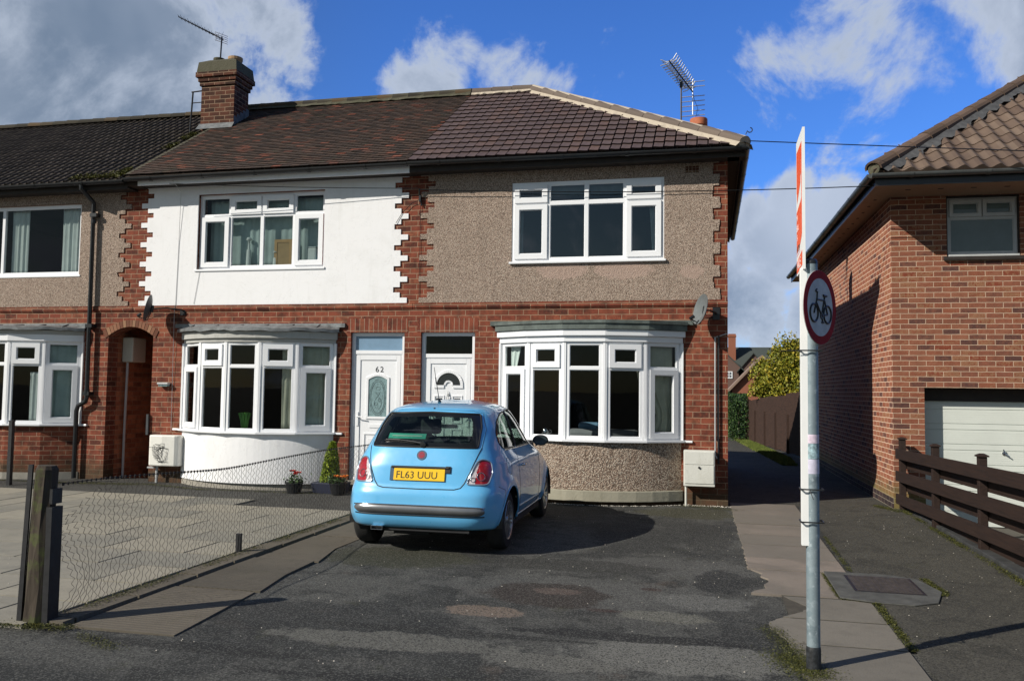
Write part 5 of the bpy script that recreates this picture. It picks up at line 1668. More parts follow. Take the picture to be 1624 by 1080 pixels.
ln((.42, -.17), (.24, .20)); ln((.42, -.17), (.06, -.22)); ln((.16, .33), (.36, .33), r=.008); ln((.06, -.22), (.12, -.40)); ln((.06, -.40), (.18, -.40), r=.006); ln((-.30, .42), (-.22, .47))
mb.tube(circ(.06, -.22, .07, 12), .005, 5)
mb.build('bicycle_symbol', M_black, root)
mb = MB(); mb.lathe([(.043, -.015), (.043, .015)], (0, 0, zc + .11), n=20); mb.lathe([(.043, -.015), (.043, .015)], (0, 0, zc - .11), n=20)
mb.box(-.02, .03, -.055, -.02, zc + .095, zc + .125); mb.box(-.02, .03, -.055, -.02, zc - .125, zc - .095)
mb.build('clamp', M_galv, root)

BX = .553
root = tag(empty('for_sale_board', (BX, -7.135, 0)), 'orange and white estate agent board on a white post beside the bicycle sign', 'sale board')
M_bw = simple('board_white', (.80, .81, .80), .45, var=.03); M_or = simple('board_orange', (.80, .095, .022), .45, var=.05)
mb = MB(); mb.box(-.022, .022, -.024, .024, .72, 2.36); mb.build('post', M_bw, root, bevel=.002)
y0b, y1b, z0b, z1b = -.05, .305, 2.35, 3.205
mb = MB(); mb.box(-.009, .004, y0b, y1b, z0b, z1b); mb.build('panel', M_bw, root, bevel=.002)
# the raised frame edge
mb = MB(); mb.box(-.009, .006, y0b - .006, y0b - .0005, z0b, z1b + .002); mb.build('edge_trim', M_bw, root)
def BF(u, v, w=.0):  # u 0 = far (left) edge .. 1 = near (right) edge, v 0 = top .. 1 = bottom
    return (-.0092 - w, y1b + (y0b - y1b) * u, z1b + (z0b - z1b) * v)
mb = MB()
def bp(pts, w=.0008): mb.prism([BF(u, v, w) for u, v in pts], (.0007, 0, 0))
bp([(.08, .085), (.80, .085), (.80, .30), (.72, .315), (.70, .36), (.14, .47), (.13, .395), (.08, .39)])
bp([(.84, .20), (.90, .20), (.90, .74), (.84, .76)]); bp([(.80, .085), (.90, .085), (.90, .20), (.80, .20)])
bp([(.04, .53), (.60, .50), (.60, .80), (.04, .84)]); bp([(.66, .50), (.84, .48), (.84, .76), (.66, .79)]); bp([(.60, .50), (.66, .50), (.66, .79), (.60, .80)])
bp([(.04, .895), (.93, .86), (.93, .965), (.04, .985)])
mb.build('orange_print', M_or, root)
for i, (s, u, v, size, mt_) in enumerate((('N', .04, .60, .055, M_bw), ('ELL', .04, .675, .055, M_bw), ('S', .10, .745, .055, M_bw), ('9779', .06, .835, .058, M_black), ('ALE', .10, .958, .085, M_bw))):
    text_obj('lettering', s, BF(u, v, .0012), size, mt_, root, rot=(R(90), 0, R(-90)), ext=.0004, sx=1.5)
mb = MB()
bp([(.06, .850), (.60, .838), (.60, .846), (.06, .858)]); mb.build('pink_line', simple('board_pink', (.75, .3, .45), .5), root)
for z in (1.865, 1.05, .86):
    mb = MB()
    for (x0, x1, y0_, y1_) in ((-.030, .100, -.052, -.046), (-.030, -.024, -.05, .05), (-.030, .10, .046, .052), (.096, .102, -.05, .05)):
        mb.box(x0, x1, y0_, y1_, z - .004, z + .004)
    if z == 1.865: mb.tube([(-.02, -.05, 1.865), (-.14, -.06, 1.862)], .003, 4)
    if z == 1.05: mb.tube([(.02, -.055, 1.05), (.035, -.10, 1.0)], .003, 4)
    mb.build('cable_tie', M_black, root)

# ================================================================ POST-AND-RAIL FENCE BY THE GARAGE
def fence_x(y): return 2.66 - .03 * (y + 1.15)
root = tag(empty('rail_fence', (2.66, -1.15, 0)), 'low dark brown three-rail timber fence in front of the white garage door', 'fence')
def LR(p): return (p[0] - 2.66, p[1] + 1.15, p[2])
for k, y in enumerate((.43, -1.15, -2.80, -4.45, -6.1)):
    x = fence_x(y) + .03
    mb = MB(); mb.box(*[v for v in (x - .04 - 2.66, x + .04 - 2.66, y - .04 + 1.15, y + .04 + 1.15, -.28, .985)]); mb.build('post', M_fence_brown, root, bevel=.004)
    mb = MB(); i = len(mb.v); X_, Yy = x - 2.66, y + 1.15
    mb.box(X_ - .055, X_ + .055, Yy - .055, Yy + .055, .986, 1.0); mb.hexa([(X_ - .055, Yy - .055, 1.0), (X_ + .055, Yy - .055, 1.0), (X_ + .055, Yy + .055, 1.0), (X_ - .055, Yy + .055, 1.0), (X_ - .02, Yy - .02, 1.02), (X_ + .02, Yy - .02, 1.02), (X_ + .02, Yy + .02, 1.02), (X_ - .02, Yy + .02, 1.02)])
    mb.build('post_cap', M_fence_brown, root)
rz = {0: (.85, .93), 1: (.54, .64), 2: (.22, .345)}
for r_i, (za, zb) in rz.items():
    for off, dz, nm in ((-.025, 0, 'rail'), (.085, -.135, 'rail')):
        mb = MB(); ya, yb = .55, -6.3
        n = 10
        for k in range(n):
            y0_, y1_ = ya + (yb - ya) * k / n, ya + (yb - ya) * (k + 1) / n
            f0, f1 = (ya - y0_) / 5.0, (ya - y1_) / 5.0
            z0_, z1_ = za + (zb - za) * f0 + dz, za + (zb - za) * f1 + dz
            X0, X1 = fence_x(y0_) + off - 2.66, fence_x(y1_) + off - 2.66
            mb.hexa([(X0 - .011, y0_ + 1.15, z0_ - .14), (X0 + .011, y0_ + 1.15, z0_ - .14), (X1 + .011, y1_ + 1.15, z1_ - .14), (X1 - .011, y1_ + 1.15, z1_ - .14),
                     (X0 - .011, y0_ + 1.15, z0_), (X0 + .011, y0_ + 1.15, z0_), (X1 + .011, y1_ + 1.15, z1_), (X1 - .011, y1_ + 1.15, z1_)])
        mb.build(nm, M_fence_brown, root)

# ================================================================ CLOSE-BOARDED FENCE DOWN THE ALLEY
root = tag(empty('board_fence', (2.0, 9.6, 0)), 'tall brown close-boarded fence along the shaded alley', 'fence')
a, b_ = Vector((2.32, 9.95, 0)), Vector((1.30, 17.6, 0))
d = (b_ - a); L = d.length; d.normalize(); nn2 = Vector((-d.y, d.x, 0)) * 1.0
if nn2.x > 0: nn2 = -nn2
random.seed(21)
boards = MB(); s = 0
while s < L:
    w_ = .145; p = a + d * s; t = 1.66 - .30 * s / L + random.uniform(-.012, .012)
    if int(s / 1.8) % 2: t -= .03
    ti = random.uniform(0, .015)
    pts = [p + nn2 * ti, p + d * w_ + nn2 * (ti + .035), p + d * w_ + nn2 * (ti + .020), p + nn2 * (ti - .012)]
    boards.hexa([tuple(q - Vector((2.0, 9.6, 0)) + Vector((0, 0, .02))) for q in pts] + [tuple(q - Vector((2.0, 9.6, 0)) + Vector((0, 0, t))) for q in pts]); s += .13
boards.build('boards', M_board_brown, root)
for k in range(6):
    p = a + d * (L * k / 5) + nn2 * .05 - Vector((2.0, 9.6, 0)); mb = MB(); mb.box(p.x - .04, p.x + .04, p.y - .04, p.y + .04, -.05, 1.05); mb.build('fence_post', M_board_brown, root)
# ================================================================ CHAIN-LINK FENCE
FX = -4.38
root = tag(empty('chain_link_fence', (FX, -7.5, 0)), 'sagging rusty chain-link fence between the paved forecourt and the tarmac drive', 'fence')
yA, yB = .10, 7.15      # local y, from the near post towards the house
def ftop(y):           # sagging top line, torn near the post
    t = y / 7.15
    z = .865 + .05 * math.exp(-(y / 1.6) ** 2) - .035 * math.exp(-((y - 2.3) / .8) ** 2)
    return z
def fdx(y, z):         # belly and buckles of the loose mesh
    return .05 * math.sin(y * 1.3) * (z - .2) + .03 * math.sin(y * 3.1 + z * 4) * z + (.05 * math.exp(-(y / .35) ** 2) * math.sin(z * 9))
mb = MB(); random.seed(5)
cell = .050; rows = 13
nw = int((yB - yA) / cell)
for k in range(nw + 1):
    pts = []
    for j in range(rows * 2 + 1):
        y = yA + cell * k + (cell * .52 if (j + k) % 2 else -cell * .02)
        f = j / (rows * 2)
        tear = math.exp(-((y - .15) / .28) ** 2)
        z = .03 + f * (ftop(y) - .03) * (1 - .30 * tear * f)
        y2 = y + .10 * tear * math.sin(f * 5) + .014 * math.sin(f * 9 + k * .31) + random.uniform(-.003, .003)
        y2 += .10 * (f - .5) * math.sin(y * .9)
        pts.append((fdx(y, z) + (.004 if j % 2 else -.004), y2, z + random.uniform(-.003, .003)))
    if k < 2:
        pts = pts[:int(len(pts) * .75)]
    mb.tube(pts, .0022, 3, cap=False)
M_wire = simple('rusty_wire', (.030, .025, .022), .7, .3, var=.5, scale=6)
mb.build('wire_mesh', M_wire, root, smooth=True)
mb = MB(); pts = [(fdx(y, ftop(y)), y, ftop(y) + .004) for y in [yA + .1 * k for k in range(int((yB - yA) / .1))]]
mb.tube(pts, .003, 4)
k = 0
while k * cell + yA < yB - .3:
    y = yA + k * cell; mb.box(fdx(y, ftop(y)) - .005, fdx(y, ftop(y)) + .005, y - .006, y + .006, ftop(y) - .008, ftop(y) + .012); k += 1
mb.build('top_wire', M_wire, root)
# old timber gate post with the angle-iron strap
mb = MB()
pz = [(0, .085, .06), (.25, .082, .06), (.6, .078, .058), (1.03, .072, .056), (1.055, .060, .045)]
n = 8; ri = []
for (z, rx, ry) in pz:
    ring = []
    for j in range(n):
        t = 2 * math.pi * (j + .5) / n
        ring.append((.005 + rx * (1 if math.cos(t) > 0 else -1) * min(1, abs(math.cos(t)) * 1.25) + .01 * math.sin(z * 9 + j), ry * (1 if math.sin(t) > 0 else -1) * min(1, abs(math.sin(t)) * 1.25) + .006 * math.sin(z * 7 + 2 * j), z))
    ri.append(len(mb.v)); mb.v.extend(ring)
for a0, b0 in zip(ri[:-1], ri[1:]):
    for j in range(n): mb.fi([a0 + j, a0 + (j + 1) % n, b0 + (j + 1) % n, b0 + j])
mb.fi([ri[-1] + j for j in range(n)])
o = mb.build('timber_post', M_post_wood, root); o.location = (-.04, -.02, 0); o.rotation_euler = (0, R(1.5), 0)
mb = MB(); mb.box(-.145, -.11, -.075, -.067, 0, 1.055); mb.box(-.145, -.139, -.067, -.03, 0, 1.055); o = mb.build('angle_iron', M_blackmet, root); o.rotation_euler = (0, R(2.2), 0)
mb = MB(); mb.box(.040, .085, -.06, .04, 0, .78); mb.box(.036, .075, -.05, .04, .8, .9); o = mb.build('black_plank', M_blackmet, root)
mb = MB(); mb.tube([(.0, 2.43, -.02), (.01, 2.43, .20)], .02, 6); mb.box(-.02, .03, 2.415, 2.445, .0, .205); mb.build('stub_post', M_blackmet, root)
mb = MB(); mb.tube([(0, 7.15, 0), (0, 7.15, 1.0)], .022, 8); mb.build('end_post', M_blackmet, root)
root = tag(empty('garden_post', (-10.75, -1.15, 0)), 'thin black post standing on the forecourt before the leftmost brick bay', 'post')
mb = MB(); mb.box(-.03, .03, -.03, .03, -.02, 1.0); mb.box(-.035, .035, -.035, .035, 1.0, 1.02); mb.build('shaft', M_blackmet, root)

# ================================================================ FOLIAGE
def leaves(mb, pts, size, rnd, flat=.0, elong=1.6, us=None, upbias=.3):
    for i, p in enumerate(pts):
        s = size * rnd.uniform(.6, 1.3)
        n = Vector((rnd.gauss(0, 1), rnd.gauss(0, 1), rnd.gauss(0, 1) + upbias)).normalized()
        a = n.orthogonal().normalized(); a.rotate(Matrix.Rotation(rnd.uniform(0, 6.28), 3, n)); b = n.cross(a)
        u = us[i] if us else rnd.random()
        p = Vector(p)
        mb.face([p - a * s * elong * .5, p - b * s * .4 + n * s * .1, p + a * s * elong * .5, p + b * s * .4 + n * s * .1], uv=(u, u))

def crown_pts(rnd, c, rad, n, clumps=26, shell=.55):
    C = []
    for _ in range(clumps):
        t = rnd.uniform(0, 6.283); z = rnd.uniform(-.7, 1); q = math.sqrt(max(0, 1 - z * z)); rr = rnd.uniform(shell, .95)
        C.append((Vector((c[0] + rad[0] * q * math.cos(t) * rr, c[1] + rad[1] * q * math.sin(t) * rr, c[2] + rad[2] * z * rr)), rnd.uniform(.2, .38), rnd.random()))
    out, us = [], []
    for _ in range(n):
        cc, r, u = rnd.choice(C)
        v = Vector((rnd.gauss(0, 1), rnd.gauss(0, 1), rnd.gauss(0, 1))).normalized() * r * (rnd.random() ** .35)
        out.append(cc + Vector((v.x * rad[0], v.y * rad[1], v.z * rad[2]))); us.append(min(1, max(0, .35 * u + .65 * rnd.random())))
    return out, us

rnd = random.Random(12)
root = tag(empty('golden_bush', (2.75, 15.2, 0)), 'big yellow-green evergreen bush rising behind the brown board fence', 'bush')
mb = MB()
pts, us = crown_pts(rnd, (0, 0, 1.75), (1.55, 1.3, 1.5), 26000, 90)
p2, u2 = crown_pts(rnd, (.35, .1, 2.5), (.85, .8, .85), 6000, 20)
# leaf colour turns yellower away from the middle of the crown
us = [min(1, u * .75 + .35 * ((Vector(p) - Vector((0, 0, 1.9))).length / 1.5)) for p, u in zip(pts + p2, us + u2)]
keep = [k for k, p in enumerate(pts + p2) if not (p[2] < 1.5 and p[0] + 2.75 < 2.32 - .1333 * (p[1] + 15.2 - 9.95) + .10)]
pp = [(pts + p2)[k] for k in keep]; us = [us[k] for k in keep]
leaves(mb, pp, .065, rnd, us=us)
mb.build('foliage', M_leaf_gold, root, fix=False)
mb = MB()
for k in range(7):
    t = k * .9; mb.tube([(0, 0, 0), (.25 * math.cos(t), .25 * math.sin(t), .9), (.7 * math.cos(t), .7 * math.sin(t), 2.1)], [.06, .04, .015], 6)
mb.build('stem', M_bark, root)
root = tag(empty('hedge', (1.0, 17.6, 0)), 'dark green clipped hedge at the far end of the alley', 'hedge')
mb = MB()
pts = [(rnd.uniform(-.42, .30), rnd.uniform(-.5, 2.5), 1.58 * rnd.random() ** .8) for _ in range(9000)]
leaves(mb, pts, .05, rnd); mb.build('foliage', M_leaf_green, root, fix=False)
mb = MB(); mb.tube([(0, 0, 0), (0, 0, 1.2)], .04, 6); mb.tube([(-.2, 1, 0), (-.2, 1, 1.2)], .04, 6); mb.build('stem', M_bark, root)
root = tag(empty('hedge', (.72, 20.5, 0)), 'paler narrow hedge behind the house corner beyond the alley', 'hedge')
mb = MB(); pts = [(rnd.uniform(-.6, .05), rnd.uniform(-.5, 3), 1.65 * rnd.random() ** .8) for _ in range(4500)]
leaves(mb, pts, .06, rnd, us=[.6 + .4 * rnd.random() for _ in pts]); mb.build('foliage', M_leaf_green, root, fix=False)

def bare_tree(loc, label, h, seed, spread=.55, depth=6, r0_=.09, group=None, leafy=0, mat=M_bark):
    rr = random.Random(seed)
    root = tag(empty('bare_tree', loc), label, 'tree', group)
    tr, tw, tips = MB(), MB(), []
    def grow(p, d, L, r, dep):
        q = p + d * L; mid = p + d * L * .5 + Vector((rr.gauss(0, .04), rr.gauss(0, .04), 0)) * L
        (tr if dep > depth - 3 else tw).tube([p, mid, q], [r, r * .85, r * .68], 5 if dep > 2 else 3, cap=False)
        if dep == 0: tips.append(q); return
        for _ in range(3 if dep > 1 else 4):
            nd = (d + Vector((rr.gauss(0, spread), rr.gauss(0, spread), rr.gauss(.12, spread * .6)))).normalized()
            grow(q if rr.random() < .7 else mid, nd, L * rr.uniform(.58, .8), r * .6, dep - 1)
    grow(Vector((0, 0, 0)), Vector((0, 0, 1)), h * .30, r0_, depth)
    tr.build('trunk', mat, root); tw.build('twigs', mat, root, fix=False)
    if leafy:
        lb = MB(); pts = [t + Vector((rr.gauss(0, .05), rr.gauss(0, .05), rr.gauss(0, .05))) for t in tips for _ in range(leafy)]
        leaves(lb, pts, .05, rr); lb.build('leaves', M_bark, root, fix=False)
bare_tree((4.7, 24.0, -.2), 'leafless twiggy tree rising behind the yellow-green bush', 5.6, 4, depth=6, leafy=2)
M_fartwig = simple('pale_far_twigs', (.14, .12, .115), .9)
for k, (x, y, h, lab) in enumerate(((3.2, 84, 7.6, 'faint bare tree directly right of the distant chimney'), (5.4, 88, 7.4, 'faint bare tree over the distant dark roof ridge'), (8.2, 90, 8.0, 'faint bare tree beyond the roof where the gold bush begins'))):
    bare_tree((x, y, -.3), lab, h * .95, 30 + k, depth=6, r0_=.10, group='bare trees far beyond the roofs', mat=M_fartwig)

# conifer and flowers by the middle door
root = tag(empty('potted_conifer', (-5.63, -.42, 0)), 'lime green cone-shaped conifer in a dark trough beside the number 62 door', 'potted plant')
mb = MB(); pts = []
for _ in range(6000):
    z = rnd.random(); r = .135 * (1 - z) ** .55 + .02; t = rnd.uniform(0, 6.28); q = r * rnd.random() ** .35
    pts.append((q * math.cos(t) + .03 * z, q * math.sin(t), .18 + z * .60))
leaves(mb, pts, .022, rnd, elong=2.4, upbias=1.5); mb.build('foliage', M_leaf_lime, root, fix=False)
mb = MB(); mb.hexa([(-.20, -.14, .0), (.24, -.14, 0), (.24, .14, 0), (-.20, .14, 0), (-.24, -.17, .17), (.28, -.17, .17), (.28, .17, .17), (-.24, .17, .17)])
mb.build('trough', simple('dark_blue_trough', (.02, .025, .05), .5), root, bevel=.01)
def flowers(loc, label, petal, n, pr):
    root = tag(empty('flower_pot', loc), label, 'flower pot', 'flower pots by the middle house door')
    mb = MB(); mb.lathe([(.0, 0), (.10, 0), (.13, .15), (.14, .15), (.14, .165), (.11, .165), (.10, .13), (0, .13)], n=18); mb.build('pot', M_black, root, smooth=False)
    mb = MB(); leaves(mb, [(rnd.gauss(0, .07), rnd.gauss(0, .07), .16 + abs(rnd.gauss(.04, .05))) for _ in range(160)], .028, rnd, elong=2.2); mb.build('foliage', M_leaf_green, root, fix=False)
    mb = MB()
    for k in range(n):
        c = Vector((rnd.gauss(.0, .06), rnd.gauss(-.03, .05), .24 + rnd.uniform(0, pr)))
        for j in range(9):
            t = j * 2.4; dd = Vector((math.cos(t), math.sin(t), .5 + .1 * (j % 3))).normalized(); s = .028
            a_ = dd.orthogonal().normalized(); mb.face([c, c + dd * s + a_ * s * .7, c + dd * s * 1.5, c + dd * s - a_ * s * .7])
    mb.build('petals', petal, root, fix=False)
flowers((-6.12, -.62, 0), 'dark pot of red flowers at the foot of the white curved wall', M_redpetal, 5, .10)
flowers((-5.40, -.62, .02), 'dark pot with orange pansies in front of the cone-shaped conifer', M_orpetal, 4, .03)

# grass verge and moss
mb = MB(); pts = []; us = []
for _ in range(15000):
    y = rnd.uniform(7.5, 18.2); t = (y - 7.5) / 10.7; xl = 1.62 - .80 * t; xr = 2.06 - .83 * t
    if y < 9.9: xr = min(2.38, xl + .22 + .1 * (y - 7.5))
    x = rnd.uniform(xl, xr + .05) + rnd.gauss(0, .02)
    h = rnd.uniform(.02, .06); s = .012
    dx, dy = rnd.gauss(0, .02), rnd.gauss(0, .02); u = rnd.random()
    mb.face([(x - s, y, 0), (x + s, y, 0), (x + dx, y + dy, h)], uv=(u, u))
tag(mb.build('grass', M_grass, fix=False), 'strip of grass at the foot of the alley fence', 'grass', kind='stuff')
mb = MB(); mb.box(0, 1, 0, 1, 0, 0)
vb = MB(); vb.face([(1.60, 7.5, .004), (2.40, 7.5, .004), (2.40, 9.9, .004), (2.05, 9.95, .004), (1.30, 18.3, .004), (.84, 18.3, .004)])
tag(vb.build('verge', M_soil, fix=False), kind='structure')
mb = MB()
def mossline(p, q, n, w, s=.016, h=.018, gaps=1.3, z=.010):
    s *= .55; h *= .6; w *= .8
    for _ in range(int(n * 2.2)):
        t = rnd.random()
        if math.sin(t * 23 + p[0] * 3) + math.sin(t * 57) < -gaps + .6 and rnd.random() < .8: continue
        x = p[0] + (q[0] - p[0]) * t + rnd.gauss(0, w); y = p[1] + (q[1] - p[1]) * t + rnd.gauss(0, w)
        leaves(mb, [(x, y, z + rnd.uniform(0, h))], s, rnd, upbias=2.5)
mossline((2.62, .45), (2.63, -7.5), 5200, .035)
mossline((2.35, .75), (2.56, .1), 900, .06)
mossline((1.26, -2.3), (1.24, -4.2), 900, .018, s=.012); mossline((1.25, -5.35), (1.25, -6.6), 1500, .020); mossline((.985, -4.35), (.985, -5.25), 500, .012, s=.012)
mossline((1.82, -4.35), (1.86, -4.9), 800, .022); mossline((1.86, -4.9), (1.50, -5.38), 600, .016)
mossline((1.0, -5.30), (1.3, -5.36), 250, .012, s=.01)
mossline((.45, -6.9), (.60, -7.3), 2200, .09, s=.013, h=.010, gaps=2.2); mossline((.40, -6.3), (.55, -7.0), 900, .06, s=.012, h=.008, gaps=2)
mossline((-4.32, -1.6), (-4.32, -7.4), 3200, .05, s=.014, z=.03, h=.02); mossline((-4.9, -7.62), (-4.1, -7.6), 1500, .05)
mossline((-10.5, -.70), (-8.9, -.45), 1800, .10, s=.014, gaps=2); mossline((-8.9, -.35), (-7.6, -.75), 1000, .04, s=.014); mossline((-7.6, -.72), (-5.6, -.62), 1200, .04, s=.012)
mossline((-13.3, -.72), (-10.8, -.66), 1200, .03, s=.014)
mossline((-3.9, -7.7), (-3.5, -7.9), 500, .05, s=.012); mossline((-.35, -.15), (.35, -.4), 900, .10, s=.010, h=.006, gaps=2)
# moss cushions on the roof junction
for _ in range(2600):
    t = rnd.random() ** 1.2; y = EY + .05 + 2.9 * t; c = math.sin(t * 11 + 1) + math.sin(t * 29)
    if c < .35: continue
    x = -9.62 - abs(rnd.gauss(0, .11)); leaves(mb, [(x, y, z_at(y) - .02 + rnd.uniform(0, .04))], .030, rnd, upbias=2, us=[rnd.uniform(.6, 1)])
for _ in range(700):
    x = rnd.uniform(-10.6, -9.6); y = EY + abs(rnd.gauss(.05, .09)); leaves(mb, [(x, y, z_at(y) - .02 + rnd.uniform(0, .03))], .028, rnd, upbias=2, us=[rnd.uniform(.6, 1)])
tag(mb.build('moss', M_mossm, fix=False), 'patches of moss in joints, along edges and on the old roof', 'moss', kind='stuff')
# pale grit and bits lying about
mb = MB()
def grit(x, y, s, z=.006):
    p = Vector((x, y, z)); a = rnd.uniform(0, 3); ca, sa = math.cos(a) * s, math.sin(a) * s * .7
    mb.hexa([(x - ca, y - sa, z), (x + sa, y - ca, z), (x + ca, y + sa, z), (x - sa, y + ca, z), (x - ca * .6, y - sa * .6, z + s * .8), (x + sa * .6, y - ca * .6, z + s * .8), (x + ca * .6, y + sa * .6, z + s * .7), (x - sa * .6, y + ca * .6, z + s * .6)])
P = arc_pts(-1.73, 2.62, .44, 24, grow=.06)
for _ in range(420):
    i = rnd.randrange(24); t = rnd.random(); c = P[i] + (P[i + 1] - P[i]) * t; grit(c.x, c.y - abs(rnd.gauss(0, .03)), rnd.uniform(.004, .010))
for _ in range(120): grit(rnd.uniform(-.35, .30), rnd.uniform(-.14, -.01), rnd.uniform(.004, .011))
for _ in range(170): grit(rnd.uniform(-3.4, .5), rnd.uniform(-8.2, -.8), rnd.uniform(.003, .007))
for _ in range(90): grit(rnd.uniform(1.3, 2.65), rnd.uniform(-7, .3), rnd.uniform(.003, .006), .014)
for _ in range(60): grit(rnd.uniform(-9, -4.5), rnd.uniform(-7.3, -1), rnd.uniform(.003, .007), .024)
tag(mb.build('gravel', simple('pale_grit', (.50, .46, .40), .9, var=.3)), 'scattered pale grit on the drive and along the wall foot', 'gravel', kind='stuff')

# ================================================================ DISTANT HOUSES
D1 = tag(empty('distant_house', (2.0, 55, -.3)), 'distant brown brick house with dark roof, two gables and a red chimney', 'house')
M_dbrick = painted('distant_brick', (.135, .085, .07), .9, (.09, .055, .045), .5, 20, .1); M_droof = painted('distant_roof', (.055, .065, .06), .9, (.035, .04, .035), .6, 20, .1)
M_dred = painted('distant_red_brick', (.26, .10, .06), .9, (.16, .06, .04), .5, 20, .1)
mb = MB(); mb.box(-6, 8, 1, 6, 0, 3.2)
def gable(mb, c, hw, ze, za, y0, y1):
    mb.prism([(c - hw, y0, 0), (c + hw, y0, 0), (c + hw, y0, ze), (c, y0, za), (c - hw, y0, ze)], (0, y1 - y0, 0))
gable(mb, -1.0, 1.9, 3.3, 5.15, 0, 1.1); gable(mb, 1.33, 1.1, 3.6, 4.9, 0, 1.1)
mb.build('wall', M_dbrick, D1)
mb = MB()
mb.prism([(-6.4, .6, 3.2), (-6.4, 3.6, 5.6), (-6.4, 6.4, 3.1)], (14.8, 0, 0))
def groof(c, hw, ze, za, y0, y1, t=.08, o=.15):
    for s in (-1, 1):
        mb.prism([(c + s * (hw + o), y0, ze - o), (c, y0, za + .0), (c, y0, za + t * 1.3), (c + s * (hw + o), y0, ze - o + t)], (0, y1 - y0, 0))
groof(-1.0, 1.9, 3.3, 5.17, -.15, 3.2); groof(1.33, 1.1, 3.6, 4.92, -.15, 3.0); mb.build('roof', M_droof, D1)
mb = MB(); mb.box(-.50, .08, 2.2, 2.8, 4.4, 6.6); mb.box(-.54, .12, 2.16, 2.84, 6.35, 6.5); mb.build('chimney', M_dred, D1)
w_ = empty('window', (0, 0, 0), parent=D1)
mb = MB()
for (a, b, c, d_) in ((-.75, -.24, 3.0, 3.07), (-.75, -.24, 3.48, 3.55), (-.75, -.68, 3.07, 3.48), (-.31, -.24, 3.07, 3.48), (-.52, -.47, 3.07, 3.48), (-.68, -.31, 3.25, 3.29)): mb.box(a, b, -.06, -.001, c, d_)
mb.build('frame', M_upvc, w_); mb = MB(); mb.box(-.68, -.31, -.03, -.002, 3.07, 3.48); mb.build('pane', simple('far_pane', (.10, .12, .14), .2), w_)
D2 = tag(empty('outbuilding', (2.85, 36, -.3)), 'low red brick gabled building in front of the distant brown house', 'house')
mb = MB(); gable(mb, 0, 1.62, 2.15, 3.85, 0, 5); mb.build('wall', M_dred, D2)
mb = MB()
for s in (-1, 1): mb.prism([(s * 1.85, -.25, 1.88), (0, -.25, 3.86), (0, -.25, 4.0), (s * 1.85, -.25, 2.04)], (0, 5.4, 0))
mb.build('roof', painted('verge_tiles', (.24, .17, .13), .9, (.15, .1, .08), .5, 20, .2), D2)
mb = MB(); mb.box(-2.0, -1.7, -.3, 5, 1.80, 1.93); mb.build('gutter', M_black, D2); mb = MB(); mb.box(-1.75, -1.66, -.28, -.2, .5, 1.8); mb.build('downpipe', M_upvc, D2)

# ================================================================ CURTAINS AND THINGS ON THE SILLS
curtain('curtain', 'bright pleated curtain at the right of the wide picture window', -11.10, -10.67, 3.53, 4.70, .14, M_curtain, 'curtains behind the upstairs panes', 5, .018)
curtain('curtain', 'grey-blue curtain at the left of the wide picture window', -12.16, -11.80, 3.53, 4.70, .14, M_curtain, 'curtains behind the upstairs panes', 4, .018)
b3 = bow(-11.82)
curtain('curtain', 'pale curtain filling the right end light of the brick bay', -11.05, -10.55, .97, 2.27, .12, M_net, 'curtains in the bay windows', 4, .02, arc=b3)
curtain('curtain', 'narrow bright curtain beside the dark middle of the brick bay', -11.22, -11.08, .97, 1.80, .10, M_curtain, 'curtains in the bay windows', 2, .012, arc=b3)
curtain('net_curtain', 'grey-green net across the four lights over the white wall', -8.24, -6.10, 3.60, 4.73, .24, M_net, None, 18, .012, cat='net curtain')
b2 = bow(-7.14)
curtain('curtain', 'cream pleated curtain in the right end light above the white curved wall', -6.55, -5.88, .95, 2.25, .13, M_cream_curt, 'curtains in the bay windows', 7, .016, arc=b2)
curtain('curtain', 'pale curtain drawn to the left side of the white curved bay', -8.16, -7.92, .95, 1.90, .10, M_curtain, 'curtains in the bay windows', 3, .015, taper=.5, arc=b2)
b1 = bow(-1.73)
curtain('curtain', 'pale curtain tied back in the right end of the pebbledashed bay', -1.02, -.52, 1.00, 2.28, .14, M_cream_curt, 'curtains in the bay windows', 4, .018, tie=(1.25, .55, 1), arc=b1)
curtain('curtain', 'twisted pale curtain top in the left end light of the pebbledashed bay', -2.92, -2.74, 1.95, 2.28, .16, M_curtain, 'curtains in the bay windows', 2, .02, taper=.4, arc=b1)
curtain('curtain', 'pale curtain edge in the right casement of the upper pebbledashed window', -.86, -.72, 3.60, 4.35, .12, M_curtain, 'curtains behind the upstairs panes', 2, .015, taper=-.3)
curtain('curtain', 'thin pale curtain edge in the left casement of the upper pebbledashed window', -2.86, -2.78, 3.60, 4.35, .12, M_curtain, 'curtains behind the upstairs panes', 1, .012)
for x0_, x1_, lab in ((-2.33, -1.81, 'grey roller blind part way down behind the second top light'), (-1.75, -1.24, 'grey roller blind part way down behind the third top light')):
    mb = MB(); mb.box(x0_, x1_, .10, .106, 4.56, 4.74); mb.tube([(x0_, .10, 4.72), (x1_, .10, 4.72)], .018, 8); tag(mb.build('roller_blind', simple('blind_cloth_' + str(int(-x0_ * 10)), (.30, .31, .30), .9)), lab, 'blind', 'roller blinds in the pebbledashed house')
root = tag(empty('picture_frame', (-6.83, .16, 3.56)), 'tan picture frame leaning in the window over the white wall', 'picture frame')
mb = MB(); M_tan = simple('tan_wood', (.42, .26, .10), .6)
for (a, b, c, d_) in ((-.16, .16, 0, .05), (-.16, .16, .42, .47), (-.16, -.11, .05, .42), (.11, .16, .05, .42)): mb.box(a, b, -.02, .0, c, d_)
mb.build('frame', M_tan, root); mb = MB(); mb.box(-.11, .11, -.012, -.002, .05, .42); mb.build('backing', simple('tan_board', (.36, .25, .12), .8), root)
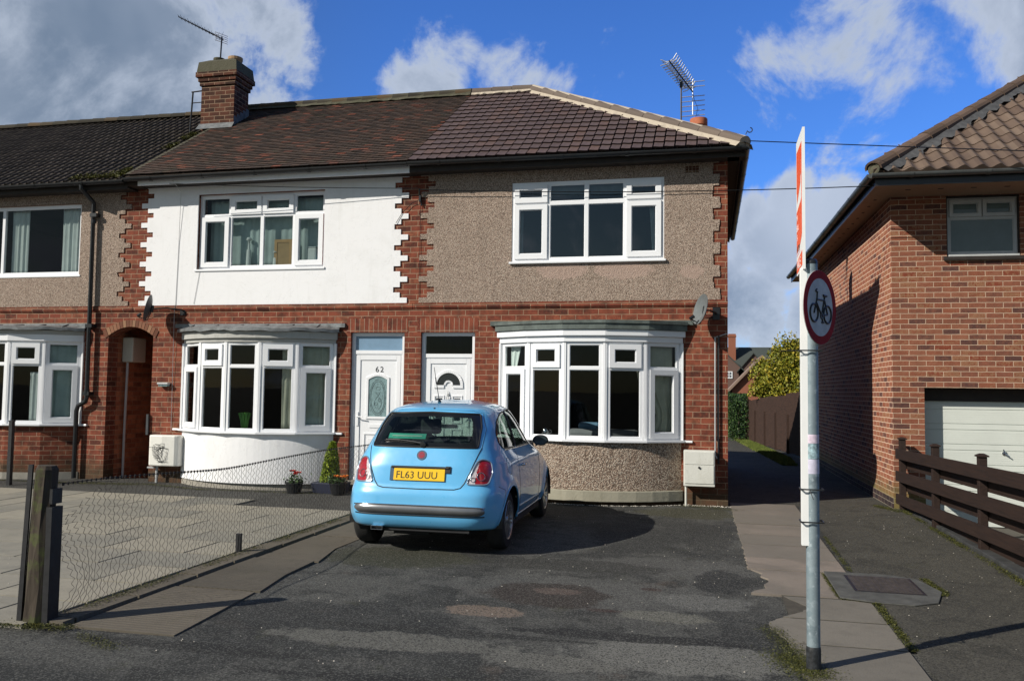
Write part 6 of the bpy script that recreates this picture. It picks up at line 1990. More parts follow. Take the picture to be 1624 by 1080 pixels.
for x, lab, hh in ((-7.47, 'white slim candlestick lamp in the second light over the white wall', .52), (-6.98, 'short white bottle beside the tan picture frame', .28)):
    root = tag(empty('candlestick', (x, .17, 3.56)), lab, 'ornament', 'white ornaments in the upper window')
    mb = MB(); mb.lathe([(0, 0), (.05, .0), (.045, .02), (.035, hh * .6), (.02, hh * .62), (.018, hh * .9), (.05, hh * .92), (.03, hh), (0, hh)], n=12); mb.build('body', M_curtain, root, smooth=True)
root = tag(empty('storage_box', (-6.30, .17, 3.56)), 'white rounded box in the right light over the white wall', 'box')
mb = MB(); mb.box(-.10, .07, -.04, .06, 0, .32); mb.build('body', M_curtain, root, bevel=.03); mb = MB(); mb.box(-.09, .06, -.035, .055, .321, .335); mb.build('lid', M_curtain, root, bevel=.005)
root = tag(empty('plastic_bag', (-6.13, .13, 3.56)), 'bright blue crumpled bag in the corner of the window over the white wall', 'bag')
mb = MB(); mb.lathe([(0, 0), (.06, 0), (.075, .05), (.065, .11), (.03, .15), (.035, .18), (0, .17)], n=9); mb.build('body', simple('blue_bag', (.04, .30, .55), .5), root)
root = tag(empty('vase', (-7.22, -.22, .945)), 'green ribbed vase on the sill of the white curved bay', 'vase')
mb = MB()
for k in range(9):
    t = 6.28 * k / 9; mb.tube([(.035 * math.cos(t), .035 * math.sin(t), 0), (.05 * math.cos(t), .05 * math.sin(t), .12), (.085 * math.cos(t), .085 * math.sin(t), .24)], [.02, .02, .022], 6)
mb.lathe([(0, 0), (.04, 0), (.045, .12), (.07, .22)], n=14); mb.build('body', simple('green_vase_glaze', (.12, .36, .06), .4, var=.2), root, smooth=True)
root = tag(empty('mug', (-2.33, -.22, .965)), 'small shiny metal mug on the sill of the pebbledashed bay', 'mug')
mb = MB(); mb.lathe([(0, 0), (.05, 0), (.055, .09), (.05, .09), (.045, .01)], n=16); mb.build('body', M_chrome, root, smooth=True); mb = MB(); mb.tube([(.055, 0, .07), (.085, 0, .06), (.085, 0, .03), (.05, 0, .02)], .006, 6); mb.build('handle', M_chrome, root)
root = tag(empty('sofa', (-1.55, .75, .0)), 'dim grey-blue sofa back inside the pebbledashed bay', 'sofa')
mb = MB(); mb.box(-.6, .5, -.15, .15, .0, 1.02); mb.build('backrest', simple('sofa_cloth', (.16, .17, .18), .95), root, bevel=.06); mb = MB(); mb.box(-.6, .5, .15, .8, 0, .5); mb.build('seat', simple('sofa_seat_cloth', (.14, .15, .16), .95), root, bevel=.05)
mb = MB(); mb.box(-.45, -.1, -.05, .1, 1.0, 1.12); mb.build('cushion', simple('blue_cushion', (.10, .20, .30), .9), root, bevel=.05)
# ================================================================ CAR
CAR = tag(empty('parked_car', (-2.80, -2.85, 0), R(1.5)), 'small light blue three-door hatchback parked rear-on in front of the doors', 'car')
m, N, b = newmat('light_blue_paint')
b.inputs['Base Color'].default_value = (.13, .46, .78, 1); setb(b, Roughness=.32); b.inputs['Coat Weight'].default_value = 1.0; b.inputs['Coat Roughness'].default_value = .02
b.inputs['Specular IOR Level'].default_value = .5
tcn = N.n('ShaderNodeTexCoord'); dn = N.noise(tcn.outputs['Object'], 3, 5, .6)
N.l(N.ramp(dn, [(.3, (.120, .445, .76)), (.7, (.135, .47, .80))]), b.inputs['Base Color'])
rr_ = N.rng(N.noise(tcn.outputs['Object'], 9, 5, .7), .3, .8, .26, .42); N.l(rr_, b.inputs['Roughness'])
M_paint = m
M_glass_priv = glass('car_privacy_glass', (.56, .70, .64), .005, 1.5, 1.6)
M_frit = simple('black_ceramic_border', (.010, .011, .012), .08, var=.05)
M_trim = simple('car_black_trim', (.012, .012, .013), .45, var=.1)
M_int = simple('car_interior', (.018, .018, .020), .85, var=.2)
M_tyre = simple('tyre_rubber', (.015, .015, .015), .85, var=.3, scale=20, bmp=.4)
M_rim = simple('alloy_rim', (.42, .43, .45), .3, .8, var=.08)
M_redlens = simple('red_lens', (.34, .008, .012), .12, var=.25, scale=30, coat=1)
M_clear = simple('clear_lens', (.62, .56, .57), .12, var=.3, scale=35, coat=1)
M_yellow = simple('yellow_plate', (.85, .52, .01), .35, var=.03)

def prof(tab, z):
    zs_, v = zip(*tab); return np.interp(z, zs_, v)
def smooth_prof(tab, lo=.2, hi=1.49):
    zz = np.arange(lo - .1, hi + .1, .002); v = prof(tab, zz)
    for _ in range(2):
        k = np.ones(17) / 17; v = np.convolve(np.pad(v, 8, mode='edge'), k, 'valid')
    return lambda z: np.interp(z, zz, v)
YR = smooth_prof([(.2, -1.60), (.27, -1.70), (.33, -1.735), (.45, -1.765), (.58, -1.755), (.63, -1.735), (.66, -1.715), (.85, -1.675), (.96, -1.63), (1.02, -1.60), (1.10, -1.545), (1.20, -1.46), (1.30, -1.36), (1.36, -1.29), (1.40, -1.22), (1.43, -1.14), (1.455, -.98), (1.475, -.72), (1.487, -.30)])
YF = smooth_prof([(.2, 1.62), (.3, 1.74), (.45, 1.785), (.6, 1.76), (.7, 1.70), (.8, 1.55), (.88, 1.30), (.94, 1.08), (.985, .95), (1.1, .80), (1.25, .61), (1.38, .42), (1.43, .28), (1.46, .10), (1.48, -.05), (1.487, -.2)])
WW = smooth_prof([(.2, .73), (.28, .775), (.36, .80), (.5, .812), (.62, .8135), (.72, .806), (.82, .795), (.88, .782), (.93, .758), (1.0, .722), (1.1, .690), (1.25, .638), (1.34, .598), (1.39, .562), (1.425, .50), (1.45, .42), (1.472, .30), (1.487, .12)])
NR = lambda z: np.interp(z, [.2, .6, .9, 1.1, 1.35, 1.49], [7.0, 6.6, 5.2, 4.4, 3.8, 2.4])
NF = lambda z: np.interp(z, [.2, .6, .9, 1.1, 1.49], [5.5, 5.0, 3.6, 3.2, 2.4])
zs_ = list(np.arange(.25, 1.40, .0145)) + list(np.arange(1.40, 1.46, .006)) + list(np.arange(1.46, 1.487, .003))
NI = 640
def outline(z):
    yr, yf, w = float(YR(z)), float(YF(z)), float(WW(z)); yc = yr * .55 + yf * .45; nr, nf = float(NR(z)), float(NF(z))
    t = np.linspace(0, math.pi, 2400)
    c, s = np.cos(t), np.sin(t)
    n_ = np.where(c > 0, nr, nf)
    x = w * np.abs(s) ** (2 / n_)
    y = np.where(c > 0, yc - (yc - yr) * np.abs(c) ** (2 / n_), yc + (yf - yc) * np.abs(c) ** (2 / n_))
    # wheel arch flares
    for ya in (-1.15, 1.15):
        d = np.sqrt((y - ya) ** 2 + (z - .30) ** 2)
        x = x + np.where(x > w * .8, .020 * np.exp(-((d - .37) / .06) ** 2), 0)
    # shoulder crease
    L = np.concatenate([[0], np.cumsum(np.hypot(np.diff(x), np.diff(y)))])
    # denser samples at the rear
    h = NI // 2
    f = np.linspace(0, 1, h + 1); f = f ** 1.12
    u = f * L[-1]
    X, Y = np.interp(u, L, x), np.interp(u, L, y)
    Xf = np.concatenate([X, -X[1:-1][::-1]]); Yf = np.concatenate([Y, Y[1:-1][::-1]])
    return np.stack([Xf, Yf, np.full_like(Xf, z)], 1)
G = np.array([outline(z) for z in zs_])
J, I = G.shape[:2]
# crown the roof a little lengthwise and add the tailgate overhang lip
lip = np.exp(-((G[:, :, 2] - 1.405) / .018) ** 2) * (G[:, :, 1] < -1.0) * np.clip((np.abs(G[:, :, 0]) < .5), 0, 1)
G[:, :, 1] -= .022 * lip
# tailgate recess round the plate handle
def rounded(pts, r=.03, n=4):
    out = []; m_ = len(pts)
    for i in range(m_):
        p0, p1, p2 = Vector(pts[i - 1]), Vector(pts[i]), Vector(pts[(i + 1) % m_])
        a = (p0 - p1); c_ = (p2 - p1); rr = min(r, a.length * .45, c_.length * .45); a = a.normalized() * rr; c_ = c_.normalized() * rr
        for k in range(n + 1):
            t = k / n; out.append(tuple(p1 + a * (1 - t) ** 2 + c_ * t ** 2))
    return out
def sdf(poly, X, Y):
    poly = np.array(poly); d = np.full(X.shape, 1e9); inside = np.zeros(X.shape, bool)
    for k in range(len(poly)):
        a = poly[k]; b_ = poly[(k + 1) % len(poly)]
        e_ = b_ - a; L2 = max(1e-12, (e_ ** 2).sum())
        t = np.clip(((X - a[0]) * e_[0] + (Y - a[1]) * e_[1]) / L2, 0, 1)
        d = np.minimum(d, np.hypot(X - a[0] - t * e_[0], Y - a[1] - t * e_[1]))
        c1 = (a[1] > Y) != (b_[1] > Y)
        with np.errstate(divide='ignore', invalid='ignore'):
            xx = (b_[0] - a[0]) * (Y - a[1]) / (b_[1] - a[1] if b_[1] != a[1] else 1e-9) + a[0]
        inside ^= c1 & (X < xx)
    return np.where(inside, d, -d)
circle = lambda cy, cz, r: [(cy + r * math.cos(2 * math.pi * k / 48), cz + r * math.sin(2 * math.pi * k / 48)) for k in range(48)]
mir = lambda p: [(-x, y) for x, y in p]
REARG = rounded([(-.545, 1.03), (.545, 1.03), (.53, 1.22), (.485, 1.352), (0, 1.368), (-.485, 1.352), (-.53, 1.22)], .025)
REARI = rounded([(-.475, 1.075), (.475, 1.075), (.455, 1.22), (.42, 1.315), (0, 1.328), (-.42, 1.315), (-.455, 1.22)], .03)
WIND = rounded([(-.60, 1.0), (.60, 1.0), (.50, 1.385), (-.50, 1.385)], .06)
DOORG = rounded([(.74, .985), (.60, 1.09), (.42, 1.23), (.22, 1.335), (.02, 1.372), (-.22, 1.385), (-.50, 1.375), (-.53, .995)], .02)
QUART = rounded([(-.565, .998), (-.545, 1.372), (-.80, 1.345), (-1.02, 1.275), (-1.17, 1.16), (-1.20, 1.06), (-1.12, 1.005)], .04)
TL = rounded([(.475, .69), (.675, .685), (.70, .80), (.675, .90), (.60, .925), (.56, .905), (.515, .80)], .035)
feats = [('rear_window', 'r', REARI), ('window_border', 'r', REARG), ('windscreen', 'f', WIND), ('side_window', 'R', DOORG), ('quarter_window', 'R', QUART), ('side_window', 'L', DOORG), ('quarter_window', 'L', QUART),
         ('tail_light', 'r', TL), ('tail_light', 'r', mir(TL)), ('cut', 'R', circle(-1.15, .30, .335)), ('cut', 'L', circle(-1.15, .30, .335)), ('cut', 'R', circle(1.15, .30, .335)), ('cut', 'L', circle(1.15, .30, .335))]
def proj2(ax, Gm):
    if ax in 'rf': return Gm[..., 0], Gm[..., 2], ((Gm[..., 1] < -1.0) if ax == 'r' else (Gm[..., 1] > .2))
    return Gm[..., 1], Gm[..., 2], ((Gm[..., 0] > .3) if ax == 'R' else (Gm[..., 0] < -.3))
F_ = []
locked = np.zeros((J, I), bool)
for nm, ax, poly in feats:
    U, V, mk = proj2(ax, G)
    f = sdf(poly, U, V); f = np.where(mk, f, -1.0)
    best = {}
    for dj, di in ((0, 1), (1, 0)):
        A = f[:J - dj if dj else J, :]; B = np.roll(f, -1, axis=1) if di else f[1:, :]
        js, is_ = np.nonzero((A * B < 0) & (np.abs(A) < .2) & (np.abs(B) < .2))
        for j, i in zip(js, is_):
            j2, i2 = j + dj, (i + di) % I
            fa, fb = f[j, i], f[j2, i2]; t = fa / (fa - fb)
            if t <= .5: key, other, tt = (j, i), (j2, i2), t
            else: key, other, tt = (j2, i2), (j, i), 1 - t
            if key not in best or best[key][1] > tt: best[key] = (other, tt)
    G0 = G.copy()
    for key, (other, tt) in best.items():
        if locked[key]: continue
        G[key] = G0[key] + (G0[other] - G0[key]) * tt; f[key] = 0; locked[key] = True
    F_.append(f)
F_ = np.array(F_)
groups = {}
def add(lbl, idx): groups.setdefault(lbl, []).append(idx)
vid = lambda j, i: j * I + (i % I)
Ff = F_.reshape(len(feats), -1)
for j in range(J - 1):
    for i in range(I):
        q = [vid(j, i), vid(j, i + 1), vid(j + 1, i + 1), vid(j + 1, i)]
        fq = Ff[:, q]
        pos = (fq > 0).any(axis=1); neg = (fq < 0).any(axis=1)
        fullin = np.nonzero(pos & ~neg)[0]
        if len(fullin): add(int(fullin[0]), q); continue
        mixd = np.nonzero(pos & neg)[0]
        if not len(mixd): add(-1, q); continue
        k = mixd[0]; v = fq[k]
        if v[0] == 0 and v[2] == 0: tris = [(0, 1, 2), (0, 2, 3)]
        elif v[1] == 0 and v[3] == 0: tris = [(0, 1, 3), (1, 2, 3)]
        else: tris = [(0, 1, 2), (0, 2, 3)] if abs(v[0]) + abs(v[2]) < abs(v[1]) + abs(v[3]) else [(0, 1, 3), (1, 2, 3)]
        for t in tris:
            s_ = sum(v[x] for x in t); add(int(k) if s_ > 0 else -1, [q[x] for x in t])
VV = G.reshape(-1, 3)
top = [vid(J - 1, i) for i in range(I)]
def submesh(name, faces, mat, parent, extra_mats=(), smooth=True, flip=False):
    used = sorted({v for f in faces for v in f}); mp = {v: k for k, v in enumerate(used)}
    me = bpy.data.meshes.new(name); me.from_pydata([tuple(VV[v]) for v in used], [], [[mp[v] for v in (f[::-1] if flip else f)] for f in faces])
    me.materials.append(mat)
    for q in extra_mats: me.materials.append(q)
    me.polygons.foreach_set('use_smooth', [smooth] * len(me.polygons)); me.update()
    o = bpy.data.objects.new(name, me); col.objects.link(o); o.parent = parent
    return o
bodyf = groups[-1] + [top]
body = submesh('body', bodyf, M_paint, CAR, (M_int,))
so = body.modifiers.new('shell', 'SOLIDIFY'); so.thickness = .014; so.offset = -1; so.material_offset = 1; so.material_offset_rim = 1
allf = [f for g_ in groups.values() for f in g_]
bvh = BVHTree.FromPolygons([tuple(v) for v in VV], allf + [top])
def hit(ax, u, v, off=.0):
    if ax == 'r': o_, d_ = Vector((u, -3, v)), Vector((0, 1, 0))
    elif ax == 'f': o_, d_ = Vector((u, 3, v)), Vector((0, -1, 0))
    elif ax == 'R': o_, d_ = Vector((2, u, v)), Vector((-1, 0, 0))
    else: o_, d_ = Vector((-2, u, v)), Vector((1, 0, 0))
    l, n, i, dd = bvh.ray_cast(o_, d_)
    if l is None: return None, None
    if n.dot(d_) > 0: n = -n
    return l + n * off, n
def seam(mb, ax, pts, r=.004, off=.0, closed=False, dens=.03):
    P_ = []
    pts = list(pts) + ([pts[0]] if closed else [])
    for a, b_ in zip(pts[:-1], pts[1:]):
        n = max(1, int(math.hypot(b_[0] - a[0], b_[1] - a[1]) / dens))
        for k in range(n):
            t = k / n; h_, nn = hit(ax, a[0] + (b_[0] - a[0]) * t, a[1] + (b_[1] - a[1]) * t, off)
            if h_ is not None: P_.append(h_)
    h_, nn = hit(ax, pts[-1][0], pts[-1][1], off)
    if h_ is not None: P_.append(h_)
    if len(P_) > 1: mb.tube(P_, r, 5)
glassn = 0
for k, (nm, ax, poly) in enumerate(feats):
    if nm == 'cut': continue
    faces = groups.get(k, [])
    if not faces: continue
    if nm == 'tail_light':
        lamp = empty('tail_light', (0, 0, 0), parent=CAR)
        s = 1 if min(p[0] for p in poly) > 0 else -1
        red, cl = [], []
        for f in faces:
            c = VV[list(f)].mean(axis=0); lim = .565 + .10 * (c[2] - .80)
            (red if abs(c[0]) > lim else cl).append(f)
        submesh('red_lens', red, M_redlens, lamp); submesh('clear_lens', cl, M_clear, lamp)
        mb = MB(); seam(mb, 'r', poly, .009, .002, True, .02); mb.build('bezel', simple('lamp_bezel', (.35, .45, .55), .2, .6) if 'lamp_bezel' not in MATS else MATS['lamp_bezel'], lamp, smooth=True)
        MATS['lamp_bezel'] = bpy.data.materials.get('lamp_bezel')
        mb = MB()
        for (u, v, r_) in ((.605, .765, .040), (.535, .735, .022)):
            h_, nn = hit('r', s * u, v, .003)
            qn = nn.to_track_quat('Z', 'Y').to_matrix()
            mb.tube([h_ + qn @ Vector((r_ * math.cos(t * .5236), r_ * math.sin(t * .5236), 0)) for t in range(13)], .0035, 5)
        mb.build('lens_ring', M_chrome, lamp, smooth=True)
    else:
        if nm == 'window_border':
            RB = submesh(nm, faces, M_frit, RG)
            mb = MB(); seam(mb, 'r', poly, .010, .0, True, .03); mb.build('rear_window_seal', M_trim, RG, smooth=True); continue
        o = submesh(nm, faces, M_glass_car if nm == 'windscreen' else M_glass_priv, CAR)
        if nm != 'rear_window':
            mb = MB(); seam(mb, ax, poly, .007, .0, True, .03)
            mb.build(nm + '_seal', M_trim, o, smooth=True)
        if nm == 'rear_window': RG = o
        if ax in 'RL' and nm == 'side_window':
            mb = MB(); seam(mb, ax, [(.76, .975), (-.53, .985), (-1.12, .992)], .008, .002); mb.build('waist_strip', M_chrome, o, smooth=True)
# seams
mb = MB()
gate = [(-.575, 1.03), (-.545, .93), (-.50, .80), (-.455, .70), (-.42, .655), (-.36, .640), (0, .636), (.36, .640), (.42, .655), (.455, .70), (.50, .80), (.545, .93), (.575, 1.03)]
seam(mb, 'r', gate, .0055, -.001, False, .02)
seam(mb, 'r', [(-.575, 1.03), (-.57, 1.2), (-.50, 1.36), (-.40, 1.385), (0, 1.395), (.40, 1.385), (.50, 1.36), (.57, 1.2), (.575, 1.03)], .0035, -.001, False, .02)
for ax in 'RL':
    seam(mb, ax, [(-.66, .985), (-.70, .85), (-.70, .55), (-.64, .34), (-.50, .29), (.45, .28), (.52, .4), (.55, .80), (.66, .965)], .0035, -.001, False, .02)
    seam(mb, ax, [(-1.50, .66), (-1.45, .64), (-1.40, .62), (-1.47, .46)], .003, -.001, False, .02)
seam(mb, 'R', [(-1.13 + .085 * math.cos(t * .4488), .83 + .085 * math.sin(t * .4488)) for t in range(15)], .003, -.001)
mb.build('panel_gap', M_trim, CAR, smooth=True)
# waist crease highlight: a low raised line along the flank
mb = MB()
for ax in 'RL': seam(mb, ax, [(-1.38, .875), (-.9, .875), (-.2, .865), (.6, .845), (1.2, .80)], .006, -.003, False, .03)
mb.build('shoulder_line', M_paint, CAR, smooth=True)
# chrome-effect bumper strip
def wrapband(name, z0, z1, xs_, off, mat, rows=7, bulge=.018, par=CAR):
    mb = MB(); cols = []
    for x in xs_:
        e_ = max(0, (abs(x) - (max(xs_) - .05)) / .05)
        cc = []
        for r_ in range(rows):
            t = r_ / (rows - 1); hh = (z1 - z0) * (1 - .55 * e_ ** 2); zc_ = (z0 + z1) / 2 - .0 * e_
            z = zc_ - hh / 2 + hh * t; h_, nn = hit('r', x, z, off + bulge * math.sin(math.pi * t) * (1 - .5 * e_ ** 2))
            cc.append(h_)
        cols.append(cc)
    for a, b_ in zip(cols[:-1], cols[1:]):
        for r_ in range(rows - 1): mb.face([a[r_], b_[r_], b_[r_ + 1], a[r_ + 1]])
    for cc in (cols[0], cols[-1]): mb.face(cc)
    o = mb.build(name, mat, par); bm = bmesh.new(); bm.from_mesh(o.data); bmesh.ops.remove_doubles(bm, verts=bm.verts, dist=.0008); bmesh.ops.recalc_face_normals(bm, faces=bm.faces); bm.to_mesh(o.data); bm.free()
    shade_smooth_angle(o, 50); return o
xs_ = [-.655 + 1.31 * k / 60 for k in range(61)]
wrapband('bumper_strip', .395, .480, xs_, .004, simple('satin_strip', (.23, .235, .245), .25, .6, var=.1))
mb = MB()
seam(mb, 'r', [(x, .483 - .012 * (abs(x) / .655) ** 8) for x in xs_], .006, .010, False, .03); mb.build('chrome_strip', M_chrome, CAR, smooth=True)
mb = MB(); seam(mb, 'r', [(x, .385) for x in xs_], .006, .001, False, .03); mb.build('bumper_groove', M_trim, CAR, smooth=True)
# plate in its recess, handle, badge, brake lamp, wiper, aerial
plt_ = empty('number_plate', (0, 0, 0), parent=CAR)
hc, nc = hit('r', 0, .785); yb_ = hc.y
th_ = math.atan2(hit('r', 0, .84)[0].y - hit('r', 0, .72)[0].y, .12)
def PF(u, v, w):  # on the tailgate slope
    base = Vector((u, yb_ - .012, .772 + v)); return (u, yb_ - .014 + v * math.tan(th_) - w, .772 + v)
mb = MB(); mb.fbox(PF, -.26, .26, -.057, .057, -.01, .004); mb.build('plate', M_yellow, plt_, bevel=.003)
text_obj('registration', 'FL63 UUU', PF(-.238, -.036, .0048), .098, M_black, plt_, rot=(R(90) - th_ * 1.0, 0, 0), ext=.0006, sx=1.0)
mb = MB(); mb.fbox(PF, -.30, -.262, -.06, .07, -.02, -.0035); mb.build('recess', simple('car_blue_recess_shade', (.02, .07, .14), .5), plt_)  # car blue darkened, recess shade put into the strip's colour
mb = MB(); mb.fbox(PF, -.29, .30, .062, .080, -.01, .012); mb.fbox(PF, .262, .315, .02, .085, -.01, .001); mb.build('handle', M_trim, CAR, bevel=.004)
bd_ = empty('badge', (0, 0, 0), parent=CAR)
hb, nb = hit('r', 0, .955, .004); qn = nb.to_track_quat('Z', 'Y').to_matrix()
def discn(mb, r, w, c=hb, q_=None, n=28, sx=1.0):
    q_ = q_ or qn
    mb.face([c + q_ @ Vector((r * sx * math.cos(6.2832 * k / n), r * math.sin(6.2832 * k / n), w)) for k in range(n)])
    for k in range(n):
        a, b_ = 6.2832 * k / n, 6.2832 * (k + 1) / n
        mb.face([c + q_ @ Vector((r * sx * math.cos(a), r * math.sin(a), w)), c + q_ @ Vector((r * sx * math.cos(b_), r * math.sin(b_), w)), c + q_ @ Vector((r * sx * math.cos(b_), r * math.sin(b_), -.006)), c + q_ @ Vector((r * sx * math.cos(a), r * math.sin(a), -.006))])
mb = MB(); discn(mb, .050, .001); mb.build('ring', M_chrome, bd_)
mb = MB(); discn(mb, .033, .0035); mb.build('red_disc', simple('badge_red', (.28, .01, .03), .3), bd_)
t_ = text_obj('lettering', 'FIAT', tuple(hb + Vector((-.026, -.0055, -.012))), .030, M_chrome, bd_, rot=(R(90) - th_, 0, 0), ext=.0006, sx=.8)
mb = MB(); hs_, ns_ = hit('r', 0, 1.405, .004); q2_ = ns_.to_track_quat('Z', 'Y').to_matrix(); discn(mb, .010, .002, hs_, q2_); mb.build('washer_jet', M_black, CAR)
mb = MB(); pts = [hit('r', x, z, .018)[0] for x, z in ((.0, 1.055), (-.1, 1.07), (-.25, 1.085), (-.40, 1.085))]
mb.tube(pts, [.012, .010, .008, .006], 6); c0 = hit('r', 0, 1.05, .012)[0]; mb.lathe([(0, -.02), (.03, -.018), (.034, .0), (.034, .02)], tuple(c0), 'y', 14)
pts = [hit('r', x, z, .010)[0] for x, z in ((-.42, 1.08), (-.1, 1.062), (-.08, 1.06))]; mb.tube(pts, .006, 5); mb.build('rear_wiper', M_black, CAR, smooth=False)
mb = MB(); mb.tube([(-.085, -.75, 1.46), (-.085, -.79, 1.50)], [.022, .010], 8); mb.tube([(-.085, -.785, 1.495), (-.105, -.92, 1.84)], [.0045, .003], 5); mb.tube([(-.095, -.86, 1.66), (-.10, -.88, 1.73)], .006, 5); mb.build('roof_aerial', M_black, CAR)
# door handles and mirrors
for s, ax in ((1, 'R'), (-1, 'L')):
    h_, nn = hit(ax, -.52, .80, .010); mb = MB()
    mb.tube([h_ + Vector((-s * .01, -.075, 0)), h_ + Vector((s * .022, -.055, .003)), h_ + Vector((s * .026, 0, .004)), h_ + Vector((s * .022, .055, .003)), h_ + Vector((-s * .01, .075, 0))], [.010, .013, .013, .013, .010], 8); mb.build('door_handle', M_chrome, CAR, smooth=True)
    mi = empty('mirror', (0, 0, 0), parent=CAR); mb = MB()
    c = Vector((s * .805, .60, 1.0)); n1, n2 = 14, 20
    for a_ in range(n1 + 1):
        for b2 in range(n2):
            ph = math.pi * a_ / n1; t = 2 * math.pi * b2 / n2
            x = .098 * math.sin(ph) * math.cos(t); z = .066 * math.sin(ph) * math.sin(t); y = .085 * math.cos(ph) if math.cos(ph) > 0 else .018 * math.cos(ph)
            mb.v.append((c.x + x, c.y + y, c.z + z))
    for a_ in range(n1):
        for b2 in range(n2): mb.fi([a_ * n2 + b2, a_ * n2 + (b2 + 1) % n2, (a_ + 1) * n2 + (b2 + 1) % n2, (a_ + 1) * n2 + b2])
    mb.build('housing', M_trim, mi, smooth=True)  # black instead of body blue, the housing's shade put into its colour
    mb = MB(); mb.v = []; pts = [c + Vector((.086 * math.cos(t * .3142), -.0195, .055 * math.sin(t * .3142))) for t in range(20)]; mb.face(pts); mb.face([p + Vector((0, .004, 0)) for p in pts]); mb.build('glass', simple('mirror_dark_glass', (.03, .04, .045), .08, .0) if 'mirror_dark_glass' not in MATS else MATS['mirror_dark_glass'], mi)
    mb = MB(); mb.tube([(s * .74, .62, .955), (s * .80, .615, .975), (s * .85, .61, 1.0)], [.03, .025, .03], 8); mb.build('stalk', M_trim, mi, smooth=True)
# wheels
def wheel(x, y, s, steer=0):
    w = empty('wheel', (x, y, .292), parent=CAR); w.rotation_euler = (0, 0, steer)
    mb = MB(); hw = .092
    pr = [(.195, -hw + .01), (.20, -hw), (.235, -hw - .004), (.272, -hw + .006), (.288, -hw + .026), (.292, -hw + .04), (.2925, 0), (.292, hw - .04), (.288, hw - .026), (.272, hw - .006), (.235, hw + .004), (.20, hw), (.195, hw - .01)]
    mb.lathe([(r_, h_) for r_, h_ in pr], ax='x', n=48); o = mb.build('tyre', M_tyre, w); shade_smooth_angle(o, 35)
    mb = MB(); o_ = s * hw
    mb.lathe([(.198, o_ - s * .004), (.192, o_ + s * .002), (.182, o_ - s * .004), (.175, o_ - s * .03), (.170, o_ - s * .12), (.0, o_ - s * .12)], ax='x', n=40)
    mb.lathe([(.0, o_ - s * .008), (.030, o_ - s * .010), (.042, o_ - s * .022), (.05, o_ - s * .06)], ax='x', n=20)
    for k in range(16):
        t = 2 * math.pi * (k + (.18 if k % 2 else -.18)) / 16; ct, st = math.cos(t), math.sin(t); wd = .0085
        def Q(r_, q, d): return (o_ - s * d, r_ * ct - q * st, r_ * st + q * ct)
        mb.hexa([Q(.035, -wd, .02), Q(.035, wd, .02), Q(.182, wd * 1.3, .004), Q(.182, -wd * 1.3, .004), Q(.035, -wd, .05), Q(.035, wd, .05), Q(.182, wd, .04), Q(.182, -wd, .04)])
    o = mb.build('rim', M_rim, w); shade_smooth_angle(o, 40)
    mb = MB(); mb.lathe([(.12, o_ - s * .09), (.0, o_ - s * .09)], ax='x', n=24); mb.build('brake_disc', M_trim, w)
for (x, y, s) in ((.695, -1.15, 1), (-.695, -1.15, -1), (.69, 1.15, 1), (-.69, 1.15, -1)): wheel(x, y, s)
# arch liners, floor, exhaust
mb = MB()
for s in (1, -1):
    for ya in (-1.15, 1.15):
        pr = None
        for k in range(17):
            t = -.15 + (math.pi + .3) * k / 16; y, z = ya + .345 * math.cos(t), .30 + .345 * math.sin(t)
            cur = ((s * .795, y, z), (s * .50, y, z))
            if pr: mb.face([pr[0], cur[0], cur[1], pr[1]])
            pr = cur
        mb.face([(s * .50, ya + .345 * math.cos(-.15 + (math.pi + .3) * k / 16), .30 + .345 * math.sin(-.15 + (math.pi + .3) * k / 16)) for k in range(17)])
mb.build('wheel_arch_liner', M_trim, CAR, fix=False)
mb = MB(); mb.box(-.49, .49, -1.60, 1.6, .20, .28); mb.box(-.76, .76, -.78, .78, .19, .26); mb.box(-.5, .5, -1.66, -1.2, .22, .262)
mb.tube([(-.40, -1.45, .265), (-.41, -1.62, .262)], .03, 10); mb.box(-.32, .05, -1.5, -1.25, .16, .21); mb.tube([(-.55, -1.15, .28), (.55, -1.15, .28)], .035, 8)
mb.build('underbody', M_int, CAR)
ex = MB(); 
for (a, b_, c_, d_) in ((-.475, -.355, .228, .234), (-.475, -.355, .262, .268), (-.475, -.469, .234, .262), (-.361, -.355, .234, .262)): ex.box(a, b_, -1.735, -1.62, c_, d_)
ex.build('exhaust_tip', M_chrome, CAR, bevel=.002)
mb = MB(); mb.box(-.468, -.362, -1.70, -1.69, .235, .261); mb.build('exhaust_bore', M_trim, CAR)
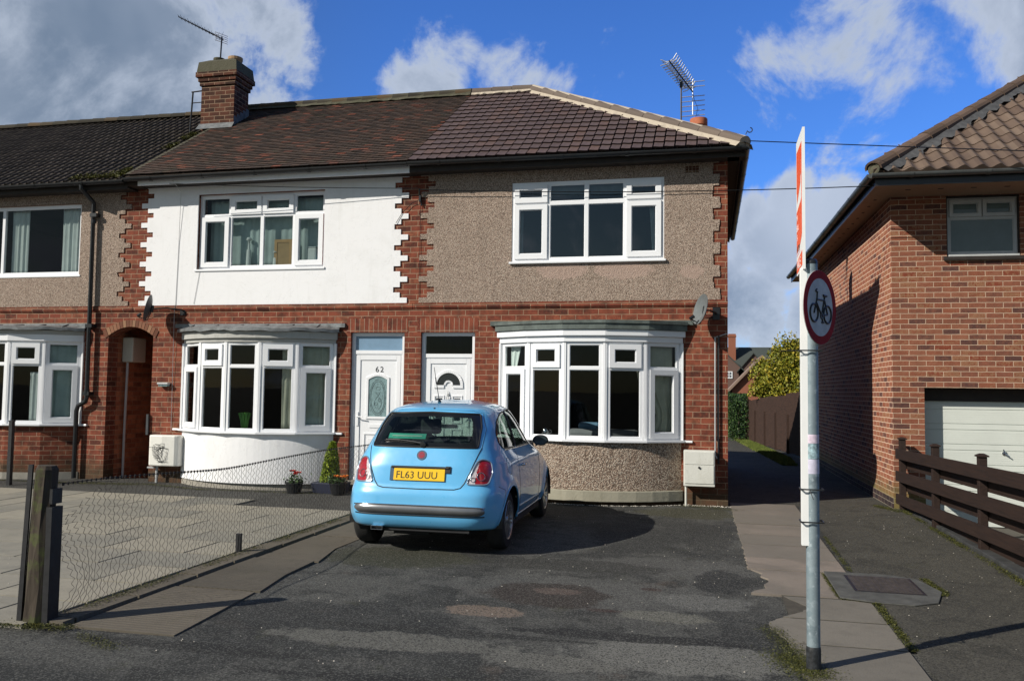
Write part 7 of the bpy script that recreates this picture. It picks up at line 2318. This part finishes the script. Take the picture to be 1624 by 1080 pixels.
# arch lips
mb = MB()
for ax in 'RL':
    for ya in (-1.15, 1.15):
        s = 1 if ax == 'R' else -1; P_ = []
        for k in range(33):
            t = -.16 + (math.pi + .32) * k / 32; y, z = ya + .340 * math.cos(t), .30 + .340 * math.sin(t)
            if z < .26: continue
            h_, nn = hit(ax, y, z, .001)
            if h_ is not None and abs(h_.x) > .6: P_.append(h_)
        if len(P_) > 2: mb.tube(P_, .009, 6)
mb.build('arch_lip', M_paint, CAR, smooth=True)
mb = MB()
for ax in 'RL': seam(mb, ax, [(-.76, .275), (0, .27), (.76, .275)], .014, -.004)
mb.build('sill_trim', M_paint, CAR, smooth=True)
mb = MB(); seam(mb, 'R', [(-.7, .375), (.5, .36)], .010, .002); seam(mb, 'L', [(-.7, .375), (.5, .36)], .010, .002); mb.build('side_rub_strip', simple('pale_blue_trim', (.35, .5, .6), .3, .4), CAR, smooth=True)
# interior
def seatpart(name, boxes, par, bev=.04):
    mb = MB()
    for bx in boxes: mb.box(*bx)
    return mb.build(name, M_int, par, bevel=bev)
for s in (-1, 1):
    st = empty('front_seat', (0, 0, 0), parent=CAR)
    seatpart('backrest', [(s * .34 - .22, s * .34 + .22, -.28, -.14, .5, 1.06)], st); seatpart('headrest', [(s * .34 - .12, s * .34 + .12, -.27, -.17, 1.09, 1.26)], st, .035)
    seatpart('cushion', [(s * .34 - .23, s * .34 + .23, -.16, .36, .42, .56)], st)
rs_ = empty('rear_seat', (0, 0, 0), parent=CAR)
seatpart('backrest', [(-.56, .56, -1.08, -.94, .45, .93)], rs_)
for s in (-1, 1): seatpart('headrest', [(s * .30 - .11, s * .30 + .11, -1.08, -.98, .94, 1.06)], rs_, .03)
seatpart('dashboard', [(-.66, .66, .62, 1.0, .75, .965)], CAR, .05); seatpart('parcel_shelf', [(-.58, .58, -1.5, -1.08, .90, .925)], CAR, .005)
mb = MB(); mb.tube([(.34 + .17 * math.cos(t * .3142), .50 + .04 * math.sin(t * .3142), .92 + .16 * math.sin(t * .3142)) for t in range(21)], .014, 6); mb.tube([(.18, .5, .92), (.5, .5, .92)], .018, 6); mb.build('steering_wheel', M_trim, CAR, smooth=True)
M_teal = simple('teal_sticker', (.10, .50, .42), .5, var=.05)
mb = MB(); pts = [[hit('r', x, z, -.012)[0] for x in (-.40, -.30, -.20, -.10, .0)] for z in (1.115, 1.165)]
for k in range(4): mb.face([pts[0][k], pts[0][k + 1], pts[1][k + 1], pts[1][k]])
mb.build('window_sticker', M_teal, RG, fix=False)
mb = MB(); pts = [[hit('r', x, z, -.008)[0] for x in (-.36, -.25, -.15, -.04)] for z in (1.135, 1.145)]
for k in range(3): mb.face([pts[0][k], pts[0][k + 1], pts[1][k + 1], pts[1][k]])
mb.build('sticker_line', M_curtain, RG, fix=False)
